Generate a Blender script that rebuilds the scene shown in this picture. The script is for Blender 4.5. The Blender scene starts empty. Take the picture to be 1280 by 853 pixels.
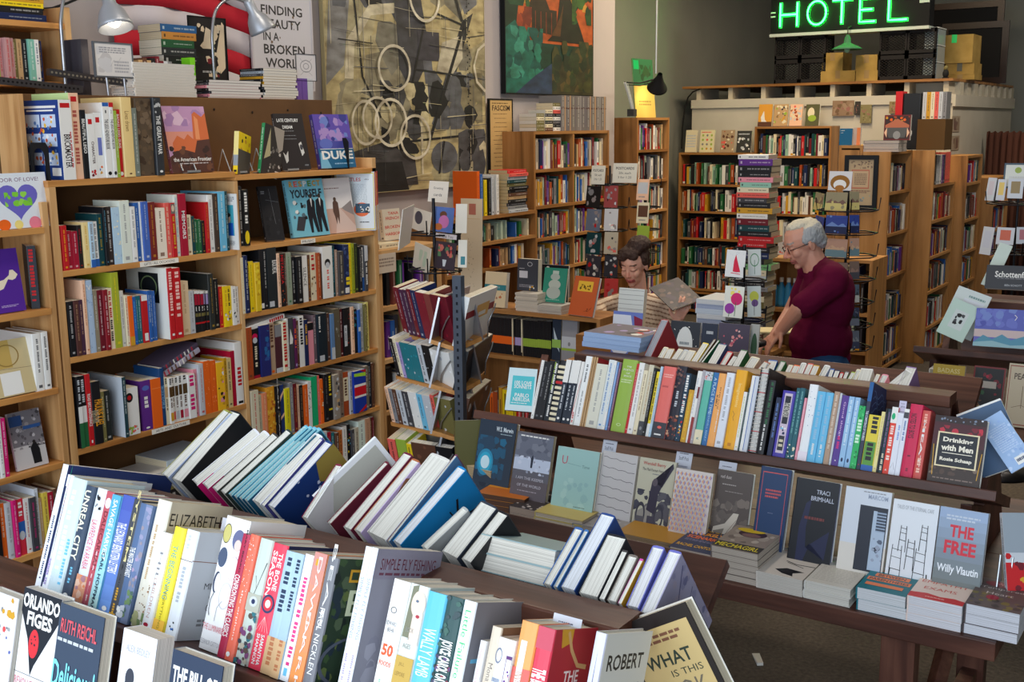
import bpy,bmesh,math,random
from math import sin,cos,tan,atan,atan2,radians as rad,pi,sqrt,hypot
from mathutils import Vector as V,Matrix as MX
random.seed(11)
sc=bpy.context.scene
col0=sc.collection
FPX,PITCH,ROLL,CH,HEAD=1410.0,atan(266/1410.0),rad(.63),2.07,rad(33.784)
def _cam():
 F=V((-sin(HEAD)*cos(PITCH),cos(HEAD)*cos(PITCH),-sin(PITCH)))
 R0=V((cos(HEAD),sin(HEAD),0));U0=R0.cross(F)
 return F,R0*cos(ROLL)-U0*sin(ROLL),U0*cos(ROLL)+R0*sin(ROLL)
CF,CR,CU=_cam()
CP=V((0,0,CH))
def ray(x,y):return CF+CR*((x-640)/FPX)-CU*((y-426.5)/FPX)
def proj(P):
 d=V(P)-CP;z=d.dot(CF);return 640+FPX*d.dot(CR)/z,426.5-FPX*d.dot(CU)/z
def hit(x,y,p0,n):
 d=ray(x,y);n=V(n);return CP+d*((V(p0)-CP).dot(n)/d.dot(n))
def hZ(x,y,z):return hit(x,y,(0,0,z),(0,0,1))
def hX(x,y,X):return hit(x,y,(X,0,0),(1,0,0))
def hY(x,y,Y):return hit(x,y,(0,Y,0),(0,1,0))
def along(xpx,p0,d,lo=-8,hi=14):
 n=CF.cross(CU)if 0 else None
 a=ray(xpx,0);b=ray(xpx,853);n=a.cross(b)
 return V(p0)+V(d)*((CP-V(p0)).dot(n)/V(d).dot(n))
def lin(c):return tuple((x/12.92 if x<=.04045 else((x+.055)/1.055)**2.4)for x in[k/255 for k in c])
PAL={'k':('black',(26,26,30)),'w':('white',(236,234,230)),'r':('red',(196,30,36)),'m':('maroon',(112,24,38)),'o':('orange',(238,104,30)),'y':('yellow',(244,212,30)),'Y':('mustard',(212,158,44)),'g':('green',(40,104,62)),'l':('lime',(156,184,66)),'t':('teal',(32,118,130)),'b':('blue',(44,98,176)),'n':('navy',(26,40,82)),'s':('sky blue',(112,190,224)),'p':('purple',(98,46,138)),'v':('lavender',(176,158,208)),'i':('pink',(236,150,166)),'h':('magenta',(216,30,116)),'c':('cream',(232,220,188)),'a':('tan',(196,160,116)),'d':('brown',(96,62,46)),'e':('grey',(136,136,140)),'E':('charcoal',(66,66,72)),'L':('pale grey',(198,202,208)),'u':('pale blue',(184,212,232)),'G':('emerald',(24,176,116)),'x':('coral',(232,98,88)),'z':('rust',(170,74,34)),'q':('olive',(120,112,66)),'C':('crimson',(170,24,52)),'A':('peach',(242,196,164)),'T':('dark teal',(20,66,72)),'V':('violet',(84,66,176))}
def C(k):return PAL[k][1]if isinstance(k,str)else k
def cn(k):return PAL[k][0]if isinstance(k,str)else 'patterned'
MATS={}
def mat(name,rgb=None,rough=.55,metal=0.,noise=None,attr=False,emit=None,spec=.4,bump=None,trans=0,alpha=1,scale=(1,1,1),coat=0):
 if name in MATS:return MATS[name]
 m=bpy.data.materials.new(name);m.use_nodes=True;MATS[name]=m
 nt=m.node_tree;N=nt.nodes;L=nt.links;b=N['Principled BSDF']
 b.inputs['Roughness'].default_value=rough;b.inputs['Metallic'].default_value=metal
 b.inputs['Specular IOR Level'].default_value=spec
 if coat:b.inputs['Coat Weight'].default_value=coat;b.inputs['Coat Roughness'].default_value=.15
 src=None
 if attr:
  a=N.new('ShaderNodeAttribute');a.attribute_name='Col';src=a.outputs['Color']
 elif rgb:b.inputs['Base Color'].default_value=(*lin(rgb),1)
 if noise or bump:
  tc=N.new('ShaderNodeTexCoord');mp=N.new('ShaderNodeMapping');mp.inputs['Scale'].default_value=scale
  L.new(tc.outputs['Object'],mp.inputs['Vector'])
  nz=N.new('ShaderNodeTexNoise');nz.inputs['Scale'].default_value=(noise or bump)[0];nz.inputs['Detail'].default_value=5
  L.new(mp.outputs[0],nz.inputs['Vector'])
  if noise:
   rp=N.new('ShaderNodeValToRGB');lo,hi=noise[1],noise[2]
   rp.color_ramp.elements[0].position=.3;rp.color_ramp.elements[1].position=.7
   rp.color_ramp.elements[0].color=(*lin(lo),1);rp.color_ramp.elements[1].color=(*lin(hi),1)
   L.new(nz.outputs['Fac'],rp.inputs[0])
   if src:
    mx=N.new('ShaderNodeMix');mx.data_type='RGBA';mx.blend_type='MULTIPLY';mx.inputs[0].default_value=1
    L.new(src,mx.inputs[6]);L.new(rp.outputs[0],mx.inputs[7]);src=mx.outputs[2]
   else:src=rp.outputs[0]
  if bump:
   bp=N.new('ShaderNodeBump');bp.inputs['Strength'].default_value=bump[1];bp.inputs['Distance'].default_value=.01
   L.new(nz.outputs['Fac'],bp.inputs['Height']);L.new(bp.outputs[0],b.inputs['Normal'])
 if src:L.new(src,b.inputs['Base Color'])
 if emit:
  b.inputs['Emission Color'].default_value=(*lin(emit[0]),1);b.inputs['Emission Strength'].default_value=emit[1]
 if trans:b.inputs['Transmission Weight'].default_value=trans
 return m
def wood(name,lo,mid,hi,scale,rough=.45,axis='z',knots=.0):
 if name in MATS:return MATS[name]
 m=bpy.data.materials.new(name);m.use_nodes=True;MATS[name]=m
 nt=m.node_tree;N=nt.nodes;L=nt.links;b=N['Principled BSDF'];b.inputs['Roughness'].default_value=rough
 b.inputs['Specular IOR Level'].default_value=.35
 tc=N.new('ShaderNodeTexCoord');mp=N.new('ShaderNodeMapping')
 s={'x':(.08,1,1),'y':(1,.08,1),'z':(1,1,.08)}[axis];mp.inputs['Scale'].default_value=[k*scale for k in s]
 L.new(tc.outputs['Object'],mp.inputs['Vector'])
 n1=N.new('ShaderNodeTexNoise');n1.inputs['Scale'].default_value=1.0;n1.inputs['Detail'].default_value=8;n1.inputs['Distortion'].default_value=1.6
 n2=N.new('ShaderNodeTexNoise');n2.inputs['Scale'].default_value=7.0;n2.inputs['Detail'].default_value=4
 L.new(mp.outputs[0],n1.inputs['Vector']);L.new(mp.outputs[0],n2.inputs['Vector'])
 ad=N.new('ShaderNodeMath');ad.operation='MULTIPLY_ADD';ad.inputs[1].default_value=.35;L.new(n2.outputs['Fac'],ad.inputs[0]);L.new(n1.outputs['Fac'],ad.inputs[2])
 rp=N.new('ShaderNodeValToRGB');e=rp.color_ramp.elements
 e[0].position=.42;e[0].color=(*lin(lo),1);e[1].position=.95;e[1].color=(*lin(hi),1)
 k=e.new(.66);k.color=(*lin(mid),1)
 L.new(ad.outputs[0],rp.inputs[0]);L.new(rp.outputs[0],b.inputs['Base Color'])
 bp=N.new('ShaderNodeBump');bp.inputs['Strength'].default_value=.12;bp.inputs['Distance'].default_value=.004
 L.new(n2.outputs['Fac'],bp.inputs['Height']);L.new(bp.outputs[0],b.inputs['Normal'])
 return m
PRINT=mat('printed_card',attr=True,rough=.42,spec=.35)
MATTE=mat('matte_paint',attr=True,rough=.7,spec=.25)
PAPER=mat('page_edges',attr=True,rough=.85,spec=.1,noise=(1,(196,194,190),(255,255,255)),scale=(900,3,3))
METAL=mat('coloured_metal',attr=True,rough=.35,metal=.85)
CLEAR=mat('clear_plastic',(235,240,245),rough=.08,trans=.9)
class G:
 def __init__(s):s.v=[];s.f=[];s.c=[];s.m=[];s.sm=[]
 def add(s,vs,fs,c=(200,200,200),mi=0,smooth=False):
  o=len(s.v);s.v+=[tuple(p)for p in vs]
  for f in fs:
   s.f.append(tuple(o+i for i in f));s.c.append(C(c));s.m.append(mi);s.sm.append(smooth)
  return s
 def box(s,x0,y0,z0,x1,y1,z1,c=(200,200,200),mi=0):
  x0,x1=min(x0,x1),max(x0,x1);y0,y1=min(y0,y1),max(y0,y1);z0,z1=min(z0,z1),max(z0,z1)
  return s.add([(x0,y0,z0),(x1,y0,z0),(x1,y1,z0),(x0,y1,z0),(x0,y0,z1),(x1,y0,z1),(x1,y1,z1),(x0,y1,z1)],[(0,3,2,1),(4,5,6,7),(0,1,5,4),(1,2,6,5),(2,3,7,6),(3,0,4,7)],c,mi)
 def hexa(s,p,c=(200,200,200),mi=0):
  return s.add(p,[(0,3,2,1),(4,5,6,7),(0,1,5,4),(1,2,6,5),(2,3,7,6),(3,0,4,7)],c,mi)
 def prism(s,pts,vec,c=(200,200,200),mi=0,smooth=False):
  n=len(pts);a=[V(p)for p in pts];b=[p+V(vec)for p in a]
  fs=[tuple(range(n-1,-1,-1)),tuple(range(n,2*n))]
  s.add(a+b,fs,c,mi);return s.add(a+b,[(i,(i+1)%n,n+(i+1)%n,n+i)for i in range(n)],c,mi,smooth)
 def tube(s,pts,r,n=8,c=(200,200,200),mi=0,closed=False,caps=True):
  pts=[V(p)for p in pts];k=len(pts);rs=r if isinstance(r,(list,tuple))else[r]*k
  ring=[];prev=None
  for i,p in enumerate(pts):
   if closed:t=pts[(i+1)%k]-pts[i-1]
   else:t=pts[min(i+1,k-1)]-pts[max(i-1,0)]
   t.normalize()
   if prev is None:
    u=t.cross(V((0,0,1)));
    if u.length<.05:u=t.cross(V((1,0,0)))
   else:u=prev-t*prev.dot(t)
   u.normalize();prev=u;w=t.cross(u)
   ring.append([p+(u*cos(2*pi*j/n)+w*sin(2*pi*j/n))*rs[i]for j in range(n)])
  vs=[q for R in ring for q in R];fs=[]
  for i in range(k if closed else k-1):
   a,b=i*n,((i+1)%k)*n
   fs+=[(a+j,a+(j+1)%n,b+(j+1)%n,b+j)for j in range(n)]
  s.add(vs,fs,c,mi,True)
  if caps and not closed:s.add(ring[0],[tuple(range(n-1,-1,-1))],c,mi);s.add(ring[-1],[tuple(range(n))],c,mi)
  return s
 def lathe(s,prof,n=20,c=(200,200,200),mi=0,M=None,smooth=True):
  M=M or MX();vs=[];fs=[];k=len(prof)
  for r,z in prof:vs+=[M@V((r*cos(2*pi*j/n),r*sin(2*pi*j/n),z))for j in range(n)]
  for i in range(k-1):fs+=[(i*n+j,i*n+(j+1)%n,(i+1)*n+(j+1)%n,(i+1)*n+j)for j in range(n)]
  return s.add(vs,fs,c,mi,smooth)
 def ell(s,ctr,rad3,c=(200,200,200),mi=0,n=14,M=None):
  prof=[(max(sin(pi*i/(n//2)),1e-4),-cos(pi*i/(n//2)))for i in range(n//2+1)]
  S=MX.Translation(V(ctr))@(M or MX())@MX.Diagonal((*rad3,1))
  return s.lathe(prof,n,c,mi,S)
 def build(s,name,mats,parent=None,M=None,bevel=0):
  me=bpy.data.meshes.new(name)
  me.from_pydata([tuple(p)for p in s.v],[],s.f)
  a=me.color_attributes.new('Col','FLOAT_COLOR','CORNER');buf=[]
  for f,c in zip(s.f,s.c):buf+=[*lin(c),1.0]*len(f)
  a.data.foreach_set('color',buf)
  me.polygons.foreach_set('material_index',s.m);me.polygons.foreach_set('use_smooth',s.sm)
  for m in(mats if isinstance(mats,(list,tuple))else[mats]):me.materials.append(m)
  me.update()
  o=bpy.data.objects.new(name,me);col0.objects.link(o)
  if parent:o.parent=parent
  if M is not None:o.matrix_world=M
  if bevel:
   b=o.modifiers.new('b','BEVEL');b.width=bevel;b.segments=2;b.limit_method='ANGLE';b.angle_limit=rad(50);b.harden_normals=False
  return o
def hexgrid():pass
_TX={}
def text_mesh(body,bold=0):
 k=(body,bold)
 if k in _TX:return _TX[k]
 cu=bpy.data.curves.new('lettering','FONT');cu.body=body;cu.size=1;cu.resolution_u=2;cu.offset=bold*.018
 ob=bpy.data.objects.new('lettering',cu);me=ob.to_mesh()
 vs=[(p.co.x,p.co.y)for p in me.vertices];fs=[tuple(p.vertices)for p in me.polygons]
 ob.to_mesh_clear();bpy.data.objects.remove(ob);bpy.data.curves.remove(cu)
 xs=[p[0]for p in vs]or[0,1];ys=[p[1]for p in vs]or[0,1]
 bx=(min(xs),max(xs),min(min(ys),0),max(max(ys),.68))
 _TX[k]=(vs,fs,bx);return _TX[k]
def art(g,o,ux,uy,items,mi=0,eps=.00007):
 """flat printed shapes on the face with corner o and edges ux (width), uy (height)"""
 o,ux,uy=V(o),V(ux),V(uy);n=ux.cross(uy).normalized();L=[0]
 W,H=ux.length,uy.length
 def P(x,y):return o+ux*x+uy*y+n*(eps*L[0])
 for it in items:
  L[0]+=1;k=it[0]
  if k=='r':_,a,b,c,d,co=it;g.add([P(a,b),P(c,b),P(c,d),P(a,d)],[(0,1,2,3)],co,mi)
  elif k=='e':
   _,cx,cy,rx,ry,co=it;g.add([P(cx+rx*cos(2*pi*j/20),cy+ry*sin(2*pi*j/20))for j in range(20)],[tuple(range(20))],co,mi)
  elif k=='o':
   _,cx,cy,rx,ry,w,co=it;m=28
   vs=[P(cx+rx*q*cos(2*pi*j/m),cy+ry*q*sin(2*pi*j/m))for q in(1-w,1)for j in range(m)]
   g.add(vs,[(j,(j+1)%m,m+(j+1)%m,m+j)[::-1]for j in range(m)],co,mi)
  elif k=='p':g.add([P(x,y)for x,y in it[1]],[tuple(range(len(it[1])))],it[2],mi)
  elif k=='l':
   _,x0,y0,x1,y1,w,co=it;a=ux*(x1-x0)+uy*(y1-y0);q=n.cross(a).normalized()*w/2
   g.add([P(x0,y0)-q,P(x1,y1)-q,P(x1,y1)+q,P(x0,y0)+q],[(0,1,2,3)],co,mi)
  elif k=='c':
   pts=it[1];w=it[2];m=len(pts);vs=[]
   for i in range(m):
    a=P(*pts[min(i+1,m-1)])-P(*pts[max(i-1,0)]);q=n.cross(a).normalized()*w/2;vs+=[P(*pts[i])-q,P(*pts[i])+q]
   g.add(vs,[(2*i,2*i+2,2*i+3,2*i+1)for i in range(m-1)],it[3],mi)
  elif k in('t','T'):
   _,body,cx,cy,w,h,co,*bd=it;vs,fs,(a,b,c,d)=text_mesh(body,bd[0]if bd else 0)
   if k=='t':q=[P(cx+((x-a)/(b-a)-.5)*w,cy+((y-c)/(d-c)-.5)*h)for x,y in vs]
   else:q=[P(cx+((y-c)/(d-c)-.5)*w,cy-((x-a)/(b-a)-.5)*h)for x,y in vs]
   g.add(q,fs,co,mi)
  elif k=='m':
   _,a,b,c,d,rows,co=it;rh=(d-b)/rows
   for i in range(rows):
    y=d-(i+.5)*rh;x=a;end=c-random.random()*.2*(c-a)*(i==rows-1)
    while x<end:
     l=min((c-a)*random.uniform(.05,.16),end-x)
     g.add([P(x,y-rh*.28),P(x+l,y-rh*.28),P(x+l,y+rh*.28),P(x,y+rh*.28)],[(0,1,2,3)],co,mi);x+=l+(c-a)*.025
  elif k=='M':
   _,u,w,v1,v0,co=it;y=v1
   while y>v0:
    k2=random.randint(2,7)
    for _q in range(k2):
     l=w*W/H*random.uniform(.45,.7)
     if y-l<v0:break
     t0=random.choice((0,0,.12));
     g.add([P(u-w/2,y-l),P(u+w/2-t0*w,y-l),P(u+w/2-t0*w,y),P(u-w/2,y)],[(0,1,2,3)],co,mi);y-=l+w*W/H*.22
    y-=w*W/H*.7
  elif k=='b':
   _,a,b,c,d,cnt,sz,cols=it
   for i in range(cnt):
    cx,cy=random.uniform(a,c),random.uniform(b,d);r=sz*random.uniform(.5,1.2);m=random.randint(5,8);L[0]+=.15
    g.add([P(min(c,max(a,cx+r*random.uniform(.6,1)*cos(2*pi*j/m))),min(d,max(b,cy+r*W/H*random.uniform(.6,1)*sin(2*pi*j/m))))for j in range(m)],[tuple(range(m))],random.choice(cols),mi)
 return g
LABELS={}
def tag(o,label,cat,group=None,kind=None):
 n=len([w for w in label.replace('-','').split()if any(ch.isalnum()for ch in w)])
 if not 4<=n<=16:print('LABEL LENGTH',n,label)
 key=label.lower()
 if key in LABELS and not group:print('LABEL TWICE',label)
 LABELS[key]=o.name
 o['label']=label;o['category']=cat
 if group:o['group']=group
 if kind:o['kind']=kind
 return o
def thing(name,label,cat,M=None,group=None):
 o=bpy.data.objects.new(name,None);col0.objects.link(o);o.empty_display_size=.05
 if M is not None:o.matrix_world=M if isinstance(M,MX)else MX.Translation(M)
 tag(o,label,cat,group);return o
def struct(name,g,mats,bevel=0):
 o=g.build(name,mats,bevel=bevel);o['kind']='structure';return o
def Rz(d):return MX.Rotation(rad(d),4,'Z')
def Rx(d):return MX.Rotation(rad(d),4,'X')
def Ry(d):return MX.Rotation(rad(d),4,'Y')
def Tr(*p):return MX.Translation(V(p if len(p)==3 else p[0]))
LIE=MX(((0,1,0,0),(0,0,1,0),(1,0,0,0),(0,0,0,1)))
LIER=MX(((-1*0,0,1,0),(-1,0,0,0),(0,-1,0,0),(0,0,0,1)))
def contrast(c):
 r,g_,b=C(c);return 'w' if.3*r+.59*g_+.11*b<135 else 'k'
PAGES=[(238,230,212),(244,240,230),(230,214,184),(240,236,226)]
NBOOK={'paperback':0,'hardcover_book':0}
def book(label,M,t,d,h,c,hard=False,spine=None,front=None,back=None,lc=None,pages=None,group=None,cf=None,cb=None,sub=True,cat='book',name=None):
 """a closed book: spine on y=0, thickness along x, depth along y, height along z"""
 t=max(t,.005);name=name or('hardcover_book' if hard else 'trade_paperback' if h>=.212 else 'paperback');NBOOK[name]=NBOOK.get(name,0)+1
 r=thing(name,label,cat,M,group);k=(.0022 if t>.012 else.0014)if hard else.0006;ov=.003 if hard else 0
 g=G();cf=cf or c;cb=cb or c
 if hard:
  sp=[(0,.004),(t*.06,.0012),(t*.3,0),(t*.7,0),(t*.94,.0012),(t,.004)]
 else:sp=[(0,.0008),(t*.04+.0003,0),(t*.96-.0003,0),(t,.0008)]
 out=[(0,d)]+sp+[(t,d)];inn=[(t-k,d)]+[(t-k,.004+k*.5),(k,.004+k*.5)]+[(k,d)]
 n=len(out)
 for i in range(n-1):
  (x0,y0),(x1,y1)=out[i],out[i+1];cc=cb if i==0 else cf if i==n-2 else c
  g.add([(x0,y0,0),(x1,y1,0),(x1,y1,h),(x0,y0,h)],[(0,1,2,3)],cc)
 for i in range(3):
  (x0,y0),(x1,y1)=inn[i],inn[i+1];g.add([(x0,y0,0),(x1,y1,0),(x1,y1,h),(x0,y0,h)],[(0,1,2,3)],(225,222,214))
 g.add([(0,d,0),(0,d,h),(k,d,h),(k,d,0)],[(0,1,2,3)],cb);g.add([(t-k,d,0),(t-k,d,h),(t,d,h),(t,d,0)],[(0,1,2,3)],cf)
 for z,rev in((0,0),(h,1)):
  ol=[(x,y,z)for x,y in out];il=[(x,y,z)for x,y in inn]
  L=[ol[0],ol[1],il[2],il[3]];Rr=[ol[-2],ol[-1],il[0],il[1]];Mi=ol[1:-1]+[il[1],il[2]]
  for q,cc in((L,cb),(Rr,cf),(Mi,c)):g.add(q,[tuple(range(len(q)))[::(1 if rev else-1)]],cc)
 lc=lc or contrast(c)
 lc=tuple(int(.66*u+.34*v_)for u,v_ in zip(C(lc),C(c)))
 if spine is None:spine=[('M',.5,random.uniform(.2,.32)if t<.03 else random.uniform(.12,.22),random.uniform(.9,.95),random.uniform(.18,.4),lc),('r',.3,.05,.7,.05+.3*t/h,lc)]
 art(g,(0,0,0),(t,0,0),(0,0,h),spine,eps=.00012)
 if front:art(g,(t,0,0),(0,d,0),(0,0,h),front)
 if back:art(g,(0,d,0),(0,-d,0),(0,0,h),back)
 g.build('cover',PRINT,r)
 pg=G();pc=pages or random.choice(PAGES)
 pg.box(k,.004+k*.5,ov,t-k,d-ov-(.0005 if not hard else 0),h-ov-(.0 if hard else.0003),pc);pg.build('page_block',PAPER,r)
 return r
ORD=['','first','second','third','fourth','fifth','sixth','seventh','eighth','ninth','tenth','eleventh','twelfth','thirteenth','fourteenth','fifteenth','sixteenth','seventeenth','eighteenth','nineteenth','twentieth','twenty-first','twenty-second','twenty-third','twenty-fourth','twenty-fifth','twenty-sixth','twenty-seventh','twenty-eighth','twenty-ninth','thirtieth','thirty-first','thirty-second','thirty-third','thirty-fourth','thirty-fifth','thirty-sixth','thirty-seventh','thirty-eighth','thirty-ninth','fortieth','forty-first','forty-second','forty-third','forty-fourth','forty-fifth','forty-sixth','forty-seventh','forty-eighth','forty-ninth','fiftieth']
for t_,q_ in(('fifty','sixtieth'),('sixty','seventieth'),('seventy','eightieth'),('eighty','ninetieth')):ORD+=[t_+'-'+o_ for o_ in ORD[1:10]]+[q_]
def autolabel(i,c,t,h,hard,lc,where,frm='from left'):
 size=('thick ' if t>.035 else 'slim ' if t<.014 else '')+('tall ' if h>.25 else 'short ' if h<.185 else '')
 kind='hardcover' if hard else 'paperback'
 full=f"{size}{cn(c)} {kind} with {cn(lc)} lettering, {ORD[i]} {frm}, {where}"
 if len(full.split())>15 or not isinstance(c,str):full=f"{size}{cn(c)} {kind}, {ORD[i]} {frm}, {where}"
 return full
OAK={a:wood('oak_'+a,(158,108,60),(206,158,104),(226,186,134),5.5,.45,a)for a in 'xyz'}
OAKE={a:wood('oak_edge_'+a,(158,98,46),(202,142,78),(224,168,102),6,.4,a)for a in 'xyz'}
PINE={a:wood('pine_'+a,(120,82,42),(174,124,70),(198,148,92),5,.5,a)for a in 'xyz'}
DARKW={a:wood('dark_stain_'+a,(44,23,18),(80,47,37),(116,76,60),9,.42,a)for a in 'xyz'}
MIDW={a:wood('mid_wood_'+a,(100,64,30),(158,108,58),(190,140,86),5,.45,a)for a in 'xyz'}
BOARD=mat('hardboard',rough=.75,noise=(3,(92,62,34),(118,82,46)))
WALLP=mat('wall_paint',rough=.85,noise=(1.2,(176,168,170),(188,180,180)),bump=None)
WALLG=mat('grey_green_paint',rough=.85,noise=(1.0,(140,142,136),(154,156,148)))
CARPET=mat('floor_covering',rough=.95,noise=(60,(74,66,58),(100,90,78)),bump=(180,.5))
CEILM=mat('ceiling_paint',(190,186,180),rough=.9)
CHARC=mat('dark_case_back',(52,50,50),rough=.8)
WHITEP=mat('white_paint',rough=.6,noise=(2,(196,190,176),(212,206,192)))
XL,XR_,YB,YF,ZC=-4.75,3.2,15.4,-1.5,4.3
g=G().box(XL-1.2,YF-.1,-.1,XR_+.1,YB+.1,0);struct('floor',g,CARPET)
g=G().box(XL-1.2,YF-.1,ZC,XR_+.1,YB+.1,ZC+.1);struct('ceiling',g,CEILM)
g=G().box(XL-.15,YF,0,XL,8.56,ZC).box(-5.7,8.56,0,XL,8.72,ZC);struct('wall_left',g,WALLP)
g=G().box(-5.85,8.56,0,-5.7,YB,ZC);struct('wall_recess',g,WALLG)
g=G().box(-5.85,YB,0,XR_,YB+.15,ZC);struct('wall_back',g,WALLG)
g=G().box(XR_,YF,0,XR_+.15,YB,ZC);struct('wall_right',g,WALLG)
g=G().box(XL-.15,YF-.15,0,XR_,YF,.35).box(XL-.15,YF-.15,3.7,XR_,YF,ZC).box(XL-.15,YF-.15,.35,-4.4,YF,3.7).box(2.6,YF-.15,.35,XR_,YF,3.7)
struct('wall_front',g,WALLG)
g=G()
for x in(-4.4,-2.7,-.95,.85,2.54):g.box(x,YF-.12,.35,x+.06,YF-.04,3.7,(60,58,56))
for z in(.35,3.64):g.box(-4.4,YF-.12,z,2.6,YF-.04,z+.06,(60,58,56))
struct('window_1',g,MATTE)
LX=-3.77;LD=.28
LZ_A=[1.897,1.557,1.223,.857,.51,.17];LZ_B=[1.882,1.568,1.266,.958,.651,.345,.05]
YA0,YA1,YB0,YB1=2.585,3.463,3.485,4.385
bc=thing('bookcase','tall blond wood bookcase of two bays full of books along the wall','bookcase',(LX-LD/2,(YA0+YB1)/2,0))
def lpart(name,g,m,bev=.0015):return g.build(name,m,bc,MX(),bev)
lpart('side_panel',G().box(LX-LD,YA0-.03,0,LX,YA0,LZ_A[0]-.024),OAK['z'])
lpart('side_panel',G().box(LX-LD,YB1,0,LX,YB1+.03,LZ_B[0]+.05),OAK['z'])
lpart('divider',G().box(LX-LD,YA1,0,LX,YB0,LZ_B[0]-.026),OAK['z'])
lpart('end_board',G().box(LX-LD,YA0-.035,LZ_A[0]-.02,LX-LD+.15,YA0-.015,2.216),OAK['z'])
lpart('back_panel',G().box(LX-LD-.02,YA0-.03,0,LX-LD,YB1+.03,2.222),BOARD)
for i,yy in enumerate([YA0+.1+i*.235 for i in range(8)]):lpart('screw',G().ell((LX-LD+.001,yy,2.17-.012*(i%2)),(.003,.006,.006),(40,28,18),n=8),MATTE,0)
for i,z in enumerate(LZ_A):lpart('shelf',G().box(LX-LD,YA0-.032 if i==0 else YA0,z-.024,LX,YA1 if i else YA1+.01,z),OAKE['y'])
for i,z in enumerate(LZ_B):lpart('shelf',G().box(LX-LD,YB0-(.012 if i==0 else 0),z-.024,LX,YB1+(.03 if i==0 else 0),z),OAKE['y'])
def strip(y0,y1,z,txt):
 g=G().box(LX,y0,z-.021,LX+.0012,y1,z-.001,(238,232,220));art(g,(LX+.0012,y0,z-.021),(0,y1-y0,0),(0,0,.02),[('t',txt,.5,.5,.8,.5,(70,70,80))])
 lpart('shelf_label',g,MATTE,0)
def yat(x,z):return along(x,(LX,0,z),(0,1,0)).y
strip(yat(175,1.545),yat(223,1.545),1.555,'GIFTS - ALL OCCASIONS');strip(yat(190,.84),yat(237,.84),.855,'ARTS  AND  CULTURE');strip(yat(376,1.56),yat(394,1.56),1.566,'MUSIC')
RZ90=Rz(90)
def row(z,crop,start,ents,where,X=LX,gap=.0005,first=1):
 x0,y0,s=crop;P=lambda x,y:(x0+x/s,y0+y/s)
 def Yof(x,yt):
  px,py=P(x,yt);b=along(px,(X,0,z),(0,1,0));yb=proj(b)[1]
  return hX(px,(py+yb)/2,X).y
 prev=Yof(start,ents[0][1]);i=first
 for e in ents:
  xr,yt,c=e[:3];lc=e[3]if len(e)>3 and e[3]else contrast(c);o=e[4]if len(e)>4 else{}
  y1=Yof(xr,yt);t=y1-prev-gap
  if o.get('skip'):prev=y1;continue
  px,py=P(xr,yt);h=min(.33,max(.12,hX(px,py,X).z-z));d=o.get('d',min(.24,max(.11,h*.66)));p=o.get('p',random.uniform(.004,.016)-.012*(h<.17))
  hard=o.get('hard',h>.215 and t>.018 and random.random()<.5)
  sp=o.get('s')
  lab=o.get('n')or autolabel(i,c,t,h,hard,lc,where)
  book(lab,Tr(X-.012+p,prev,z+.0004)@RZ90,t,d,h,c,hard,sp,lc=lc,front=o.get('f'),back=o.get('b'),cb=o.get('cb'),cf=o.get('cf'))
  prev=y1;i+=1
 return i
def T_(txt,w=.55,v0=.5,sp=.8,c='w',u=.5,b=1):return('T',txt,u,v0,sp,w,c,b)
W1="second shelf of blond bookcase's near bay";W2="third shelf of blond bookcase's near bay";W3="fourth shelf of blond bookcase's near bay"
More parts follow.
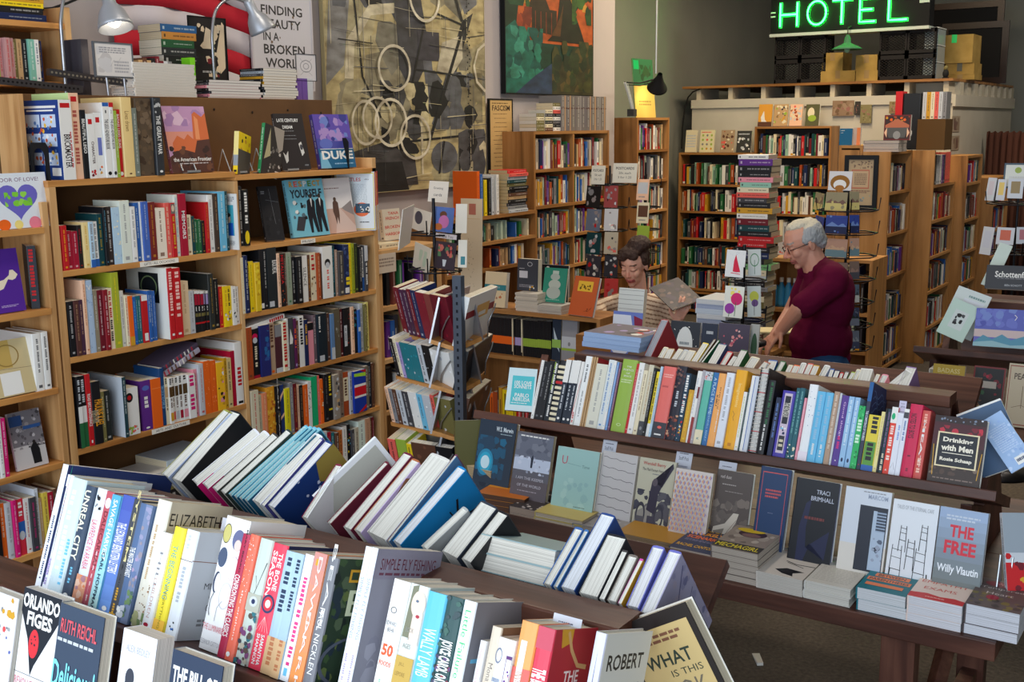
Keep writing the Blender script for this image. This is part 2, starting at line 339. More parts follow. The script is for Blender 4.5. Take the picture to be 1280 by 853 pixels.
row(LZ_A[0],(0,100,6.4),488,[(590,160,'w','k',{'d':.235,'p':.012,'n':'large building-toy picture book with white spine and blue picture back on the top shelf','s':[('r',.12,.9,.88,.96,'r'),T_('BRICKMASTER',.42,.36,.5,(60,50,50)),('M',.8,.12,.6,.15,'r')],'cb':(30,62,132),'b':[('r',.08,.9,.92,.93,'w'),('r',.15,.86,.85,.88,'w')]+[('r',.1+.42*a,.66-.24*b_,.48+.42*a,.82-.24*b_,(200,214,236))for a in(0,1)for b_ in(0,1,2)]+[('b',.12,.2,.88,.8,60,.04,[(214,90,50),(240,190,60),(90,130,190),(150,100,70),(245,245,245)]),('r',.72,.05,.95,.15,'w')]}),(665,105,'A','r',{'d':.23,'p':.0,'n':'tall peach book with pale green cover and red square, top shelf of blond bookcase','cb':(190,214,150),'s':[('r',.2,.9,.8,.96,'r'),('M',.5,.4,.8,.1,(180,90,80))]}),(712,240,'k','w',{'s':[T_('BEAUTIFUL LEGO',.5,.62,.6)],'n':'black spined brick-art paperback beside the tall peach book on the top shelf'}),(776,272,'w','k',{'s':[('r',.2,.84,.7,.92,'r'),T_('CHARACTER',.35,.4,.34,(60,20,20),.62),('b',.2,.03,.8,.2,8,.2,['r','m'])],'n':'white character guide with red figure on its spine, top shelf of blond bookcase'}),(838,262,'w','k',{'s':[('r',.2,.85,.7,.93,'r'),('r',.3,.35,.8,.62,(110,120,190)),('b',.3,.05,.7,.28,6,.15,['o','b','Y'])],'n':'white guide with blue panel on its spine, top shelf of blond bookcase'}),(884,182,'w','k',{'s':[('r',0,.95,1,1,'b'),T_('THE LEGO ADVENTURE BOOK',.4,.58,.6,(50,50,60)),('t','1',.5,.88,.2,.04,'k'),('e',.5,.06,.3,.025,'k')],'n':'white adventure book volume one with a blue top edge, top shelf of blond bookcase'}),(920,182,'w','k',{'s':[('r',0,.94,1,1,'r'),T_('THE LEGO ADVENTURE BOOK',.4,.58,.6,(50,50,60)),('t','2',.5,.88,.25,.04,'k'),('e',.5,.06,.3,.025,'k')],'n':'white adventure book volume two with a red top edge, top shelf of blond bookcase'}),(950,245,'l','w'),(985,237,'r','w',{'s':[T_('BADASS LEGO GUNS',.5,.68,.55),('e',.5,.05,.4,.03,'w')],'n':'red spined brick-gun paperback beside the yellow album, top shelf of blond bookcase'}),(1068,140,(236,206,140),'d',{'s':[T_('Lines drawn',.25,.7,.4,(130,90,40),.5,0),('e',.5,.04,.12,.01,'d')],'d':.25,'n':'tall pale yellow album with fine brown lettering, top shelf of blond bookcase'}),(1108,225,(120,128,118),'w',{'n':'grey green slim paperback beside the pale yellow album, top shelf of blond bookcase'}),(1238,150,(92,76,60),'w',{'d':.24,'skip':0,'s':[('b',.05,.02,.95,.98,40,.2,[(104,84,64),(70,54,42),(120,100,80)])],'n':'thick brown and grey picture album beside the war history, top shelf of blond bookcase'}),(1302,142,(52,54,58),'w',{'s':[('b',.1,.8,.9,.98,8,.2,[(190,190,190),(90,90,90)]),T_('THE GREAT WAR',.5,.52,.52),('e',.5,.05,.2,.015,'w')],'n':'charcoal war history with white capitals, top shelf of blond bookcase'})],'top display shelf of blond bookcase')
SA=(60,225,7.108);SB=(180,225,7.108)
k1=row(LZ_A[1],SA,104,[(130,408,'r','y'),(180,403,'r','y'),(238,452,'C'),(288,455,'C'),(324,402,'k','r'),(372,374,(240,214,150),'Y'),(413,370,'u','b',{'s':[('r',0,0,1,.17,'b'),('M',.5,.4,.95,.2,'e')]}),(455,368,'w','b',{'s':[('r',0,0,1,.17,'b'),('M',.5,.4,.95,.2,'e')]}),(502,300,'T','Y'),(528,240,'k','s'),(580,236,(56,46,44),'w'),(650,240,'u','c',{'s':[('b',.05,.05,.95,.95,14,.16,[(240,232,205),(170,196,222)])]}),(736,180,(226,232,220),'e'),(790,235,'w','e'),(832,202,'b','w'),(842,195,'w','b'),(898,190,(70,104,186),'w')],W1)
k1=row(LZ_A[1],SB,46,[(105,195,(120,40,38),'Y'),(198,246,(240,228,210),'d'),(246,202,'x','c'),(290,202,'r','Y',{'s':[('r',.1,.8,.9,.98,(120,110,104)),('e',.5,.9,.3,.06,(222,196,170)),('M',.5,.4,.75,.15,'Y')],'n':'red paperback with a dark portrait at the head of its spine, second shelf'}),(326,130,(230,234,222),'s'),(386,120,'C','w',{'s':[T_('MEMOIRS',.45,.5,.5)]}),(440,310,'c','d'),(468,322,'T','Y'),(498,350,'g','w'),(526,350,'g','w'),(556,362,'k','Y'),(584,196,'r','Y',{'d':.2}),(632,132,'w','e',{'d':.24}),(668,120,(70,54,44),'a'),(728,100,'s','w',{'d':.24}),(752,100,'T','w')],W1,first=k1)
yb=yat(303,1.57)
book('white picture book with a blue cartoon boy, turned outwards at the end of second shelf',Tr(LX-.098,YA1-.03,LZ_A[1]+.0006)@Rz(6),.125,.006,.245,'w',False,spine=[('r',.2,.25,.85,.8,(70,170,190)),('r',.3,.25,.8,.48,(30,90,190)),('e',.52,.55,.18,.09,(236,196,170)),('e',.52,.62,.19,.045,(40,30,30)),('m',.3,.08,.85,.16,4,'e'),('m',.1,.86,.9,.95,3,'e')])
SC=(75,330,7.108);SD=(190,320,7.758)
k1=row(LZ_A[2],SC,82,[(136,330,'k','w'),(180,320,(86,50,46),'a'),(216,316,(74,44,66),'a'),(246,142,'A','z'),(310,140,(176,198,224),'b',{'s':[('b',.05,.05,.95,.95,24,.14,[(196,214,234),(150,176,210)]),('t','V',.5,.9,.6,.07,'w')]}),(350,232,(146,134,112),'w'),(396,228,'m','w'),(440,225,(136,24,36),'w'),(482,212,(240,220,190),'k',{'s':[('M',.5,.45,.95,.5,'r'),('M',.5,.45,.48,.12,'k')]}),(540,70,(170,178,52),'y',{'d':.22}),(586,236,(214,210,198),'e'),(612,276,'c','r'),(652,280,'o','Y',{'s':[('r',0,0,1,.18,'Y')]}),(682,290,'b','s'),(706,284,'t','w'),(734,282,'t','w'),(786,272,'r','w',{'s':[('r',0,.88,1,1,'w'),('r',.2,.04,.8,.2,'w')]}),(812,236,'b','w'),(838,236,'b','w'),(862,238,'b','w')],W2)
k1=row(LZ_A[2],SD,104,[(160,108,'r','w',{'d':.26,'p':.05,'cb':(238,236,226),'s':[('M',.5,.5,.95,.3,(250,200,190)),('r',.3,.05,.7,.08,'w')],'b':[('r',.3,.5,.78,.92,(26,30,34)),('o',.54,.72,.2,.16,.12,(110,130,90)),('m',.1,.08,.6,.4,12,(216,214,206))],'n':'red spined big paperback with coin on its white back cover, third shelf near bay'}),(232,106,'r','w',{'d':.24,'p':.05,'s':[('M',.5,.5,.95,.3,(250,200,190)),('r',.3,.05,.7,.08,'w')],'n':'red spined big paperback, right-hand one of the pair standing proud on third shelf'}),(284,302,'z','Y'),(362,240,(238,214,176),'a'),(414,332,'L','e')]+[(x,336,'k','w',{'s':[('r',0,.93,1,1,'w'),('r',.08,.66,.92,.92,c_),('M',.5,.3,.62,.5,'w'),('r',.1,.38,.9,.46,'q'),('r',0,.2,1,.24,'r')]})for x,c_ in((444,'C'),(474,'C'),(506,'C'),(532,'v'),(558,'v'))]+[(606,170,(46,50,48),'Y',{'d':.22}),(660,222,'k','c'),(696,296,'r','y'),(738,290,'y','k',{'s':[('M',.5,.3,.9,.5,'Y'),('b',.1,.15,.9,.4,8,.3,['w','v','k'])]}),(782,288,'y','k',{'s':[('M',.5,.35,.92,.5,'k'),('b',.1,.15,.9,.4,8,.3,['w','k','Y'])]}),(818,292,'w','k',{'s':[('M',.5,.35,.92,.55,'e'),('b',.1,.15,.9,.4,8,.3,['w','k','L'])]}),(858,296,'w','e')],W2,first=k1)
SE=(85,440,7.108);SF=(195,415,7.108)
k1=row(LZ_A[3],SE,92,[(128,212,'k','w',{'s':[('r',0,.35,1,.58,'w'),('r',0,0,1,.35,'g'),('M',.5,.5,.95,.62,'L')]}),(172,206,'k','w',{'s':[('r',0,.35,1,.58,'w'),('r',0,0,1,.35,'g'),('M',.5,.5,.95,.62,'L')]}),(214,190,'r','w',{'s':[T_('ROAD BIKE MAINTENANCE',.45,.5,.62),('r',.35,.04,.65,.08,'w')],'n':'red cycling manual with white capitals, fourth shelf of blond bookcase'}),(300,252,'k','Y',{'s':[T_('PAULINE KAEL',.42,.5,.86,(236,160,40),.68),T_('5001 NIGHTS AT THE MOVIES',.2,.45,.8,(190,180,150),.22)],'n':'thick black film guide with big amber capitals, fourth shelf of blond bookcase'}),(334,350,'q','c'),(392,340,(40,44,42),'w'),(470,214,'L','e',{'skip':1}),(504,216,(36,66,74),'w',{'d':.22,'p':.03,'cb':(196,202,210)}),(622,302,'w','k',{'d':.2,'p':.02,'s':[('e',.3,.8,.28,.1,'k'),('e',.3,.8,.16,.05,'r'),('b',.1,.02,.9,.2,14,.12,['l','x','L'])]}),(664,390,'k','Y',{'s':[('M',.5,.5,.95,.5,'y')]}),(748,244,'p','w',{'d':.2,'s':[('e',.5,.85,.35,.05,(90,110,190)),('M',.5,.4,.68,.4,'w'),('e',.5,.05,.2,.02,'w')]}),(834,226,'o','Y',{'d':.23,'s':[('r',.05,.8,.95,.81,(255,150,80))]})],W3)
mg=lambda a,b_:{'s':[('M',.5,.5,.98,.84,'k'),('r',.05,.58,.95,.8,a),('M',.5,.4,.55,.3,'d'),('r',.1,.06,.9,.24,b_)]}
k1=row(LZ_A[3],SF,44,[(86,318,(28,70,120),'s',{'s':[T_('THE COLLECTED POEMS OF',.4,.5,.85,(130,180,220))]}),(118,402,'c','d',mg('a','c')),(150,402,'w','k',mg((84,60,30),'Y')),(182,400,'w','k',mg((84,60,30),'x')),(214,396,'w','k',mg((84,60,30),'L')),(246,382,'w','k',mg((84,60,30),'C')),(290,372,'w','k',mg((84,60,30),'i')),(352,368,'w','h',{'s':[('M',.5,.6,.98,.6,'h'),('M',.5,.6,.55,.05,'h')]}),(384,330,'i','m'),(432,278,'L','r'),(488,252,'o','c',{'s':[('b',.2,.1,.8,.95,12,.14,[(250,140,80)])]}),(546,248,'o','c',{'s':[('b',.2,.1,.8,.95,12,.14,[(250,140,80)])]}),(616,262,(248,190,40),'k',{'s':[('b',.1,.1,.9,.95,16,.25,['w','k','i','Y'])]}),(640,228,(200,150,30),'k'),(680,228,(216,190,130),'k'),(716,166,(176,14,50),'w',{'d':.24,'s':[]}),(782,82,'w','r',{'d':.25,'cf':(220,232,244),'s':[('M',.5,.5,.6,.2,'r'),('r',.2,.02,.8,.06,'k')]})],W3,first=k1)
ym=yat(216,1.03)
for n_,(dz,dy,an,tt,cc,lb)in enumerate(((.0,0,21,.024,(178,170,186),'striped hardcover lying aslant on top of the white manga row, fourth shelf'),(.027,-.01,21,.018,(92,80,100),'dark mottled paperback lying aslant over the striped hardcover, fourth shelf'))):
 book(lb,Tr(LX-.02,yat(209,.857)+dy,1.048+dz)@RZ90@Ry(-an)@MX(((0,0,1,0),(0,1,0,0),(-1,0,0,0),(0,0,0,1)))@Tr(-tt,0,0),tt,.16,.235,cc,True,spine=[('r',0,i*.09+.02,1,i*.09+.05,random.choice([(196,60,80),(60,70,130),(240,236,230),(110,80,60)]))for i in range(10)])
def BAS(x,y,z,o):x,y,z=V(x),V(y),V(z);return MX(((x.x,y.x,z.x,o[0]),(x.y,y.y,z.y,o[1]),(x.z,y.z,z.z,o[2]),(0,0,0,1)))
def foplane(fr,pos,zb,tilt,yaw=0):
 a=rad(tilt);q=rad(yaw)
 if fr=='T':n0,right=V((sin(q),-cos(q),0)),V((cos(q),sin(q),0))
 else:n0,right=V((cos(q),sin(q),0)),V((-sin(q),cos(q),0))
 n=n0*cos(a)+V((0,0,sin(a)));up=-n0*sin(a)+V((0,0,cos(a)))
 p0=V((0,pos,zb))if fr=='T' else V((pos,0,zb))
 return p0,n,right,up
def faceout(label,fr,TL,TR,zb,pos,tilt,t,c,front=None,hard=False,lc=None,h=None,yaw=0,rev=False,spine=None,pivot=None,pages=None,roll=0,**kw):
 p0,n,right,up=foplane(fr,pos,zb,tilt,yaw)
 base=along((TL[0]+TR[0])/2,(0,pos,zb)if fr=='T' else(pos,0,zb),(1,0,0)if fr=='T' else(0,1,0))
 p0=V(pivot)if pivot else base
 a,b=hit(*TL,p0,n),hit(*TR,p0,n)
 hh=h or(((a+b)/2-p0).dot(up));w=(b-a).dot(right)
 o=p0+right*((a-p0).dot(right))
 if rev:M=BAS(-n,-right,up,p0+right*((b-p0).dot(right)))
 else:M=BAS(n,right,up,o)@Tr(-t,0,0)
 if roll:M=Tr(o)@MX.Rotation(rad(roll),4,n)@Tr(-o)@M
 M=Tr(0,0,.0005+t*sin(rad(tilt)))@M if not rev else Tr(0,0,.0005)@M
 return book(label,M,t,w,hh,c,hard,spine,front if not rev else None,front if rev else None,lc=lc,pages=pages,**kw)
def easel(label,fr,px,zb,pos,h=.11,w=.07):
 """clear book easel: two slanting back legs, a lip in front"""
 p0,n,right,up=foplane(fr,pos,zb,18);a=hit(*px,p0,n);o=p0+right*((a-p0).dot(right));o.z=zb
 th=thing('book_easel',label,'stand',BAS(right,V((0,0,1)).cross(right),(0,0,1),o))
 for x in(0,w):th_=G().tube([(x,.0,.012),(x,.045,h)],.0028,6,(205,210,215)).tube([(x,.045,h),(x,.085,.004)],.0028,6,(205,210,215));th_.build('leg',METAL,th)
 G().box(0,-.03,.002,w,.002,.005,(215,220,225)).box(0,-.03,.002,w,-.027,.014,(215,220,225)).build('lip',METAL,th)
 return th
zt=LZ_A[0]
faceout('landscape photography book with orange cliffs on its cover, top shelf of blond bookcase','L',(201,134),(254,134),zt,LX-.04,10,.018,(150,90,100),[('r',0,0,1,1,(196,150,190)),('r',0,.35,1,.62,(226,150,130)),('b',0,.7,1,1,14,.16,[(224,190,214),(170,130,180),(206,160,196)]),('p',[(.1,.2),(.12,.45),(.25,.56),(.4,.5),(.5,.58),(.62,.5),(.68,.88),(.75,.92),(.9,.84),(1,.9),(1,.2)],(214,110,64)),('p',[(.68,.5),(.72,.86),(.8,.8),(.78,.5)],(236,150,100)),('p',[(0,0),(0,.24),(.3,.36),(.6,.3),(.7,.48),(1,.5),(1,0)],(86,52,44)),('b',.02,.02,.98,.4,26,.08,[(60,40,36),(110,70,52),(74,46,42)]),('t','the American Frontier',.52,.2,.9,.06,'w',1),('m',.2,.125,.95,.15,1,(200,190,190))])
easel('clear easel holding the landscape photography book','L',(228,214),zt,LX-.035)
be=thing('bookend','black metal arch bookend in front of the toy picture book','bookend',Tr(LX-.075,YA0-.006,zt))
g=G();arch=[(.034*cos(a),.085+.034*sin(a))for a in[pi*i/10 for i in range(11)]]
outl=[(-.06,0),(-.06,.12),(-.045,.14),(.045,.14),(.06,.12),(.06,0),(.034,0)]+arch+[(-.034,0)]
g.prism([(x,0,z)for x,z in outl],(0,-.0022,0),(18,18,20));g.build('upright_plate',MATTE,be)
G().box(-.06,-.0022,.0005,.06,.0,.002,(18,18,20)).build('base_plate',MATTE,be)
YW=[('r',0,0,1,.28,'Y'),('r',0,.28,1,.55,(140,150,160)),('M',.5,.5,.92,.6,(180,130,40))]
def angled(label,px,z,yaw,tilt,t,d,h,c,sp,fr,hard=False,cf=None):
 b=along(px,(LX-.035,0,z),(0,1,0));M=Tr(b.x,b.y,z+.0006)@Rz(90+yaw)@Rx(-tilt);return book(label,M,t,d,h,c,hard,sp,fr,cf=cf)
angled('small yellow and white paperback on a wire easel, top shelf of far bay',291,zt-.012,-68,12,.022,.125,.19,'y',[('r',0,.45,1,1,(240,226,150)),('r',0,.2,1,.45,(150,160,170)),('r',.2,.05,.8,.1,'k')],[('r',0,0,1,.6,(84,76,70)),('b',.05,.6,.95,.95,10,.1,['y','Y','k'])])
angled('green spined hardcover with dark photograph cover on an easel, top shelf of far bay',321,zt-.012,-80,14,.02,.15,.228,(36,130,76),None,[('r',0,0,1,1,(54,50,50)),('p',[(.1,.3),(.3,.95),(.4,.4)],(190,180,140)),('p',[(.45,1),(1,1),(1,.6),(.8,.5)],(170,160,150)),('b',.4,.15,.95,.6,16,.07,[(120,115,110),(30,30,32),(200,196,190)]),('m',.7,.06,.92,.14,2,'w')],True,cf=(54,50,50))
for px,nm in((285,'yellow and white paperback'),(313,'green spined hardcover'),(352,'black stencil-lettered book')):easel('wire easel behind the '+nm,'L',(px,205),zt-.014,LX-.055)
faceout('black book with white stencil title, leaning on an easel on the top shelf','L',(341,144),(377,143),zt-.013,LX-.045,14,.02,(46,40,40),[('t','LATE CENTURY',.46,.88,.74,.06,'w',1),('t','DREAM',.42,.76,.34,.06,'w',1),('m',.2,.68,.66,.7,1,'e'),('m',.15,.6,.75,.62,1,'e'),('m',.25,.54,.7,.56,1,'e'),('p',[(.12,.32),(.2,.26),(.3,.34),(.26,.16),(.18,.12)],(200,196,190)),('p',[(.7,.46),(.8,.5),(.86,.3),(.76,.24)],(210,206,200)),('e',.78,.4,.05,.05,'E'),('m',.8,.06,.95,.1,1,'e')],yaw=-14)
faceout('blue violet music biography with large white capitals, end of the top shelf','L',(390,145),(434,144),zt-.014,LX-.045,12,.026,(70,60,140),[('r',0,0,1,1,(76,78,160)),('r',0,.55,1,1,(96,76,170)),('b',.1,.5,.95,1,26,.13,[(140,110,190),(60,60,140),(110,130,200),(170,140,200)]),('e',.25,.45,.18,.1,(96,110,190)),('r',0,0,1,.36,(34,100,140)),('p',[(0,0),(.05,.3),(.2,.2),(.3,0)],(120,180,210)),('r',.06,.35,.98,.36,'w'),('t','DUKE',.52,.24,.88,.16,'w',2),('m',.4,.06,.98,.1,1,(150,190,220)),('t','elling',.5,.32,.01,.01,(34,100,140))][:-1],yaw=-8)
g=G().prism([(0,0,0),(.1,0,0),(.1,0,.13),(.085,0,.15),(.015,0,.15),(0,0,.13)],(0,.002,0),(20,20,22));g.box(0,-.1,0,.1,0,.002,(20,20,22))
tag(g.build('bookend',MATTE,None,Tr(LX-.12,yat(441,1.89)-.004,LZ_B[0]+.001)),'black metal bookend at the end of the top display shelf','bookend')
z2=LZ_B[1]
row(z2,(295,213,4.0),14,[(36,80,(34,32,34),'w',{'n':'charcoal paperback first from left on the far bay second shelf','d':.2}),(64,96,(28,28,30),'y',{'n':'black paperback with yellow figure on its spine, far bay second shelf','s':[('e',.5,.15,.4,.12,'y'),('M',.5,.5,.95,.4,'w')]})],'far bay')
faceout('black book with white cross lines leaning on an easel, far bay second shelf','L',(322,236),(345,233),z2,LX-.03,16,.02,(36,34,36),[('l',.3,.75,.95,.7,.001,'e'),('l',.55,.95,.65,.3,.001,'e'),('m',.1,.85,.3,.92,2,'e'),('b',.1,.1,.9,.5,12,.12,[(50,48,50),(28,26,28)])],yaw=-20)
RS=[('r',0,0,1,1,(120,190,210))]+[('t',ch,.13+.125*i,.92,.1,.1,c_,2)for i,(ch,c_)in enumerate(zip('RESPECT',('Y','x','Y','w',(90,140,60),'Y','Y')))]+[('t','YOURSELF',.5,.75,.86,.15,(40,50,60),2),('p',[(.1,.12),(.2,.36),(.42,.34),(.3,.1)],(60,60,66)),('b',.08,.3,.45,.64,14,.05,['w','k',(90,110,120)])]
for x in(.6,.84):RS+=[('p',[(x-.11,.62),(x-.14,.4),(x-.1,.06),(x-.04,.06),(x-.02,.32),(x+.06,.06),(x+.13,.06),(x+.08,.4),(x+.1,.6),(x+.02,.68)],(24,26,34)),('e',x,.7,.04,.035,(70,56,50)),('p',[(x-.02,.66),(x+.03,.66),(x,.5)],'w')]
faceout('sky blue soul music book with two suited men on its cover, far bay second shelf','L',(356,226),(402,225),z2,LX-.03,10,.028,(120,190,210),RS,True,yaw=-6)
faceout('white hardcover with lone walker on a snowy road, far bay second shelf','L',(399,224),(436,223),z2,LX-.03,9,.018,(228,222,220),[('r',0,.4,1,.98,(232,226,226)),('r',0,0,1,.45,(206,170,156)),('p',[(.3,0),(.45,.45),(.55,.45),(1,.1),(1,0)],(222,196,186)),('p',[(.6,.45),(.95,.58),(1,.3),(.7,.4)],(150,140,140)),('p',[(.3,.4),(.32,.56),(.4,.62),(.5,.55),(.5,.32),(.46,.16),(.42,.3),(.38,.16),(.34,.3)],(96,70,60)),('e',.4,.62,.05,.035,(96,76,66)),('m',.1,.8,.7,.83,1,(150,120,120))],True,yaw=-4)
for i in range(5):
 p0=yat(468+i*3.0,1.7)
 bt=[('r',.02,.02,.98,.98,(220,196,60)),('r',.04,.035,.96,.965,(226,234,240)),('t','BEATLES',.4,.87,.5,.06,'r',1),('t','aby',.8,.87,.12,.03,(60,60,70)),('m',.2,.4,.8,.8,14,(196,206,214)),('e',.66,.36,.2,.12,'o'),('r',.5,.3,.86,.46,(40,80,110)),('b',.5,.3,.86,.46,8,.06,['w','k',(90,130,160)]),('m',.6,.13,.85,.16,1,'k')]
 q0=rad(-58);nn=V((cos(q0),sin(q0),0));r_=faceout('tall album with yellow bordered white back cover, front of five at the shelf end' if i==0 else f'tall album with red and grey spine, {ORD[i+1]} of five standing at the shelf end','L',(418,214),(468,216),z2,LX-.075,2,.019,(190,30,50),bt if i==0 else None,rev=True,cb='L',cf='L',spine=[('r',0,0,1,.42,'L'),('M',.5,.25,.97,.5,(230,150,150)),('M',.5,.25,.4,.05,'e')],yaw=-58)
 r_.matrix_world=Tr(-nn*(.0196*i))@r_.matrix_world
F3="third shelf of blond bookcase's far bay";F4="fourth shelf of blond bookcase's far bay";F5="fifth shelf of blond bookcase's far bay";F6="lowest visible shelf of far bay"
SG=(295,290,8.53);SH=(375,280,8.53)
k1=row(LZ_B[2],SG,58,[(90,272,'c','Y'),(132,250,'n','w'),(152,332,'k','Y',{'s':[('M',.5,.5,.95,.5,'y')]}),(206,312,'y','q'),(264,322,(226,190,40),'o',{'s':[('b',.05,.05,.95,.95,14,.3,[(240,214,60),(206,160,30)])]}),(296,168,'k','w',{'s':[('r',.1,.03,.9,.11,'w')]}),(336,172,'k','w'),(438,160,(36,42,46),'w',{'s':[T_('BLACK METAL',.22,.68,.5,'w',.78),('r',.1,.03,.6,.12,'L')],'n':'thick charcoal music history with white capitals, third shelf far bay'}),(472,226,'A','d'),(524,228,'k','r',{'s':[T_('METALLICA',.55,.7,.56,'r'),('b',.1,.05,.9,.4,8,.2,['E','z'])],'n':'black band biography with red capitals, third shelf far bay'}),(545,226,'d','w'),(600,218,(150,160,140),'g'),(646,262,'k','w'),(706,258,'k','w'),(776,250,'w','k',{'s':[('T','SILENCE',.5,.55,.45,.4,(60,60,60))],'n':'white paperback with thin grey capitals, third shelf far bay'})],F3)
k1=row(LZ_B[2],SH,92,[(124,330,'d','Y'),(186,302,'c','r',{'s':[('b',.1,.1,.9,.5,8,.2,['Y','d','a']),('M',.5,.5,.95,.6,'r')]}),(216,305,'z','c'),(242,318,'d','k'),(348,232,'w','r',{'d':.23,'s':[('e',.5,.68,.28,.08,'k'),('e',.5,.64,.2,.06,'L'),('M',.5,.2,.55,.15,'x')]}),(382,232,'T','s'),(412,275,(170,140,124),'w'),(470,290,(70,66,66),'c'),(530,218,'n','Y',{'s':[('b',.1,.35,.9,.95,8,.3,[(90,110,160),(60,80,130)]),('M',.6,.6,.35,.18,'y'),('r',.1,.03,.8,.14,'w')]}),(556,202,'y','q',{'d':.23}),(582,205,(150,160,40),'k',{'d':.22}),(628,208,(44,50,34),'l'),(658,238,'k','w'),(688,252,'w','b',{'s':[('r',0,0,1,.32,'b'),('M',.5,.4,.95,.4,'e')]}),(722,228,'E','w',{'s':[('r',0,.66,1,1,'L'),('M',.5,.4,.62,.1,'w')]})],F3,first=k1)
SI=(300,370,8.53);SJ=(385,360,8.53)
k1=row(LZ_B[3],SI,72,[(140,332,'z','d'),(222,345,'k','c',{'s':[('e',.45,.85,.35,.06,(206,20,80)),('e',.45,.77,.3,.06,'L'),('M',.5,.3,.65,.15,'c'),('r',.1,0,.9,.06,'C')]}),(326,300,(38,44,110),'s',{'s':[('b',.1,.3,.9,.95,10,.3,[(50,80,150),(70,40,100),(40,100,160)])]}),(386,282,(184,156,130),'k',{'s':[('M',.5,.5,.96,.5,'d'),('e',.5,.05,.25,.03,'o')]}),(458,300,(78,40,48),'e',{'s':[('r',0,.75,1,1,'e'),('r',0,0,1,.1,'L')]}),(502,262,'c','r',{'s':[('M',.5,.7,.97,.05,'r')]}),(522,240,'w','e'),(584,232,'E','w',{'s':[('p',[(.2,.5),(.4,.8),(.8,.6),(.7,.5)],'w')]}),(612,240,(96,36,84),'Y',{'s':[('M',.5,.6,.8,.4,'o'),('e',.5,.07,.3,.03,'v')]}),(640,262,'d','c'),(694,208,'w','k',{'s':[('M',.5,.5,.96,.4,'k')]}),(732,250,'n','a',{'s':[('M',.5,.5,.9,.4,'Y')]}),(796,280,'i','m',{'s':[('r',0,.82,1,1,'k')]}),(834,200,(120,100,108),'w')],F4)
k1=row(LZ_B[3],SJ,104,[(208,262,(26,40,50),'w',{'d':.22,'s':[('M',.2,.16,.95,.6,'w'),('r',.1,.02,.6,.14,'L')]}),(246,268,'d','w'),(282,272,(96,132,176),'w',{'s':[('r',0,0,1,.26,'L')]}),(348,218,(96,88,72),'c',{'s':[('b',.3,.4,.8,.8,6,.2,[(160,160,150),(120,116,100)])]}),(386,222,(84,24,30),'w'),(424,212,'k','L',{'s':[('r',.1,.2,.9,.64,'L'),('M',.5,.4,.58,.26,'e')]}),(464,206,'k','r',{'s':[('b',.1,.05,.9,.95,10,.2,['r','Y','d'])]}),(496,200,'A','d'),(534,225,'k','s',{'s':[('b',.1,.6,.9,.95,6,.4,['t','b'])]}),(562,230,'b','w',{'s':[('r',0,.5,1,.6,'L')]}),(602,165,'L','e'),(626,170,'q','c'),(656,150,(232,222,130),'k',{'d':.24})],F4,first=k1)
book('white magazine with red block letters lying across the row, fourth shelf far bay',Tr(LX-.01,yat(307,1.17),1.178)@RZ90@Ry(-7)@MX(((0,0,1,0),(0,1,0,0),(-1,0,0,0),(0,0,0,1)))@Tr(-.02,0,0),.02,.17,.26,'w',False,spine=[('M',.5,.8,.96,.55,'r')])
SK=(305,460,9.48);SL=(385,440,6.09)
k1=row(LZ_B[4],SK,92,[(182,258,(214,206,180),'r'),(228,318,(200,200,170),'e'),(290,290,(230,140,100),'c'),(388,212,(226,154,40),'z',{'d':.22,'s':[('b',.02,.02,.98,.98,40,.16,[(236,190,70),(206,120,30),(190,100,40)])]}),(438,206,'k','w',{'s':[T_('CASH',.6,.86,.2,'w'),('b',.1,.35,.9,.7,6,.3,['E','q']),T_('CASH',.6,.14,.2,'w')]}),(490,196,(34,58,120),'o',{'s':[('p',[(0,.66),(1,.84),(1,.9),(0,.76)],'A'),('p',[(0,.3),(1,.4),(1,.46),(0,.36)],'A')]}),(556,232,(226,214,30),'q'),(592,172,'e','w'),(640,182,'m','Y'),(668,196,'A','d'),(704,200,'k','a'),(766,192,'o','w'),(806,152,'w','k',{'s':[('b',.05,.3,.95,.95,16,.2,['k','w','e'])]}),(884,92,'G','w',{'d':.22,'s':[]}),(908,90,'x','w'),(948,128,'o','k',{'s':[('b',.1,.1,.9,.9,10,.25,['c','k','Y'])]})],F5)
UJ=[('r',0,0,1,1,(24,56,160)),('r',0,.36,1,.68,'w'),('r',0,.41,1,.62,(206,24,40)),('p',[(0,.88),(1,.84),(1,.93),(0,.95)],(170,220,60)),('p',[(.5,1),(1,.92),(1,1)],'r'),('p',[(.3,0),(1,.16),(1,.08),(.6,0)],'r')]
k1=row(LZ_B[4],SL,130,[(162,168,'k','e'),(196,160,'k','Y',{'s':[('M',.5,.5,.95,.5,'y'),('r',.1,.22,.9,.26,'y')]}),(240,168,(150,140,130),'w',{'s':[('b',.05,.05,.95,.95,14,.3,['L','E','a'])]}),(274,136,(130,110,96),'k'),(320,150,'z','k',{'s':[('r',.1,.34,.9,.88,'c'),('M',.5,.4,.84,.4,'d')]}),(346,150,'L','k'),(434,128,(30,60,170),'w',{'d':.24,'p':.02,'s':UJ,'n':'thick hardcover wrapped in a union flag pattern, fifth shelf of far bay'}),(462,104,(120,110,96),'w'),(488,76,(24,36,48),'w',{'d':.25}),(508,84,'d','a',{'d':.22})],F5,first=k1)
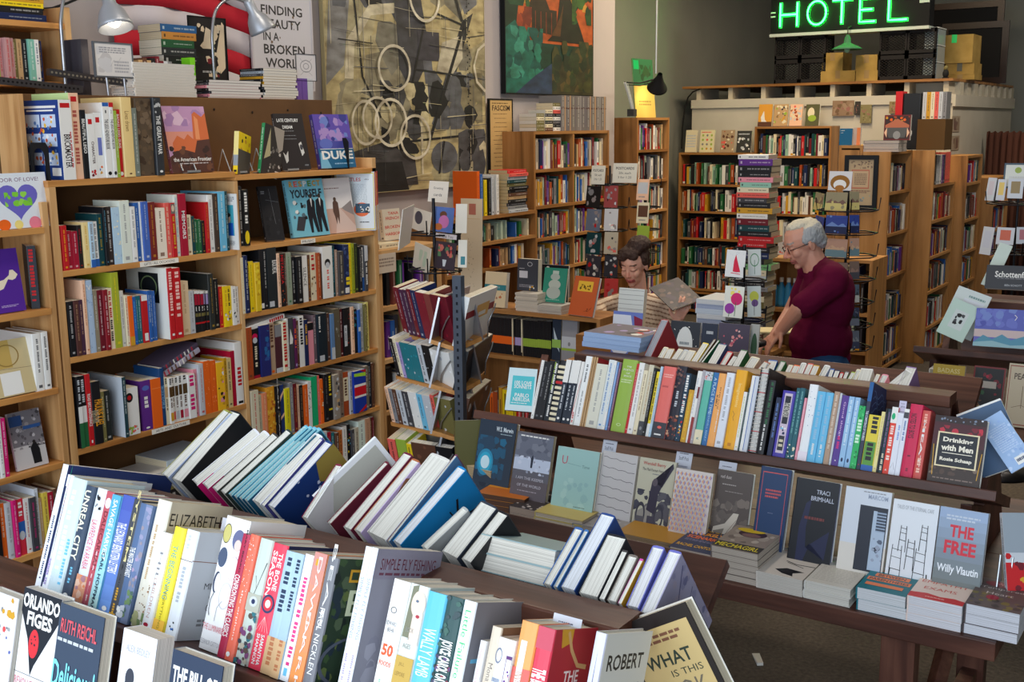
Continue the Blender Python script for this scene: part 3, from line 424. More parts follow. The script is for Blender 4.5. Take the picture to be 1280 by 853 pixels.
row(LZ_B[5],SL,110,[(150,600,'L','k'),(186,606,'C','i'),(216,612,'t','w'),(244,612,'d','w'),(274,592,(196,110,50),'k'),(312,562,'w','e'),(336,552,'k','h',{'s':[('b',.1,.4,.9,.95,9,.3,['h','y','s'])]}),(362,588,'E','w'),(392,572,(190,180,160),'k'),(442,516,(220,236,226),'e',{'d':.24}),(478,500,(196,150,120),'d'),(498,502,'d','c'),(516,496,'m','w')],F6)
z5=LZ_A[4];LIEL=MX(((0,-1*0,-1,0),(0,1,0,0),(1,0,0,0),(0,0,0,1)))
def flatpile(fr,x0,y0,z,items,where,ang=0):
 for i,(dx,t,d,h,c,lb)in enumerate(items):
  M=Tr(x0+random.uniform(-.01,.01),y0+dx,z+.0004)@(RZ90 if fr=='L' else MX())@Rz(random.uniform(-ang,ang))@MX(((0,0,1,0),(0,1,0,0),(-1,0,0,0),(0,0,0,1)))@Tr(-t,0,0)
  book(lb+where,M,t,d,h,c);z+=t+.0006
flatpile('L',LX-.05,yat(106,.55),z5,[(0,.04,.16,.23,'d','brown book lowest in the flat pile'),(.01,.03,.15,.22,'a','tan book second up in the flat pile'),(.005,.03,.16,.22,(40,60,80),'slate book third up in the flat pile'),(.0,.03,.15,.2,'p','purple book topmost in the flat pile')],' at the start of the fifth shelf',4)
flatpile('L',LX-.03,yat(152,.6),z5,[(0,.04,.2,.27,'E','charcoal art book lowest in the pile'),(.0,.04,.2,.26,'n','navy art book second up in the pile'),(.01,.036,.2,.26,'m','maroon art book third up in the pile'),(.02,.03,.19,.25,(210,206,200),'pale art book topmost in the pile')],' beside the shelf tag, fifth shelf',3)
flatpile('L',LX-.03,yat(218,.6),z5,[(0,.05,.2,.27,'k','black album lowest in the pile'),(.0,.045,.2,.26,'q','olive album second up in the pile'),(.01,.03,.2,.26,'y','yellow album third up in the pile'),(.0,.05,.2,.27,(200,214,226),'large pale blue album topmost in the pile')],' under the lowest visible shelf of near bay',3)
BETA=rad(20);UV=V((0,sin(BETA),cos(BETA)));VV=V((0,cos(BETA),-sin(BETA)));NV=V((0,-cos(BETA),sin(BETA)))
def display_table(label,x0,x1,yf,yr0,zr,ledge,xr0,xr1,far=True,wleg=True,zs=1.08,zl=.80):
 """yf: front of the sloping book shelf, yr0: front of the ridge board, ledge: front of the lower ledge"""
 t=thing('display_table',label,'table',Tr((x0+x1)/2,yr0+.04,0));B=lambda n,g,a='x',bev=.003:g.build(n,DARKW[a],t,MX(),bev)
 yc=yr0+.045;s0=V((0,yf,zs));s1=s0+VV*(max(.17,(yr0-yf)*.95));top=V((0,yr0+.02,zr-.035))
 sl=lambda a,b,th:[(x0,a.y,a.z),(x0,b.y,b.z),(x0,b.y-th.y,b.z-th.z),(x0,a.y-th.y,a.z-th.z)]
 f=yf-.022
 a=V((0,f,zs+.022*tan(BETA)));W=V((x1-x0,0,0))
 B('book_shelf',G().prism(sl(a,s1,UV*.03)[::-1],W))
 B('back_board',G().prism([(xr0,s1.y,s1.z-.02),(xr0,s1.y+.016,s1.z-.02),(xr0,top.y+.016,top.z),(xr0,top.y,top.z)],(xr1-xr0,0,0)))
 ch=.03
 B('ridge_board',G().prism([(xr0,yr0,zr-.035),(xr0,yr0+.088,zr-.035),(xr0,yr0+.088,zr-.004),(xr0,yr0+.084,zr),(xr0,yr0+.003,zr),(xr0,yr0,zr-.004)],(xr1-xr0,0,0)))
 B('lower_ledge',G().box(x0-.05,ledge,zl-.05,x1+.08,yc,zl))
 ym=2*yc
 if far:
  nf=V((0,-sin(rad(38)),cos(rad(38))));wf=V((0,cos(rad(38)),sin(rad(38))));q0=V((xr0,yr0+.089,zr-.01));W=V((xr1-xr0,0,0));
  B('book_shelf',G().prism([q0-nf*.245,q0-nf*.245+wf*.28,q0-nf*.27+wf*.28,q0-nf*.27],W))
  B('back_board',G().prism([q0-wf*.004-nf*.02,q0-wf*.004-nf*.245,q0-wf*.02-nf*.245,q0-wf*.02-nf*.02],W))
  if far==2:B('lower_ledge',G().box(x0-.05,yc,zl-.05,x1+.08,yr0+.62,zl))
 for x in((x0+.06,x1-.1)if far==2 else(xr0+.06,xr1-.1)):B('upright_panel',G().prism([(x,yf+.03,zl),(x,yr0+.3,zl),(x,yr0+.1,zr-.04),(x,s1.y+.02,s1.z),(x,s1.y,s1.z-.04),(x,yf+.03,zs-.06)],(.03,0,0)),'z')
 if wleg:
  for x in(x0+.1,x1-.22):
   for yy,dy in((ledge+.08,-.0),(yr0+.5,.0)):B('leg',G().hexa([(x,yy,0),(x+.09,yy,0),(x+.09,yy+.06,0),(x,yy+.06,0),(x,yy,zl-.05),(x+.09,yy,zl-.05),(x+.09,yy+.06,zl-.05),(x,yy+.06,zl-.05)]),'z')
   B('brace',G().tube([(x+.045,ledge+.16,.05),(x+.045,yr0+.45,zl-.09)],.03,4));B('rail',G().box(x+.02,ledge+.1,.12,x+.07,yr0+.52,.2))
 return t
def tplane(px,py,yf,zs):return hit(px,py,(0,yf,zs),NV)
def trow(yf,zs,crop,start,ents,where,lean=1.0,gap=.0006,first=1,frm='from left'):
 """books standing spine out on the sloping shelf; entries give the top right corner of each spine"""
 x0,y0,s=crop;L=rad(lean);i=first
 def XH(x,y):
  p=tplane(x0+x/s,y0+y/s,yf,zs);hh=(p-V((0,yf,zs))).dot(UV);return p.x-hh*tan(L),hh/cos(L)
 prev=XH(*start)[0]
 for e in ents:
  x,y,c=e[:3];lc=e[3]if len(e)>3 and e[3]else contrast(c);o=e[4]if len(e)>4 else{}
  xr,h=XH(x,y);t=(xr-prev)*cos(L)-gap
  if o.get('skip'):prev=xr;continue
  h=o.get('h',h);d=o.get('d',min(.19,max(.11,h*.62)));hard=o.get('hard',t>.022 and random.random()<.5)
  lab=o.get('n')or autolabel(i,c,t,h,hard,lc,where,frm)
  M=BAS((1,0,0),VV,UV,V((xr,yf,zs))+VV*(o.get('p',random.uniform(.0,.008)))+UV*.0006)@Ry(lean)@Tr(-t,0,0)
  book(lab,M,t,d,h,c,hard,o.get('s'),o.get('f'),o.get('b'),lc=lc,cf=o.get('cf'),cb=o.get('cb'),pages=o.get('pg'));prev=xr;i+=1
 return i
display_table('dark-stained display table nearest the window, books leaning on both sides of its ridge',-2.62,-.6,1.35,1.57,1.24,1.03,-2.2,-.842,zs=1.08)
NY,NZ=1.352,1.08
NW='sloping shelf of the nearest table'
K1=(0,570,4.923);K3=(210,640,4.923);K4=(420,680,4.923);K5=(560,680,4.923)
LT=lambda s,cols,w=.5,v=.5,sp=.9:[('t',ch,.5,v+sp/2-sp*(i+.5)/len(s),w,.04,cols[i%len(cols)],2)for i,ch in enumerate(s)]
grad=lambda a,b,n=8:[('r',0,i/n,1,(i+1)/n,tuple(int(a[k]+(b[k]-a[k])*i/(n-1))for k in range(3)))for i in range(n)]
trow(NY,NZ,K1,(362,160),[(395,172,(232,234,240),'n',{'d':.3,'p':.0,'n':'large white picture book with plain spine, leftmost on the nearest table','s':[('M',.6,.3,.6,.1,'n')],'cf':(40,56,110),'pg':(240,238,240),'h':.285}),(436,176,(236,238,244),'h',{'d':.22,'h':.265,'n':'white hardcover with letters in many colours down its spine, nearest table','hard':True,'s':[('r',.02,.1,.3,.9,'n')]+[('T',w_,.55,v_,s_,.4,c_,2)for w_,v_,s_,c_ in(('A',.94,.03,'r'),('L',.90,.03,'g'),('L',.86,.03,'G'),('J',.81,.03,'b'),('O',.775,.03,'h'),('Y',.735,.03,'b'),('A',.685,.03,'Y'),('N',.645,.03,'G'),('D',.605,.03,'o'),('N',.55,.03,'b'),('O',.51,.03,'r'),('F',.455,.03,'p'),('U',.42,.03,'g'),('N',.38,.03,'Y'))]+[('M',.5,.3,.3,.08,'v')]}),(520,190,(206,224,230),'T',{'h':.262,'hard':True,'n':'pale mint spined hardcover beside the many-coloured lettered one, nearest table','s':[('M',.35,.3,.9,.2,(226,224,200)),('M',.75,.2,.5,.1,'s')]}),(580,196,(58,72,92),'c',{'d':.17,'hard':True,'n':'slate hardcover with tall cream capitals on its spine, nearest table','s':[('T','UNREAL CITY',.4,.66,.6,.6,(236,232,206),1),('M',.5,.25,.3,.14,'s'),('e',.5,.06,.25,.02,'w')]}),(645,212,(222,230,240),'x',{'hard':True,'n':'pale blue hardcover with thin red capitals and a bird, nearest table','s':[('r',0,0,1,.26,(226,156,120)),('b',0,.02,1,.26,10,.3,[(240,196,170),(180,130,140),(230,140,90)]),('b',.2,.82,.8,.94,7,.16,['E','k','e']),('T','LAWRENCE IN ARABIA',.5,.52,.5,.42,(226,90,110))]}),(690,228,(190,84,96),'d',{'n':'dusty rose paperback with brown capitals and white disc, nearest table','s':[('e',.5,.9,.38,.045,'w'),('T','DALECARLIAN',.5,.58,.5,.5,(120,40,50),1),('T','HILL',.5,.24,.13,.5,(236,200,206),1),('M',.5,.2,.12,.08,(236,210,210))]}),(742,252,(96,176,214),'w',{'hard':True,'n':'sky blue hardcover fading to mint, white title over dark author, nearest table','s':grad((190,230,226),(84,170,214))+[('T','SAVAGE HARVEST',.5,.7,.48,.52,'w',1),('T','CARL HOFFMAN',.5,.26,.34,.5,(40,60,80),1)]}),(818,258,(82,108,190),'w',{'hard':True,'n':'periwinkle blue hardcover of letters with white capitals, nearest table','s':grad((110,150,214),(74,92,176))+[('T','THE LEONARD BERNSTEIN LETTERS',.42,.56,.76,.42,'w',1),('e',.5,.06,.2,.02,'w')]}),(862,278,(66,70,78),'Y',{'n':'dark grey paperback with pale gold capitals, nearest table','s':[('T','SYSTEM',.55,.78,.34,.6,(230,214,150),1),('T','Time & Glory',.45,.42,.24,.5,'k'),('M',.5,.3,.26,.04,'Y'),('r',.1,.0,.9,.05,'Y')]}),(942,312,(84,108,146),'w',{'hard':True,'n':'blue grey hardcover with a flower picture fading down its spine, nearest table','s':[('r',.5,0,1,1,(120,134,166)),('b',.5,.3,1,.98,18,.2,[(150,150,180),(170,150,180),(100,120,160),(150,140,150)]),('b',.5,.05,1,.3,10,.2,[(110,140,90),(80,110,100)]),('T','THE MASTER BOTANIST',.26,.5,.4,.25,'w',1),('b',.05,.03,.6,.16,8,.2,['w','L'])]}),(1022,340,(226,220,204),'d',{'h':.262,'hard':True,'d':.175,'n':'cream hardcover with botanical flecks, its tan cover showing a long serif name','s':[('b',.2,.12,.95,.34,26,.05,[(160,110,70),(120,90,60),(190,150,90)]),('b',0,0,1,.12,8,.3,[(120,140,90),(170,170,120)]),('M',.4,.12,.8,.35,'a')],'cf':(206,194,170),'f':[('t','ELIZABETH',.45,.86,.8,.1,(50,44,40),0)]}),(1052,484,(240,240,238),'x',{'n':'slim white paperback with coral capitals, between cream and yellow, nearest table','s':[('T','HILL',.5,.6,.3,.4,'e'),('T','CHILDREN',.5,.34,.3,.4,(200,160,150)),('e',.5,.07,.25,.02,'C')]}),(1130,452,(250,228,60),'t',{'hard':True,'n':'bright yellow hardcover with teal script title, nearest table','s':[('r',0,0,1,.14,(246,190,70)),('T','THE BEGINNING',.5,.58,.45,.5,(60,160,170),0),('T','of EVERYTHING',.5,.26,.2,.4,(150,140,40))],'cf':(240,214,80),'d':.15}),(1205,470,(226,230,234),'e',{'hard':True,'d':.155,'n':'pale grey garden memoir with serif title, its cover half showing, nearest table','s':[('l',0,.72,1,.72,.0012,'d'),('M',.4,.2,.95,.8,'L'),('M',.5,.26,.66,.3,(170,176,184)),('b',.3,.08,.7,.16,5,.1,['k','b'])],'cf':(204,208,214),'f':[('l',0,.73,1,.7,.0015,(140,90,70)),('p',[(.8,.96),(.9,.8),(.95,.84),(.9,.95)],'T'),('l',.82,.84,.9,.66,.0012,'d'),('t','MISTER',.5,.5,.4,.06,(70,70,76)),('t',"OWITA'S",.62,.4,.4,.06,(70,70,76)),('t','GUIDE TO',.6,.3,.4,.06,(70,70,76)),('m',.3,.12,.9,.2,2,'e')]}),],NW,lean=1.0)
trow(NY,NZ,K3,(300,66),[(440,140,(240,240,240),'e',{'h':.262,'d':.165,'hard':True,'p':.02,'n':'very thick white hardcover with moon shapes and portraits on its spine, nearest table','s':[('e',.22,.87,.17,.075,(196,186,110)),('o',.22,.87,.17,.075,.1,(80,70,50)),('e',.72,.84,.24,.08,(100,104,140)),('e',.74,.8,.14,.045,(226,200,190)),('e',.24,.69,.18,.075,(70,84,110)),('e',.74,.63,.2,.09,(236,220,222)),('o',.74,.63,.2,.09,.06,(200,180,190)),('e',.2,.5,.12,.08,(44,54,80)),('e',.25,.5,.1,.07,(240,240,240)),('o',.66,.42,.24,.1,.08,(206,206,210)),('c',[(.2,.42),(.12,.36),(.14,.28),(.2,.25)],.0016,(60,60,70)),('c',[(.6,.38),(.45,.32),(.45,.22)],.001,'e'),('t','THE LUMINARIES',.5,.17,.9,.045,(214,120,130)),('t','ELEANOR CATTON',.5,.06,.8,.035,(180,180,184))]}),(492,146,(176,38,72),'w',{'hard':True,'n':'raspberry red classics essay hardcover with white capitals, nearest table','s':[('T','MARY BEARD',.55,.86,.16,.35,'k',1),('T','CONFRONTING THE CLASSICS',.5,.42,.62,.5,'w',1)]}),(552,152,(240,110,84),'w',{'hard':True,'n':'salmon orange hardcover with white dots and script, nearest table','s':[('b',.1,.52,.9,.98,30,.05,['w']),('T','the orphans',.5,.36,.26,.4,(250,226,214)),('e',.4,.05,.2,.02,'w')]}),(632,182,(196,206,196),'T',{'hard':True,'n':'pale grey green hardcover with a dark figure collage on its spine, nearest table','s':[('c',[(.3,.7),(.5,.6),(.9,.82)],.0014,'E'),('c',[(.5,.6),(.3,.5)],.0014,'E'),('r',0,.42,1,.56,(176,176,160)),('e',.5,.5,.3,.04,'L'),('e',.5,.5,.14,.02,'n'),('b',0,0,1,.42,34,.2,[(40,110,120),(60,60,70),(120,60,110),(190,180,160),(90,70,60)])]}),(720,214,(236,62,86),'w',{'hard':True,'n':'hot coral fantasy hardcover with sun emblem on its spine, nearest table','s':[('T','THE BONE',.68,.78,.3,.3,'w',1),('T','SEASON',.3,.76,.3,.36,'w',1),('e',.5,.52,.42,.075,(44,50,90)),('e',.5,.52,.32,.056,(206,40,60)),('e',.5,.52,.18,.032,(244,226,206))]+[('l',.5,.42,.5+q,.3,.0008,(250,190,190))for q in(-.4,-.2,0,.2,.4)]+[('T','SAMANTHA',.66,.16,.24,.24,'w',1),('T','SHANNON',.36,.16,.22,.24,'w',1)],'cf':(30,40,84)}),(785,256,(170,196,212),'k',{'n':'pale blue seaside paperback, left one of the pair beside the coral fantasy','s':[('r',0,0,1,.3,(216,176,130)),('M',.55,.4,.95,.5,(30,50,80)),('M',.5,.4,.3,.05,(190,120,80))]}),(838,268,(170,196,212),'k',{'n':'pale blue seaside paperback, right one of the pair beside the coral fantasy','s':[('r',0,0,1,.3,(216,176,130)),('M',.55,.4,.95,.5,(30,50,80)),('M',.5,.4,.3,.05,(190,120,80))]}),(892,274,(240,238,240),'h',{'n':'white paperback with magenta boxed lettering, beside the orange memoir, nearest table','s':[('M',.6,.45,.82,.12,(220,60,130)),('r',.3,.04,.7,.1,'s')]}),(974,268,(236,142,92),'w',{'d':.17,'hard':True,'n':'thick orange pink memoir with huge white capitals, nearest table','s':grad((240,150,84),(206,140,130))+[('r',.2,.9,.4,.95,'Y'),('T','DAWN',.55,.66,.3,.62,'w',0),('T','TO',.5,.44,.06,.3,'w',0),('T','DARK',.55,.24,.28,.62,'w',0)]}),(1042,292,(118,118,124),'w',{'d':.2,'hard':True,'cf':(44,62,44),'n':'grey bear photography book, leafy cover showing, nearest table','s':[('T','BEAR',.55,.77,.3,.66,'w',0),('T','PAUL NICKLEN',.5,.36,.44,.5,'w',0)],'f':[('b',0,0,1,1,70,.08,[(60,84,50),(36,50,60),(96,110,60),(30,40,36),(80,96,70)]),('o',.5,.2,.5,.2,.1,(90,96,110)),('r',.2,.82,.36,.92,'Y'),('r',.23,.84,.33,.9,(50,70,50)),('m',.4,.83,.8,.91,2,'w'),('t','B',.4,.66,.32,.2,(220,226,190))]}),],NW,first=15)
trow(NY,NZ,K4,(166,14),[(206,25,(226,232,242),'e',{'d':.2,'n':'slim white fly fishing manual, left one of the pair, nearest table','s':[('T','SIMPLE FLY FISHING',.5,.6,.5,.4,(150,160,186)),('M',.5,.3,.3,.05,'v')]}),(246,32,(226,232,242),'e',{'d':.2,'cf':(156,156,170),'n':'slim white fly fishing manual, its misty grey cover showing, nearest table','s':[('T','SIMPLE FLY FISHING',.5,.6,.5,.4,(150,160,186)),('M',.5,.3,.3,.05,'v')],'f':[('r',0,.8,1,1,(150,146,164)),('t','SIMPLE FLY FISHING',.5,.9,.84,.075,(110,40,60),0),('m',.08,.82,.92,.85,1,(120,70,90)),('b',.1,.1,.9,.75,14,.12,[(166,168,184),(176,176,190),(150,150,166)])]}),(340,212,'w','e',{'skip':1}),(442,242,(240,238,234),'o',{'hard':True,'n':'thick white food history hardcover with big orange numerals, nearest table','s':[('o',.4,.77,.18,.025,.25,'E'),('t','EDWARD',.42,.67,.6,.03,(60,60,70)),('t','BEHR',.46,.62,.4,.03,(60,60,70)),('t','50',.5,.47,.66,.09,(236,90,40),2),('t','FOODS',.5,.37,.7,.035,(236,90,40),1),('M',.4,.1,.25,.1,(150,200,170))]}),(560,274,(216,220,214),'e',{'hard':True,'n':'thick cream novel with painted face on its spine, nearest table','s':[('p',[(.1,.6),(.2,.98),(.5,1),(.5,.6)],(120,120,96)),('e',.62,.86,.36,.1,(232,206,188)),('r',.45,.56,.95,.8,(232,210,194)),('e',.55,.88,.08,.01,(90,110,130)),('e',.7,.77,.1,.013,(170,40,60)),('t','BOOK',.45,.66,.4,.035,(150,150,140)),('t','of',.45,.6,.12,.025,(150,150,140)),('t','AGES',.45,.54,.4,.035,(150,150,140)),('r',.05,.2,.95,.46,(196,160,70)),('t','JILL',.4,.4,.3,.03,(140,110,40)),('t','LEPORE',.4,.33,.5,.03,(140,110,40))]}),(674,322,(98,190,222),'w',{'hard':True,'n':'sky blue novel with widely spaced white capitals, nearest table','s':[('T','WALLY LAMB',.5,.55,.66,.36,(236,246,250),0)]}),(778,346,(46,78,78),'w',{'hard':True,'n':'dark green floral novel with white rounded capitals, nearest table','s':[('b',0,0,1,.56,50,.14,[(120,40,60),(60,60,90),(150,60,70),(36,50,50),(90,60,110)]),('b',0,.56,1,1,14,.2,[(56,96,86),(50,70,74)]),('T','JOYCE CAROL OATES',.45,.5,.86,.36,'w',2)]}),(856,366,(238,240,244),'G',{'hard':True,'d':.16,'cf':(136,134,140),'n':'white memoir with green lettering and dark grey cover showing, nearest table','s':[('T','Little Failure',.5,.68,.44,.5,(60,190,110),0),('b',.05,.3,.95,.4,10,.2,['k','e','L']),('r',.2,.1,.5,.16,'s')],'f':[('r',.1,.55,.5,.58,'s'),('t','Ga',.2,.2,.2,.1,(60,140,200),1),('t','L',.3,.4,.1,.1,(60,200,110),1)]}),(878,610,'w','x',{'skip':1}),(920,606,(236,236,240),'i',{'n':'short white paperback with faint pink lettering, nearest table','d':.12,'hard':True}),(948,504,'w','x',{'skip':1}),(1010,524,(212,198,178),'e',{'hard':True,'d':.16,'cf':(130,100,76),'n':'tan novel with thin grey serif title, nearest table','s':[('T','Mona Simpson',.5,.5,.6,.4,(120,110,104),0)]}),(1104,604,(238,240,242),'e',{'d':.13,'n':'short white paperback with round stamp and boxed drawing, nearest table','s':[('o',.2,.84,.2,.07,.25,(120,124,140)),('m',.06,.4,.5,.66,4,(140,150,170)),('r',.66,.5,1,.86,(90,40,110)),('r',.7,.53,1,.83,'w'),('b',.72,.55,.98,.8,5,.1,['p','h'])]}),(1128,474,'w','x',{'skip':1}),(1238,502,(240,160,90),'w',{'hard':True,'n':'orange novel with white title panel on its spine, nearest table','s':[('r',0,.3,1,.66,(222,100,90)),('r',0,0,1,.3,(206,70,80)),('r',.22,.2,.56,.86,'w'),('T','INVITATION',.39,.52,.56,.22,(190,120,90))]})],NW,first=25)
trow(NY,NZ,K5,(552,500),[(652,535,(222,62,84),'w',{'hard':True,'d':.16,'cf':(176,44,52),'n':'crimson novel with white capitals, its red cover showing a falling figure','s':[('r',0,.84,1,1,(196,70,90)),('T','THE BLAZING WORLD',.5,.5,.86,.4,'w',2)],'f':[('p',[(.15,1),(.4,1),(.4,.9),(.2,.86)],'Y'),('c',[(.3,.98),(.42,.84),(.6,.72),(.8,.7)],.008,(214,170,110)),('t','THE',.5,.64,.32,.09,(246,230,220),1),('t','BLAZING',.5,.36,.8,.09,(246,230,220),1),('t','WORLD',.5,.2,.7,.09,(246,230,220),1)]}),(900,544,'w','x',{'skip':1}),(972,560,(206,206,222),'k',{'hard':True,'d':.17,'n':'lavender spined thriller with tower silhouette and bold black author name, nearest table','cf':(228,226,218),'s':[('p',[(.1,.1),(.3,.3),(.45,.6),(.5,.9),(.55,.6),(.7,.3),(.9,.1),(.65,.16),(.5,.2),(.35,.16)],(110,110,140)),('l',.3,.32,.7,.32,.001,(90,90,120)),('l',.4,.5,.6,.5,.001,(90,90,120))],'f':[('t','ROBERT',.5,.8,.76,.11,(30,32,38),1),('t','HARRIS',.5,.58,.8,.13,(30,32,38),1),('m',.2,.3,.8,.4,1,'r')]}),],NW,first=33)
def nfo(label,TL,TR,c,front,t=.03,hard=True,y=1.16,tilt=14,zb=.8,**k):return faceout(label,'T',TL,TR,zb,y,tilt,t,c,front,hard,**k)
nfo('white Russian history book with black triangle and large lettering, lower ledge of the nearest table',(32,736),(78,757),(236,234,236),[('p',[(0,1),(1,1),(1,.86),(.48,.56),(.0,.86)],(28,34,44)),('p',[(0,1),(.95,1),(.42,.5)],(28,34,44)),('t','ORLANDO',.5,.93,.96,.085,'w',2),('t','FIGES',.5,.83,.66,.085,'w',2),('e',.42,.69,.13,.085,(226,50,60)),('b',.34,.64,.5,.74,5,.03,[(40,40,50)]),('l',0,.5,1,.5,.001,'k'),('l',0,.4,1,.4,.001,'k'),('l',0,.27,1,.27,.001,'k'),('t','REVOLUTIONARY',.5,.45,.92,.05,(214,130,140)),('t','RUSSIA',.5,.335,.8,.08,(214,60,80),1),('t','1891-1991',.5,.19,.9,.1,(30,34,44),1)],y=1.19)
nfo("dark slate novel with turquoise script title and vegetable still life, nearest table's lower ledge",(76,755),(131,781),(58,72,92),[('b',.02,.0,.98,.62,60,.07,[(86,84,90),(110,100,90),(60,66,80)]),('b',.02,.0,.98,.3,60,.08,[(190,160,120),(150,90,70),(120,130,90),(200,190,160),(110,80,70)]),('t','RUTH REICHL',.5,.89,.8,.075,(222,90,100),1),('m',.06,.8,.94,.83,1,'L'),('t','Delicious!',.5,.63,.94,.15,(130,220,236),1),('c',[(.12,.5),(.2,.46),(.4,.47),(.6,.5),(.75,.46),(.72,.4),(.5,.4)],.003,(130,220,236)),('t','(a novel)',.6,.37,.3,.05,(130,220,236))],y=1.15)
nfo('picture book with small sketch corner, leftmost on the lower ledge of the nearest table',(-14,738),(24,755),(226,226,226),[('b',.3,.3,.98,.8,20,.07,[(110,110,120),(220,80,80),(90,100,170),(160,160,160)]),('b',.5,.85,1,1,5,.1,['Y','e'])],y=1.18)
nfo('white book with a tall ghostly portrait, lower ledge of the nearest table',(156,787),(197,811),(232,232,238),[('p',[(.1,.5),(.6,.5),(.7,0),(0,0)],(180,184,194)),('e',.35,.66,.15,.14,(110,116,130)),('e',.35,.76,.13,.05,(60,64,76)),('e',.35,.63,.1,.1,(150,156,168)),('e',.3,.67,.03,.01,(60,64,76)),('e',.41,.67,.03,.01,(60,64,76)),('e',.36,.58,.05,.01,(80,84,96)),('t','ALEX BEDLEY',.5,.91,.7,.035,(180,180,190))],t=.04,y=1.15,hard=False)
nfo('navy history book with white stacked capitals, lower ledge of the nearest table',(216,812),(279,843),(44,58,82),[('t','THE BILL OF',.5,.88,.86,.09,'w',2),('t','THE CENTURY',.5,.76,.86,.09,'w',2),('m',.1,.6,.9,.66,1,(150,170,200)),('r',.1,.1,.9,.5,(90,100,120))],t=.03,y=1.15)
flatpile('T',-2.72,1.12,.8,[(0,.03,.2,.26,'L','pale grey album lowest in the low pile'),(.0,.03,.2,.26,'a','tan album second up in the low pile'),(.02,.03,.18,.24,(196,204,60),'lime yellow album topmost in the low pile')],' at the end of the nearest table',4)
FY,FZ=1.695,1.08
BF=rad(38)
def frow(items,where,ry=1.665,rz=1.235,b=BF):
 """page tops seen over the ridge: near right corner, far right corner, near left corner of each top edge"""
 n=V((0,-sin(b),cos(b)))
 for pb,pt,pl,c,lab,o in items:
  B_,T_f,L_=[hit(*q,(0,ry,rz),n)for q in(pb,pt,pl)]
  w=(T_f-B_);d=min(.27,w.length);w.normalize();e=w.cross(n)
  th=max(.006,(B_-L_).dot(e)*.93-.0006);h=o.get('h',.235);up=n*o.get('up',0)
  M=BAS(-e,-w,n,B_+w*d-n*h+up-e*.0003)
  book(lab+where,M,th,d,h,c,o.get('hard',True),o.get('s'),o.get('f'),o.get('b'),cb=o.get('cb'),pages=o.get('pg',(240,238,230)))
  if o.get('dbg'):print('D',lab,round(d,3),round(th,3))
c6=lambda x,y:(180+x/4.923,500+y/4.923);c7=lambda x,y:(360+x/4.414,530+y/4.414);c8=lambda x,y:(580+x/3.765,630+y/3.765)
R_=' behind the nearest ridge'
tealn=('first','second','third','fourth')
frow([(c6(150,482),c6(542,78),c6(92,462),(150,150,70),'large pale blue and olive hardcover'+R_,{'cb':(176,190,220)}),(c6(232,510),c6(600,82),c6(158,488),(24,26,30),'large black hardcover with gold and white back cover lines'+R_,{'b':[('m',.25,.58,.6,.7,3,(200,180,60)),('m',.2,.3,.8,.5,6,(190,190,200)),('m',.2,.12,.7,.2,3,(60,60,70))]}),(c6(328,530),c6(715,208),c6(262,514),(224,226,234),'white hardcover with magenta edge stripe, lower of two'+R_,{'b':[('r',0,0,.25,1,'h')],'cb':(240,240,240)}),(c6(394,550),c6(778,218),c6(330,532),(226,228,236),'white hardcover with magenta edge stripe, upper of two'+R_,{'cb':(240,240,240),'b':[('r',0,0,.25,1,'h')]}),(c6(450,568),c6(832,226),c6(396,552),(60,58,54),'charcoal and olive hardcover between white and teal books'+R_,{}),(c6(500,584),c6(914,200),c6(452,570),(54,66,60),'black hardcover with white brush lettering on its cover'+R_,{'b':[('t','CRY',.5,.3,.7,.2,'w',2)]})]+[(c6(540+33*i,597+10.5*i),c6(1015+27*i,170+4*i),c6(506+33*i,587+10.5*i),(110,190,214),f'pale turquoise hardcover, {tealn[i]} of four alike'+R_,{'pg':(150,206,216),'cb':(30,90,120),})for i in range(4)]+[(c6(716,646),c6(1104,226),c6(645,632),(234,236,244),'white hardcover with thick white page block beside the turquoise set'+R_,{}),(c6(742,655),c6(1106,240),c6(718,647),(84,80,150),'violet paperback squeezed beside the thick white hardcover'+R_,{'hard':False}),(c6(803,672),c6(1165,268),c6(745,656),(28,60,120),'white paged hardcover with blue and gold swirling art cover'+R_,{'pg':(242,242,246),'b':[('b',.3,.4,1,1,26,.03,[(200,210,230)]),('p',[(.0,0),(.3,.3),(.2,.5),(.5,.55),(.45,.3),(.7,.2),(.5,0)],(150,130,60)),('p',[(.7,1),(.6,.8),(.8,.6),(1,.7),(1,1)],(150,130,60)),('e',.4,.3,.09,.06,(190,60,50)),('p',[(.05,.05),(.2,.25),(.15,.4),(.02,.3)],(120,100,50)),('b',.3,.05,.8,.2,8,.06,['L','w','n'])]}),(c7(106,522),c7(298,226),c7(72,512),(130,40,70),'maroon and white hardcover before the splayed grey boards'+R_,{'cb':(240,240,240),}),],'')
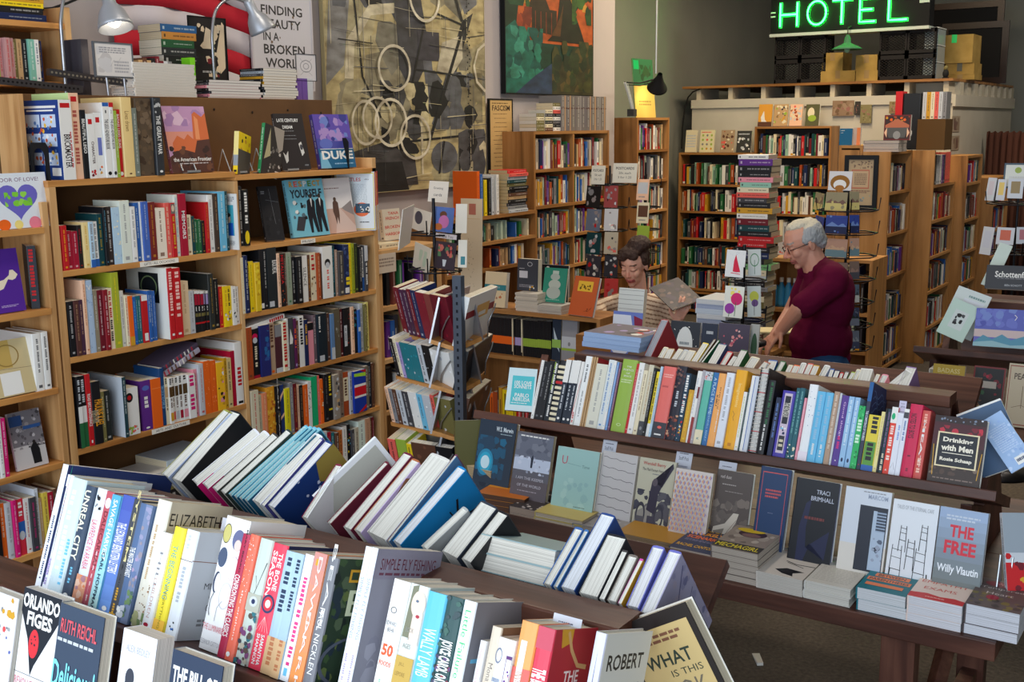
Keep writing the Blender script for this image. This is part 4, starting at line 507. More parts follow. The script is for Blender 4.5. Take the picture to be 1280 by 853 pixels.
frow([(c7(236,556),c7(560,216),c7(206,548),(110,40,56),'maroon hardcover with white page block under the splayed board'+R_,{}),(c7(348,590),c7(690,172),c7(290,574),(110,34,60),'cream paged hardcover with maroon boards beside the splayed grey board'+R_,{}),(c7(404,604),c7(730,206),c7(350,592),(176,104,66),'cream paged book with lavender cover and brown figure'+R_,{'cb':(196,176,214),'b':[('p',[(.3,.9),(.75,1),(.95,.8),(.6,.7),(.7,.5),(.3,.55)],(150,100,76)),('m',.2,.08,.8,.42,7,(110,90,140))]}),(c7(540,648),c7(900,200),c7(412,610),(214,210,204),'thick cream paged hardcover before the blue album'+R_,{'cb':'L'}),(c7(560,652),c7(938,172),c7(542,648),(110,60,84),'slim maroon and blue hardcover standing against the blue album'+R_,{'cb':(80,120,160),'b':[('r',.1,.05,.4,.2,(190,210,200)),('t','G',.25,.12,.16,.09,'g',1)]}),(c7(622,672),c7(988,252),c7(562,655),(24,126,186),'bright blue hardcover with black bird strokes on its cover'+R_,{'pg':(236,238,244),'b':[('c',[(.15,.02),(.3,.2),(.4,.4),(.62,.62),(.74,.84)],.006,'k'),('c',[(.5,.5),(.7,.62),(.9,.55)],.005,'k'),('c',[(.35,.3),(.5,.36),(.55,.26)],.003,'k'),('c',[(.62,.62),(.6,.8)],.003,'k')]}),(c7(765,700),c7(1000,478),c7(712,690),(176,178,176),'cream paged grey hardcover, first of the three low ones'+R_,{'h':.22}),(c7(935,748),c7(1160,462),c7(822,716),(52,58,70),'thick slate hardcover, second of the three low ones'+R_,{'h':.22}),(c7(1010,772),c7(1222,500),c7(940,752),(32,32,36),'black hardcover with white label, third of the three low ones'+R_,{'b':[('p',[(.1,.1),(.7,.02),(.8,.5),(.5,.6)],'L'),('t','OD',.5,.3,.2,.1,'k',1)]}),(c8(412,388),c8(565,118),c8(366,376),(60,100,160),'blue boarded cream paged hardcover, first of the group at the ridge end',{}),(c8(440,396),c8(590,125),c8(416,390),(70,120,176),'mid blue slim hardcover, second of the group at the ridge end',{}),(c8(522,412),c8(716,56),c8(442,398),(40,70,130),'tall navy hardcover with thick white fanned pages, ridge end of the nearest table',{'pg':(236,240,248)}),(c8(632,444),c8(770,158),c8(530,416),(34,36,42),'thick cream paged black hardcover near the ridge end of the nearest table',{}),(c8(662,452),c8(772,222),c8(634,444),(70,66,66),'charcoal paperback behind the thick black hardcover, ridge end',{'hard':False,}),(c8(718,466),c8(822,246),c8(668,454),(120,112,104),'low grey hardcover near the ridge end of the nearest table',{}),(c8(742,472),c8(846,262),c8(722,467),(214,80,170),'slim pink and yellow paperback near the ridge end of the nearest table',{'hard':False,'cb':'Y'}),(c8(822,494),c8(948,206),c8(758,476),(112,116,190),'periwinkle hardcover, left one of the pair at the ridge end',{'pg':(240,240,244)}),(c8(888,530),c8(1028,228),c8(828,498),(110,112,184),'periwinkle hardcover with grey violet marbled cover, last on the ridge',{'cb':(170,166,196),'pg':(244,244,246),'b':[('b',.02,.02,.98,.98,34,.1,[(150,148,184),(190,180,206),(120,120,160),(176,166,190)]),('c',[(.1,.2),(.4,.4),(.5,.7),(.9,.9)],.003,(96,96,140)),('c',[(.2,.6),(.6,.5),(.9,.6)],.002,(96,96,140))]})],'')
nF=V((0,-sin(BF),cos(BF)));P_=lambda q:hit(*q,(0,1.665,1.235),nF)
a_,c_=P_(c7(140,402)),P_(c7(484,74));w_=(c_-a_);dp=w_.length;w_.normalize();e_=w_.cross(nF)
sb=thing('open_book','large white edged board with grey endpaper standing open behind the nearest ridge','book',BAS(e_,w_,nF,a_))
k_=tan(rad(20))
g=G();H_=.24;sh=.055
def bx(g,y0,y1,z0,z1,x0,x1,c):g.hexa([(x0-z0*.28,y0,z0),(x1-z0*.28,y0,z0),(x1-z0*.28,y1,z0),(x0-z0*.28,y1,z0),(x0-z1*.28,y0,z1),(x1-z1*.28,y0,z1),(x1-z1*.28,y1,z1),(x0-z1*.28,y1,z1)],c)
bx(g,0,dp,-H_,0,-.006,0,(228,230,232));g.build('cover',PRINT,sb,None).matrix_parent_inverse.identity()
g=G();bx(g,.012,dp-.012,-H_+.012,-.012,.0002,.0008,(178,178,168));g.build('endpaper',PRINT,sb).matrix_parent_inverse.identity()
ta=rad(17);cu_,cw_=V((0,sin(ta),cos(ta))),V((0,cos(ta),-sin(ta)))
for i,lb in enumerate(('lower of two hardcovers with pale teal cloth lying flat behind the ridge','upper of two hardcovers with pale teal cloth lying flat behind the ridge')):
 q=hY(690-3*i,734,1.70)
 M=BAS(cu_,-cw_,(-1,0,0),q+cw_*.165+cu_*(.0365*i-.004));book(lb,M,.036,.16,(hY(690,734,1.7)-hY(590,708,1.7)).x-.012*i,(150,176,180),True,pages=(240,236,226))
a_,b_,c_,d_=(730,798),(857,753),(735,860),(900,860)
P1=hY(856,753,1.62);P0=hY(735,797,1.62);dx=(P1-P0).normalized();dz=V((-dx.z,0,dx.x));dz=-dz if dz.z>0 else dz
wd=.16;hh=.235
up_=V((0,0,0))-dz
nx=dx.cross(up_).normalized();nx=nx if nx.y<0 else-nx
M=BAS(nx,dx,nx.cross(dx),P1-dx*wd-(nx.cross(dx))*hh)@Ry(0)
book('black bordered book about reading with tan cover, leaning past the ridge end',M@Tr(-.03,0,0),.03,wd,hh,(38,32,30),True,front=[('r',.1,.05,.93,.9,(196,170,116)),('m',.14,.78,.8,.86,2,(120,80,60)),('t','WHAT',.5,.66,.6,.1,(50,60,50),1),('t','IS THIS',.66,.55,.4,.05,(50,60,50)),('t','BOOK',.5,.42,.66,.14,(110,100,84),0),('t','ABOUT',.5,.24,.66,.1,(40,50,46),1)],pages=(226,214,190))
def card(label,px,y,z,w=.055,h=.07,tilt=20,x=None,col=(226,228,240)):
 p=hit(px[0],px[1],(0,y,z),NV);g=G().box(0,-.0006,0,w,.0006,h,col)
 art(g,(0,-.0006,0),(w,0,0),(0,0,h),[('m',.2,.8,.8,.86,1,(110,110,130)),('t','Staff Pick',.5,.66,.62,.13,(80,80,100)),('m',.12,.15,.8,.42,3,(150,150,170))])
 g.v=[tuple(V(v))for v in g.v]
 o=g.build('shelf_card',PRINT,None,BAS((1,0,0),VV,UV,p-UV*h));tag(o,label,'card');return o
card('white staff pick card behind the crimson novel, nearest table',(693,766),1.352+.1,1.08-.03)
card('white staff pick card behind the thick moon-patterned hardcover, nearest table',(279,647),1.352+.11,1.08-.04,.06)
display_table('dark-stained display table in the middle with face-out poetry and a row of spines',-2.28,-.54,3.185,3.42,1.275,2.83,-2.02,-.73,2)
MYF,MZ=3.187,1.08
M1=(620,430,7.111);M2=(780,440,6.4);M3=(940,460,6.4);M4=(1100,480,6.094)
MW='sloping shelf of the middle table'
BND=[('r',0,i*.085+.02,1,i*.085+.065,'c' if i!=7 else 'r')for i in range(11)]
NT={'s':[('r',0,.64,1,1,'w'),('M',.5,.3,.6,.2,'L'),('e',.5,.07,.25,.02,'w')]}
k_=trow(MYF,MZ,M1,(400,150),[(428,148,'w','e'),(472,160,'k','e',{'n':'thick black poetry paperback with grey lettering, third from left, middle table'}),(512,152,'k','w'),(558,150,(34,40,46),'w',{'s':[('M',.35,.3,.97,.5,'l'),('M',.6,.36,.95,.05,'w')]}),(624,150,(36,38,44),'c',{'s':BND,'n':'dark paperback banded with cream bars and a red bar, middle table row'}),(672,146,(36,44,58),'w',dict(NT,n='navy paperback with white head, first of three alike, middle table row')),(714,149,(36,44,58),'w',dict(NT,n='navy paperback with white head, second of three alike, middle table row')),(755,152,(36,44,58),'w',dict(NT,n='navy paperback with white head, third of three alike, middle table row')),(782,160,'w','r',{'s':[('p',[(0,.1),(1,.7),(1,.75),(0,.2)],'r'),('M',.5,.5,.2,.02,'r')]}),(856,114,(238,240,240),'k',{'s':[('M',.5,.22,.88,.6,'E'),('M',.5,.16,.5,.12,'e')]}),(870,118,'a','d'),(886,118,'a','d'),(904,120,'a','d',{'d':.19,'cf':(46,44,38),'n':'tan spined paperback with red and green still life cover showing, middle table row','f':[('p',[(0,.7),(0,1),(1,1),(.9,.75),(.4,.62)],(150,24,40)),('o',.3,.66,.3,.14,.3,(90,90,60)),('c',[(.1,.1),(.4,.4),(.8,.5)],.006,(120,100,60)),('b',0,0,.8,.3,8,.12,[(130,40,40),(90,30,34)])]}),(994,188,(222,220,204),'e',{'d':.11}),(1052,146,(220,226,226),'b'),(1076,154,'w','s'),(1094,165,(120,160,214),'w'),(1112,170,(130,84,110),'w'),(1256,148,(152,184,76),'w',{'hard':True,'s':[('t','THE',.5,.9,.3,.022,'w'),('t','POETICS',.5,.855,.66,.026,'w'),('t','OF',.5,.81,.24,.022,'w'),('t','SPACE',.5,.77,.5,.024,'w'),('m',.15,.67,.85,.73,2,(210,226,170)),('o',.5,.1,.14,.02,.3,(210,226,170))],'n':'thick lime green hardcover with white stacked title, middle table row'}),(1278,180,'r','w')],MW)
k_=trow(MYF,MZ,M2,(121,100),[(168,92,'w','e',{'d':.17}),(192,152,'c','d'),(242,108,(214,206,182),'k',{'s':[('r',0,0,1,.2,(70,70,74)),('e',.5,.1,.25,.025,'e'),('M',.6,.2,.9,.3,'a')]}),(262,132,'k','w'),(284,160,'y','k',{'s':[('r',0,0,1,.2,'w'),('M',.5,.4,.9,.25,'k')]}),(312,120,'u','e'),(420,126,(232,112,104),'k',{'s':[('r',0,0,1,.22,(58,58,66)),('m',.15,.84,.85,.9,2,(250,180,170)),('m',.15,.7,.7,.74,1,(190,80,80)),('e',.5,.15,.16,.02,'x'),('r',.2,.04,.7,.06,'w')],'n':'wide coral hardcover with charcoal foot, middle table row','hard':True}),(506,120,(34,30,44),'w',{'hard':True,'cf':(34,30,34),'s':[('b',0,.7,1,1,24,.16,[(90,50,50),(60,50,60),(130,90,80)]),('b',0,0,1,.34,30,.16,[(150,70,50),(90,50,50),(200,150,120),(60,40,50)]),('M',.5,.24,.66,.42,'L')],'n':'dark floral hardcover beside the wide coral one, middle table row'}),(540,176,(26,58,80),'w',{'d':.16,'s':[('b',.3,0,.9,.3,12,.2,['Y','w','r']),('M',.5,.5,.97,.35,'w'),('b',.2,.5,.8,.7,6,.16,['r','w'])]}),(562,292,'Y','y',{'h':.17}),(626,156,'w','m',{'s':[('r',.6,.62,1,.78,'m'),('r',.4,.0,1,.36,(150,50,50)),('M',.3,.3,.9,.4,'L')]}),(650,150,(176,170,176),'w'),(712,164,(96,186,166),'w',{'s':[('r',0,.88,1,1,'L'),('b',.05,.89,.95,.99,12,.1,['x','k','m']),('r',0,0,1,.2,'c'),('t','K',.5,.08,.3,.03,'t',1)]}),(758,168,(50,110,170),'w',{'s':[('T','A PLACE IN TIME',.5,.68,.5,.5,(200,226,236),0),('T','WENDELL BERRY',.5,.26,.3,.4,(160,200,226))],'n':'blue paperback with pale capitals between teal and orange, middle table row'}),(818,178,(244,172,96),'z',{'s':[('T','BIRDS',.6,.66,.14,.3,'d'),('M',.35,.2,.7,.55,'d'),('M',.8,.12,.5,.2,'w')]}),(888,174,(226,230,240),'e'),(986,152,(240,172,36),'w',{'hard':True,'s':[('T','Imaginations',.5,.68,.36,.3,(252,226,150),0),('c',[(.3,.48),(.5,.44),(.4,.4),(.5,.36)],.001,'d'),('r',.35,.04,.65,.08,(200,130,30))],'d':.16,'n':'thick golden yellow hardcover with pale script, middle table row'}),(996,264,'w','l',{'h':.185}),(1020,200,'T','w',{'h':.2}),(1082,196,(208,212,222),'b',{'s':[('r',0,0,.4,1,'w'),('r',.42,.02,.5,.98,'b')],'d':.17}),],MW,first=k_)
def xh(p,yf=MYF,zs=MZ):q=tplane(*p,yf,zs);return q.x,(q-V((0,yf,zs))).dot(UV)
x1_,h1_=xh((780+1165/6.4,440+132/6.4));x0_=xh((780+1084/6.4,440+160/6.4))[0]
nb=thing('spiral_notebook','black and white checked wire-bound notebook standing among the spines, middle table','notebook',BAS((1,0,0),VV,UV,V((x0_+.001,MYF,MZ))+UV*.001))
tn=x1_-x0_-.002
g=G().box(0,.006,0,.003,.17,h1_,(40,40,44)).box(tn-.003,.006,0,tn,.17,h1_,(46,42,44));g.build('cover',PRINT,nb)
G().box(.0032,.01,.003,tn-.0032,.166,h1_-.003,'w').build('page_block',PAPER,nb)
for i in range(22):
 z=.006+i*(h1_-.012)/21;G().tube([(tn/2+cos(a)*tn*.48,.006+sin(a)*.007,z)for a in[2*pi*j/10 for j in range(10)]],.0012,5,'w' if i%5 else(220,60,80),closed=True).build('wire_ring',METAL,nb)
k_+=1
trow(MYF,MZ,M2,(1168,140),[(1216,232,'k','w',{'s':[('M',.6,.3,.97,.4,'g'),('M',.5,.2,.4,.05,'w')]})],MW,first=k_);k_+=1
CHK=[('b',.1,.1,.95,.9,30,.05,['k',(60,60,70)])]
k_=trow(MYF,MZ,M3,(197,200),[(232,240,(24,34,66),'s',{'s':[('M',.5,.35,.9,.3,(90,120,180))]}),(350,192,(74,62,166),'w',{'hard':True,'s':[('r',.22,.06,.8,.96,(206,190,206)),('r',.3,.5,.72,.92,(34,34,46)),('T','THE FASTEAUX',.51,.71,.38,.22,(220,214,200),1),('b',.3,.34,.72,.46,8,.12,['w','s','n']),('r',.3,.1,.72,.32,(40,40,50)),('m',.36,.14,.66,.28,2,'c')],'n':'purple hardcover with framed dark title panels, middle table row'}),(388,164,(30,92,104),'w',{'s':[('M',.5,.3,.95,.35,(110,170,170)),('b',.1,.02,.9,.22,8,.3,['c','w','k'])]}),(428,166,(30,92,104),'w',{'s':[('M',.5,.3,.95,.35,(110,170,170)),('b',.1,.02,.9,.22,8,.3,['c','w','k'])],'n':'teal green slim paperback, right-hand one of the pair, middle table row'}),(442,210,'i','w',{'h':.19}),(530,138,(238,240,242),'e',{'hard':True,'d':.16,'s':[('b',.1,.45,.95,.95,14,.06,[(110,130,170),(150,160,180)]),('r',0,0,1,.12,(236,226,236))],'n':'thick white hardcover with small blue figures, middle table row'}),(592,194,(104,186,226),'w',{'s':[('M',.5,.3,.95,.3,(150,190,220)),('M',.5,.24,.26,.08,'w')],'n':'sky blue paperback, left one of the pair in the middle table row'}),(656,204,(104,186,226),'w',{'s':[('M',.5,.3,.95,.3,(150,190,220)),('M',.5,.24,.26,.08,'w')],'n':'sky blue paperback, right one of the pair in the middle table row'}),(704,194,(176,146,124),'w',{'s':[('M',.5,.34,.95,.2,(220,200,180))]}),(722,204,'L','e'),(776,226,(84,52,140),'w',{'s':[('T','Good things',.5,.66,.36,.5,(226,190,230),0),('M',.5,.34,.42,.2,'h'),('t','a',.5,.08,.2,.025,'w',1)]}),(822,234,(150,190,226),'w',{'s':[('M',.5,.34,.95,.3,(206,226,240)),('e',.5,.1,.2,.03,'n')]}),(866,240,(150,190,226),'w',{'s':[('M',.5,.34,.95,.3,(206,226,240)),('e',.5,.1,.2,.03,'n')],'n':'pale blue paperback, right-hand one of the pair, middle table row'}),(908,308,(40,176,96),'w',{'s':[('M',.5,.6,.78,.4,(210,240,214)),('b',.05,.78,.95,1,8,.2,[(90,210,130),(20,120,60)]),('b',.05,0,.95,.4,10,.2,[(90,210,130),(20,120,60)])]}),(974,116,(46,52,74),'w',{'d':.17,'cf':(40,56,100),'s':[('r',0,.78,1,1,(30,90,150)),('T','THE COMPETENCE OF THE BIRDS',.5,.5,.62,.34,(214,220,230),1),('t','o',.5,.06,.3,.02,'r',1)],'f':[('c',[(x/10,.52+.06*j+.04*sin(x*1.3+j))for x in range(1,10)],.0016,(120,160,210))for j in range(7)]+[('p',[(.1,.1),(.3,.5),(.8,.44),(.9,.1)],(120,110,110))],'n':'tall navy and slate paperback with waves on its showing cover, middle table row'}),(1020,430,(226,204,60),'k',{'h':.165,'s':[('M',.6,.5,.97,.6,'k'),('r',.05,.1,.95,.52,(90,150,60)),('M',.5,.5,.5,.12,'k'),('r',0,0,1,.1,'b')]}),(1060,394,(236,222,150),'a',{'h':.178}),(1084,328,'k','v'),(1118,332,(30,56,66),'w',{'s':[('M',.5,.36,.95,.4,(120,90,130)),('M',.5,.5,.3,.04,'c')]}),(1172,318,(226,66,48),'w',{'s':[('r',0,.76,1,1,'w'),('e',.4,.86,.3,.05,'G'),('M',.5,.5,.72,.2,(250,220,210)),('t','A',.5,.06,.3,.03,'w',1)]}),(1216,366,(226,228,238),'b',{'s':[('M',.6,.3,.8,.55,(120,150,210)),('c',[(.2,.1),(.5,.2),(.8,.08)],.001,'e')]}),(1262,334,(226,228,238),'k',{'s':[('r',0,.86,1,.95,'E'),('r',0,.95,1,1,'w'),('M',.5,.36,.82,.5,(90,120,170))]})],MW,first=k_)
k_=trow(MYF,MZ,M4,(228,158),[(330,163,(206,30,78),'k',{'hard':True,'s':[('T','NOTES TO BOYS',.4,.7,.44,.34,(60,10,30),1),('M',.5,.25,.3,.24,(120,20,50)),('M',.5,.2,.12,.06,(120,20,50))],'d':.15,'n':'thick crimson pink hardcover with dark capitals, middle table row'}),(390,210,(206,84,76),'w',{'s':[('T','MEAT',.45,.52,.3,.7,'w',1),('M',.5,.4,.95,.74,(240,170,150)),('M',.5,.4,.3,.06,(240,190,170))],'n':'coral paperback with big white four-letter title, middle table row'})],MW,first=k_)
p_=V((0,MYF,MZ));q1,q2=tplane(1100+425/6.094,480+235/6.094,MYF,MZ),tplane(1100+822/6.094,480+262/6.094,MYF,MZ)
hB=(q1-p_).dot(UV);wB=q2.x-q1.x
book('dark novel with framed white title over red bar stools, face out at the row end',BAS(NV,(1,0,0),UV,V((q1.x,MYF,MZ))+UV*.0008+VV*.03)@Tr(-.03+.028,0,0),.03,wB,hB,(70,44,36),True,front=[('r',0,.0,1,1,(46,30,30)),('r',0,.56,1,.9,(70,24,32)),('b',.1,.62,.95,.86,14,.09,[(150,26,46),(120,20,40),(190,40,60)]),('b',.1,.92,.95,1,12,.03,[(200,210,226),(120,130,150)]),('r',0,.0,1,.26,(58,44,38)),('b',.02,.12,.98,.26,12,.06,[(120,100,84),(80,60,50)]),('l',.08,.1,.04,.56,.002,'Y'),('l',.94,.1,.98,.5,.002,'Y'),('r',.1,.24,.9,.76,(232,216,176)),('r',.13,.26,.87,.74,(30,32,40)),('t','Drinking',.5,.64,.58,.09,(240,232,214),2),('t','with Men',.5,.53,.62,.09,(240,232,214),2),('r',.22,.445,.8,.455,(240,232,214)),('t','Rosie Schaap',.5,.35,.62,.07,(240,232,214),2),('m',.1,.05,.9,.08,1,(130,110,100))],pages=(214,210,208))
def slump(label,TL,TR,BR,t,c,front,hard=True,y=3.30,**k):
 A_,B_,C_=[hit(*q,(0,y,1.08),NV)for q in(TL,TR,BR)]
 r=(B_-A_);w=r.length;r.normalize();u=r.cross(-NV);u=NV.cross(r);h=abs((C_-B_).dot(u));
 return book(label,BAS(NV,r,u,A_-u*h)@Tr(-t,0,0),t,w,h,c,hard,None,front,**k)
slump('white framed slate blue board book slumped against the shelf end, middle table',(1195,519),(1250,498),(1284,578),.02,(64,92,124),[('r',.0,.0,1,1,(66,94,128)),('r',0,.97,1,1,'w')],y=3.34,cf=(66,94,128))
slump('pale blue paperback with barcode showing its starry back, slumped at the shelf end',(1222,530),(1251,513),(1277,585),.012,(156,186,226),[('b',.02,.02,.98,.98,40,.1,[(176,200,234),(140,170,220),(190,210,240),(150,180,226)]),('m',.15,.35,.85,.8,12,(186,206,236)),('r',.4,.06,.9,.2,'w'),('m',.44,.09,.86,.18,1,(60,70,100))],False,y=3.28)
card('white staff pick card behind the black and teal spines, middle table row',(1125,501),MYF+.02,MZ,.02,.05,col=(200,196,220))
def mfo(label,TL,TR,c,front,t=.015,hard=False,y=3.02,tilt=16,zb=.8,**k):return faceout(label,'T',TL,TR,zb,y,tilt,t,c,front,hard,**k)
LO=', lower ledge of the middle table'
mfo('blue black book with glowing turquoise moon'+LO,(601.5,525),(646.5,533),(28,44,62),[('r',0,0,1,1,(34,50,68)),('b',.02,.25,.8,.8,40,.14,[(24,84,116),(30,64,90),(20,100,136)]),('e',.28,.46,.22,.17,(34,140,180)),('e',.28,.46,.17,.13,(40,170,206)),('e',.28,.46,.12,.085,(206,236,246)),('b',.02,.02,.98,.2,14,.1,[(24,36,56),(44,56,70)]),('t','W.S. Merwin',.7,.9,.46,.06,(220,230,236),1),('m',.6,.83,.92,.85,1,(150,170,180))],hard=True,t=.022,y=3.06)
mfo('grey violet book with lone figure before misty trees'+LO,(648,540.5),(693,548),(70,72,86),[('r',0,0,1,1,(96,94,104)),('r',0,.62,1,.97,(104,108,124)),('b',.02,.72,.98,.95,14,.12,[(90,94,110),(120,124,138)]),('r',.0,.52,1,.68,(196,206,226)),('b',.0,.48,1,.7,20,.06,[(210,216,234),(150,156,176)]),('p',[(.47,.56),(.46,.68),(.5,.73),(.53,.68),(.52,.56)],(30,36,56)),('r',0,0,1,.4,(96,86,92)),('m',.1,.94,.95,.97,1,'w'),('t','I AM THE KEEPER',.5,.42,.76,.035,(200,196,206)),('t','OF THE WORLD',.5,.33,.66,.035,(200,196,206)),('m',.2,.25,.8,.27,1,(160,150,160)),('e',.45,.18,.03,.02,(170,130,140))],t=.016)
mfo('pale sea green book with red initial and thin line'+LO,(698.5,559),(750,569),(144,184,180),[('r',0,0,1,1,(160,200,196)),('r',0,0,1,.2,(176,196,160)),('r',0,0,1,.1,(196,190,130)),('b',.2,.2,.9,.6,16,.1,[(150,190,190),(172,208,202)]),('t','U',.2,.83,.13,.11,(196,90,110),0),('l',.28,.79,.6,.775,.0007,(90,130,130)),('t','Time',.72,.775,.18,.04,(110,140,140)),('m',.55,.22,.85,.24,1,(110,140,130))],hard=True,t=.02,spine=[],cb='T',y=3.0)
mfo('pale grey book with rows of tiny tilted lines'+LO,(753.5,565.5),(798,572),(200,196,196),sum([[('c',[(.06+.09*i,.93-.125*j-.004*i+.008*sin(i*2+j))for i in range(11)],.0016,(96,90,96))]for j in range(8)],[]),t=.014)
mfo('ivory poetry book with old photograph of farmer and barrels'+LO,(800.5,573),(846,580.5),(196,192,170),[('b',.0,.02,.5,.6,16,.14,[(70,70,84),(60,60,74),(110,108,110)]),('b',.5,.1,.98,.6,24,.14,[(90,88,96),(70,68,80)]),('p',[(.05,.3),(.35,.4),(.5,.38),(.45,0),(.05,0)],(150,146,140)),('p',[(.35,.35),(.42,.72),(.56,.74),(.7,.66),(.95,.92),(.92,.98),(.62,.56),(.6,.3)],(54,48,66)),('e',.5,.71,.07,.05,(90,80,90)),('o',.2,.28,.13,.16,.3,(60,58,70)),('r',.1,.02,.32,.26,(90,88,96)),('o',.7,.28,.13,.16,.3,(60,58,70)),('r',.4,.0,.62,.28,(70,66,80)),('t','Wendell Berry',.42,.93,.62,.055,(186,100,90),1),('t','The Mad Farmer Poems',.42,.86,.62,.035,(90,86,90)),('m',.4,.8,.62,.82,1,'e')],t=.014)
hx=[]
for j in range(13):
 for i in range(9):
  cx,cy=.06+.11*i+(.055 if j%2 else 0),.94-.058*j;
  if cx<.97:hx+=[('p',[(cx-.05,cy),(cx,cy+.03),(cx,cy-.03)],(226,170,120)),('p',[(cx,cy+.03),(cx+.04,cy),(cx,cy-.03)],(150,140,190))]
mfo('book patterned with orange and lilac cubes'+LO,(845.5,586.5),(892,594.5),(216,206,202),hx+[('t','THE SELF UNSTABLE',.56,.1,.8,.05,(176,166,166))],t=.014,y=2.99)
mfo('brown black book with pale driftwood photograph'+LO,(896.5,589),(942,595.5),(84,74,70),[('b',0,.3,1,.7,24,.14,[(120,108,100),(100,90,84)]),('p',[(0,0),(.1,.3),(.4,.36),(.6,.5),(.75,.5),(.7,.4),(.55,.25),(.9,.05),(.9,0)],(196,186,172)),('p',[(.1,.25),(.4,.3),(.3,.12)],(120,110,100)),('p',[(.5,.2),(.75,.1),(.6,.04)],(110,100,92)),('c',[(.1,.1),(.4,.2),(.7,.42)],.001,'d'),('c',[(.2,.04),(.5,.16),(.66,.3)],.001,'d'),('t','red dust',.28,.92,.3,.04,(200,190,186)),('m',.2,.82,.6,.84,1,(170,160,156)),('m',.3,.74,.8,.755,1,(150,140,136))],t=.02,hard=True)
mfo('dark blue book with thin red frame'+LO,(951.5,585),(990,591.5),(26,52,92),[('r',.1,.1,.9,.95,(196,80,80)),('r',.115,.11,.885,.94,(28,56,96)),('m',.25,.68,.75,.78,3,(190,80,80)),('m',.4,.52,.6,.54,1,(90,100,130)),('m',.2,.24,.8,.26,1,(70,90,130))],t=.024,hard=True,pages=(200,206,220),y=3.0)
mfo('black book with blue figure and small white capitals'+LO,(995.5,601),(1050,607),(18,20,28),[('p',[(.2,.5),(.3,.75),(.42,.8),(.36,.5),(.4,.3),(.9,.5),(.85,.2),(.5,.35),(.3,.05),(.2,.1)],(30,34,66)),('t','TRACI',.66,.88,.3,.045,(200,204,220)),('t','BRIMHALL',.66,.81,.52,.045,(200,204,220)),('m',.3,.58,.8,.63,1,(110,50,50)),('m',.55,.1,.9,.13,1,(150,154,170))],t=.026,hard=True,y=2.97,pages=(170,180,210))
mfo('white novel with tall dark photograph of shutters'+LO,(1058,610),(1115.5,619),(206,212,222),[('r',0,0,1,.45,(214,208,200)),('r',.36,.2,.96,.84,(40,44,56)),('r',.66,.22,.94,.8,(170,186,206)),('r',.74,.6,.94,.8,(60,70,86))]+[('r',.74,.6+.03*i,.94,.612+.03*i,(150,166,190))for i in range(7)]+[('b',.68,.3,.94,.55,12,.06,[(90,100,120),(150,160,180),(60,66,80)]),('t','MARCOM',.72,.93,.42,.045,(150,160,180),1),('m',.4,.965,.9,.98,1,'e'),('t','A Brief',.26,.13,.36,.045,(130,124,100)),('t','History of Yes',.42,.06,.68,.045,(130,124,100))],t=.018,y=2.96)
ch_=[]
for cx,cy,s_ in((.2,.3,1),(.72,.3,1),(.3,.6,.6),(.75,.64,.6),(.5,.45,.7)):
 ch_+=[('l',cx-.13*s_,cy-.2*s_,cx-.1*s_,cy+.24*s_,.0018,'k'),('l',cx+.13*s_,cy-.2*s_,cx+.1*s_,cy+.24*s_,.0018,'k'),('l',cx-.13*s_,cy,cx+.13*s_,cy-.01,.0018,'k'),('l',cx-.1*s_,cy+.12*s_,cx+.1*s_,cy+.11*s_,.0014,'k'),('l',cx-.1*s_,cy+.2*s_,cx+.1*s_,cy+.19*s_,.0014,'k')]
mfo('white book with black cafe chairs drawing'+LO,(1117.5,625),(1174.5,635.5),(222,226,232),ch_+[('c',[(.0,.2),(.3,.14),(.7,.12),(1,.06)],.003,'k'),('l',.05,0,.1,.3,.003,'k'),('l',.95,0,.9,.3,.003,'k'),('t','TALES OF THE ETERNAL CAFE',.5,.93,.8,.04,(170,174,180)),('t','JANET HAMILL',.5,.06,.4,.035,(150,150,156))],t=.016,y=2.96)
mfo('grey blue novel with bold red title and white script'+LO,(1176,636),(1236,645),(120,140,166),grad((96,100,90),(150,170,200),10)+[('t','THE',.5,.78,.5,.12,(206,40,60),2),('t','FREE',.5,.62,.66,.13,(206,40,60),2),('t','Willy Vlautin',.5,.4,.86,.1,(236,240,246),1),('m',.15,.88,.85,.94,2,(190,200,214)),('p',[(0,0),(0,.12),(1,.16),(1,0)],(100,100,84)),('e',.55,.1,.05,.03,(40,50,46))],t=.02,y=2.95,pages=(190,196,206))
easel('wire easel at the ledge end beside the red-titled novel','T',(1246,735),.8,2.98,.16,.03)
faceout('book with yellow and red cover edge on the wire easel, middle table\'s end','T',(1252,640),(1290,650),.82,2.98,22,.02,(200,204,210),[('r',0,0,1,.5,'r'),('b',0,.0,1,.6,14,.14,['Y','r','m']),('r',0,.6,1,1,(150,160,170))],yaw=30)
for px,py,lb,w_ in((755,548,'white staff pick card above the tilted lines book',.052),(847,560,'white staff pick card above the cube-patterned book',.056),(900,576,'white staff pick card above the driftwood book',.058)):
 card(lb,(px,py),3.1,.8+.0,w_,.09)
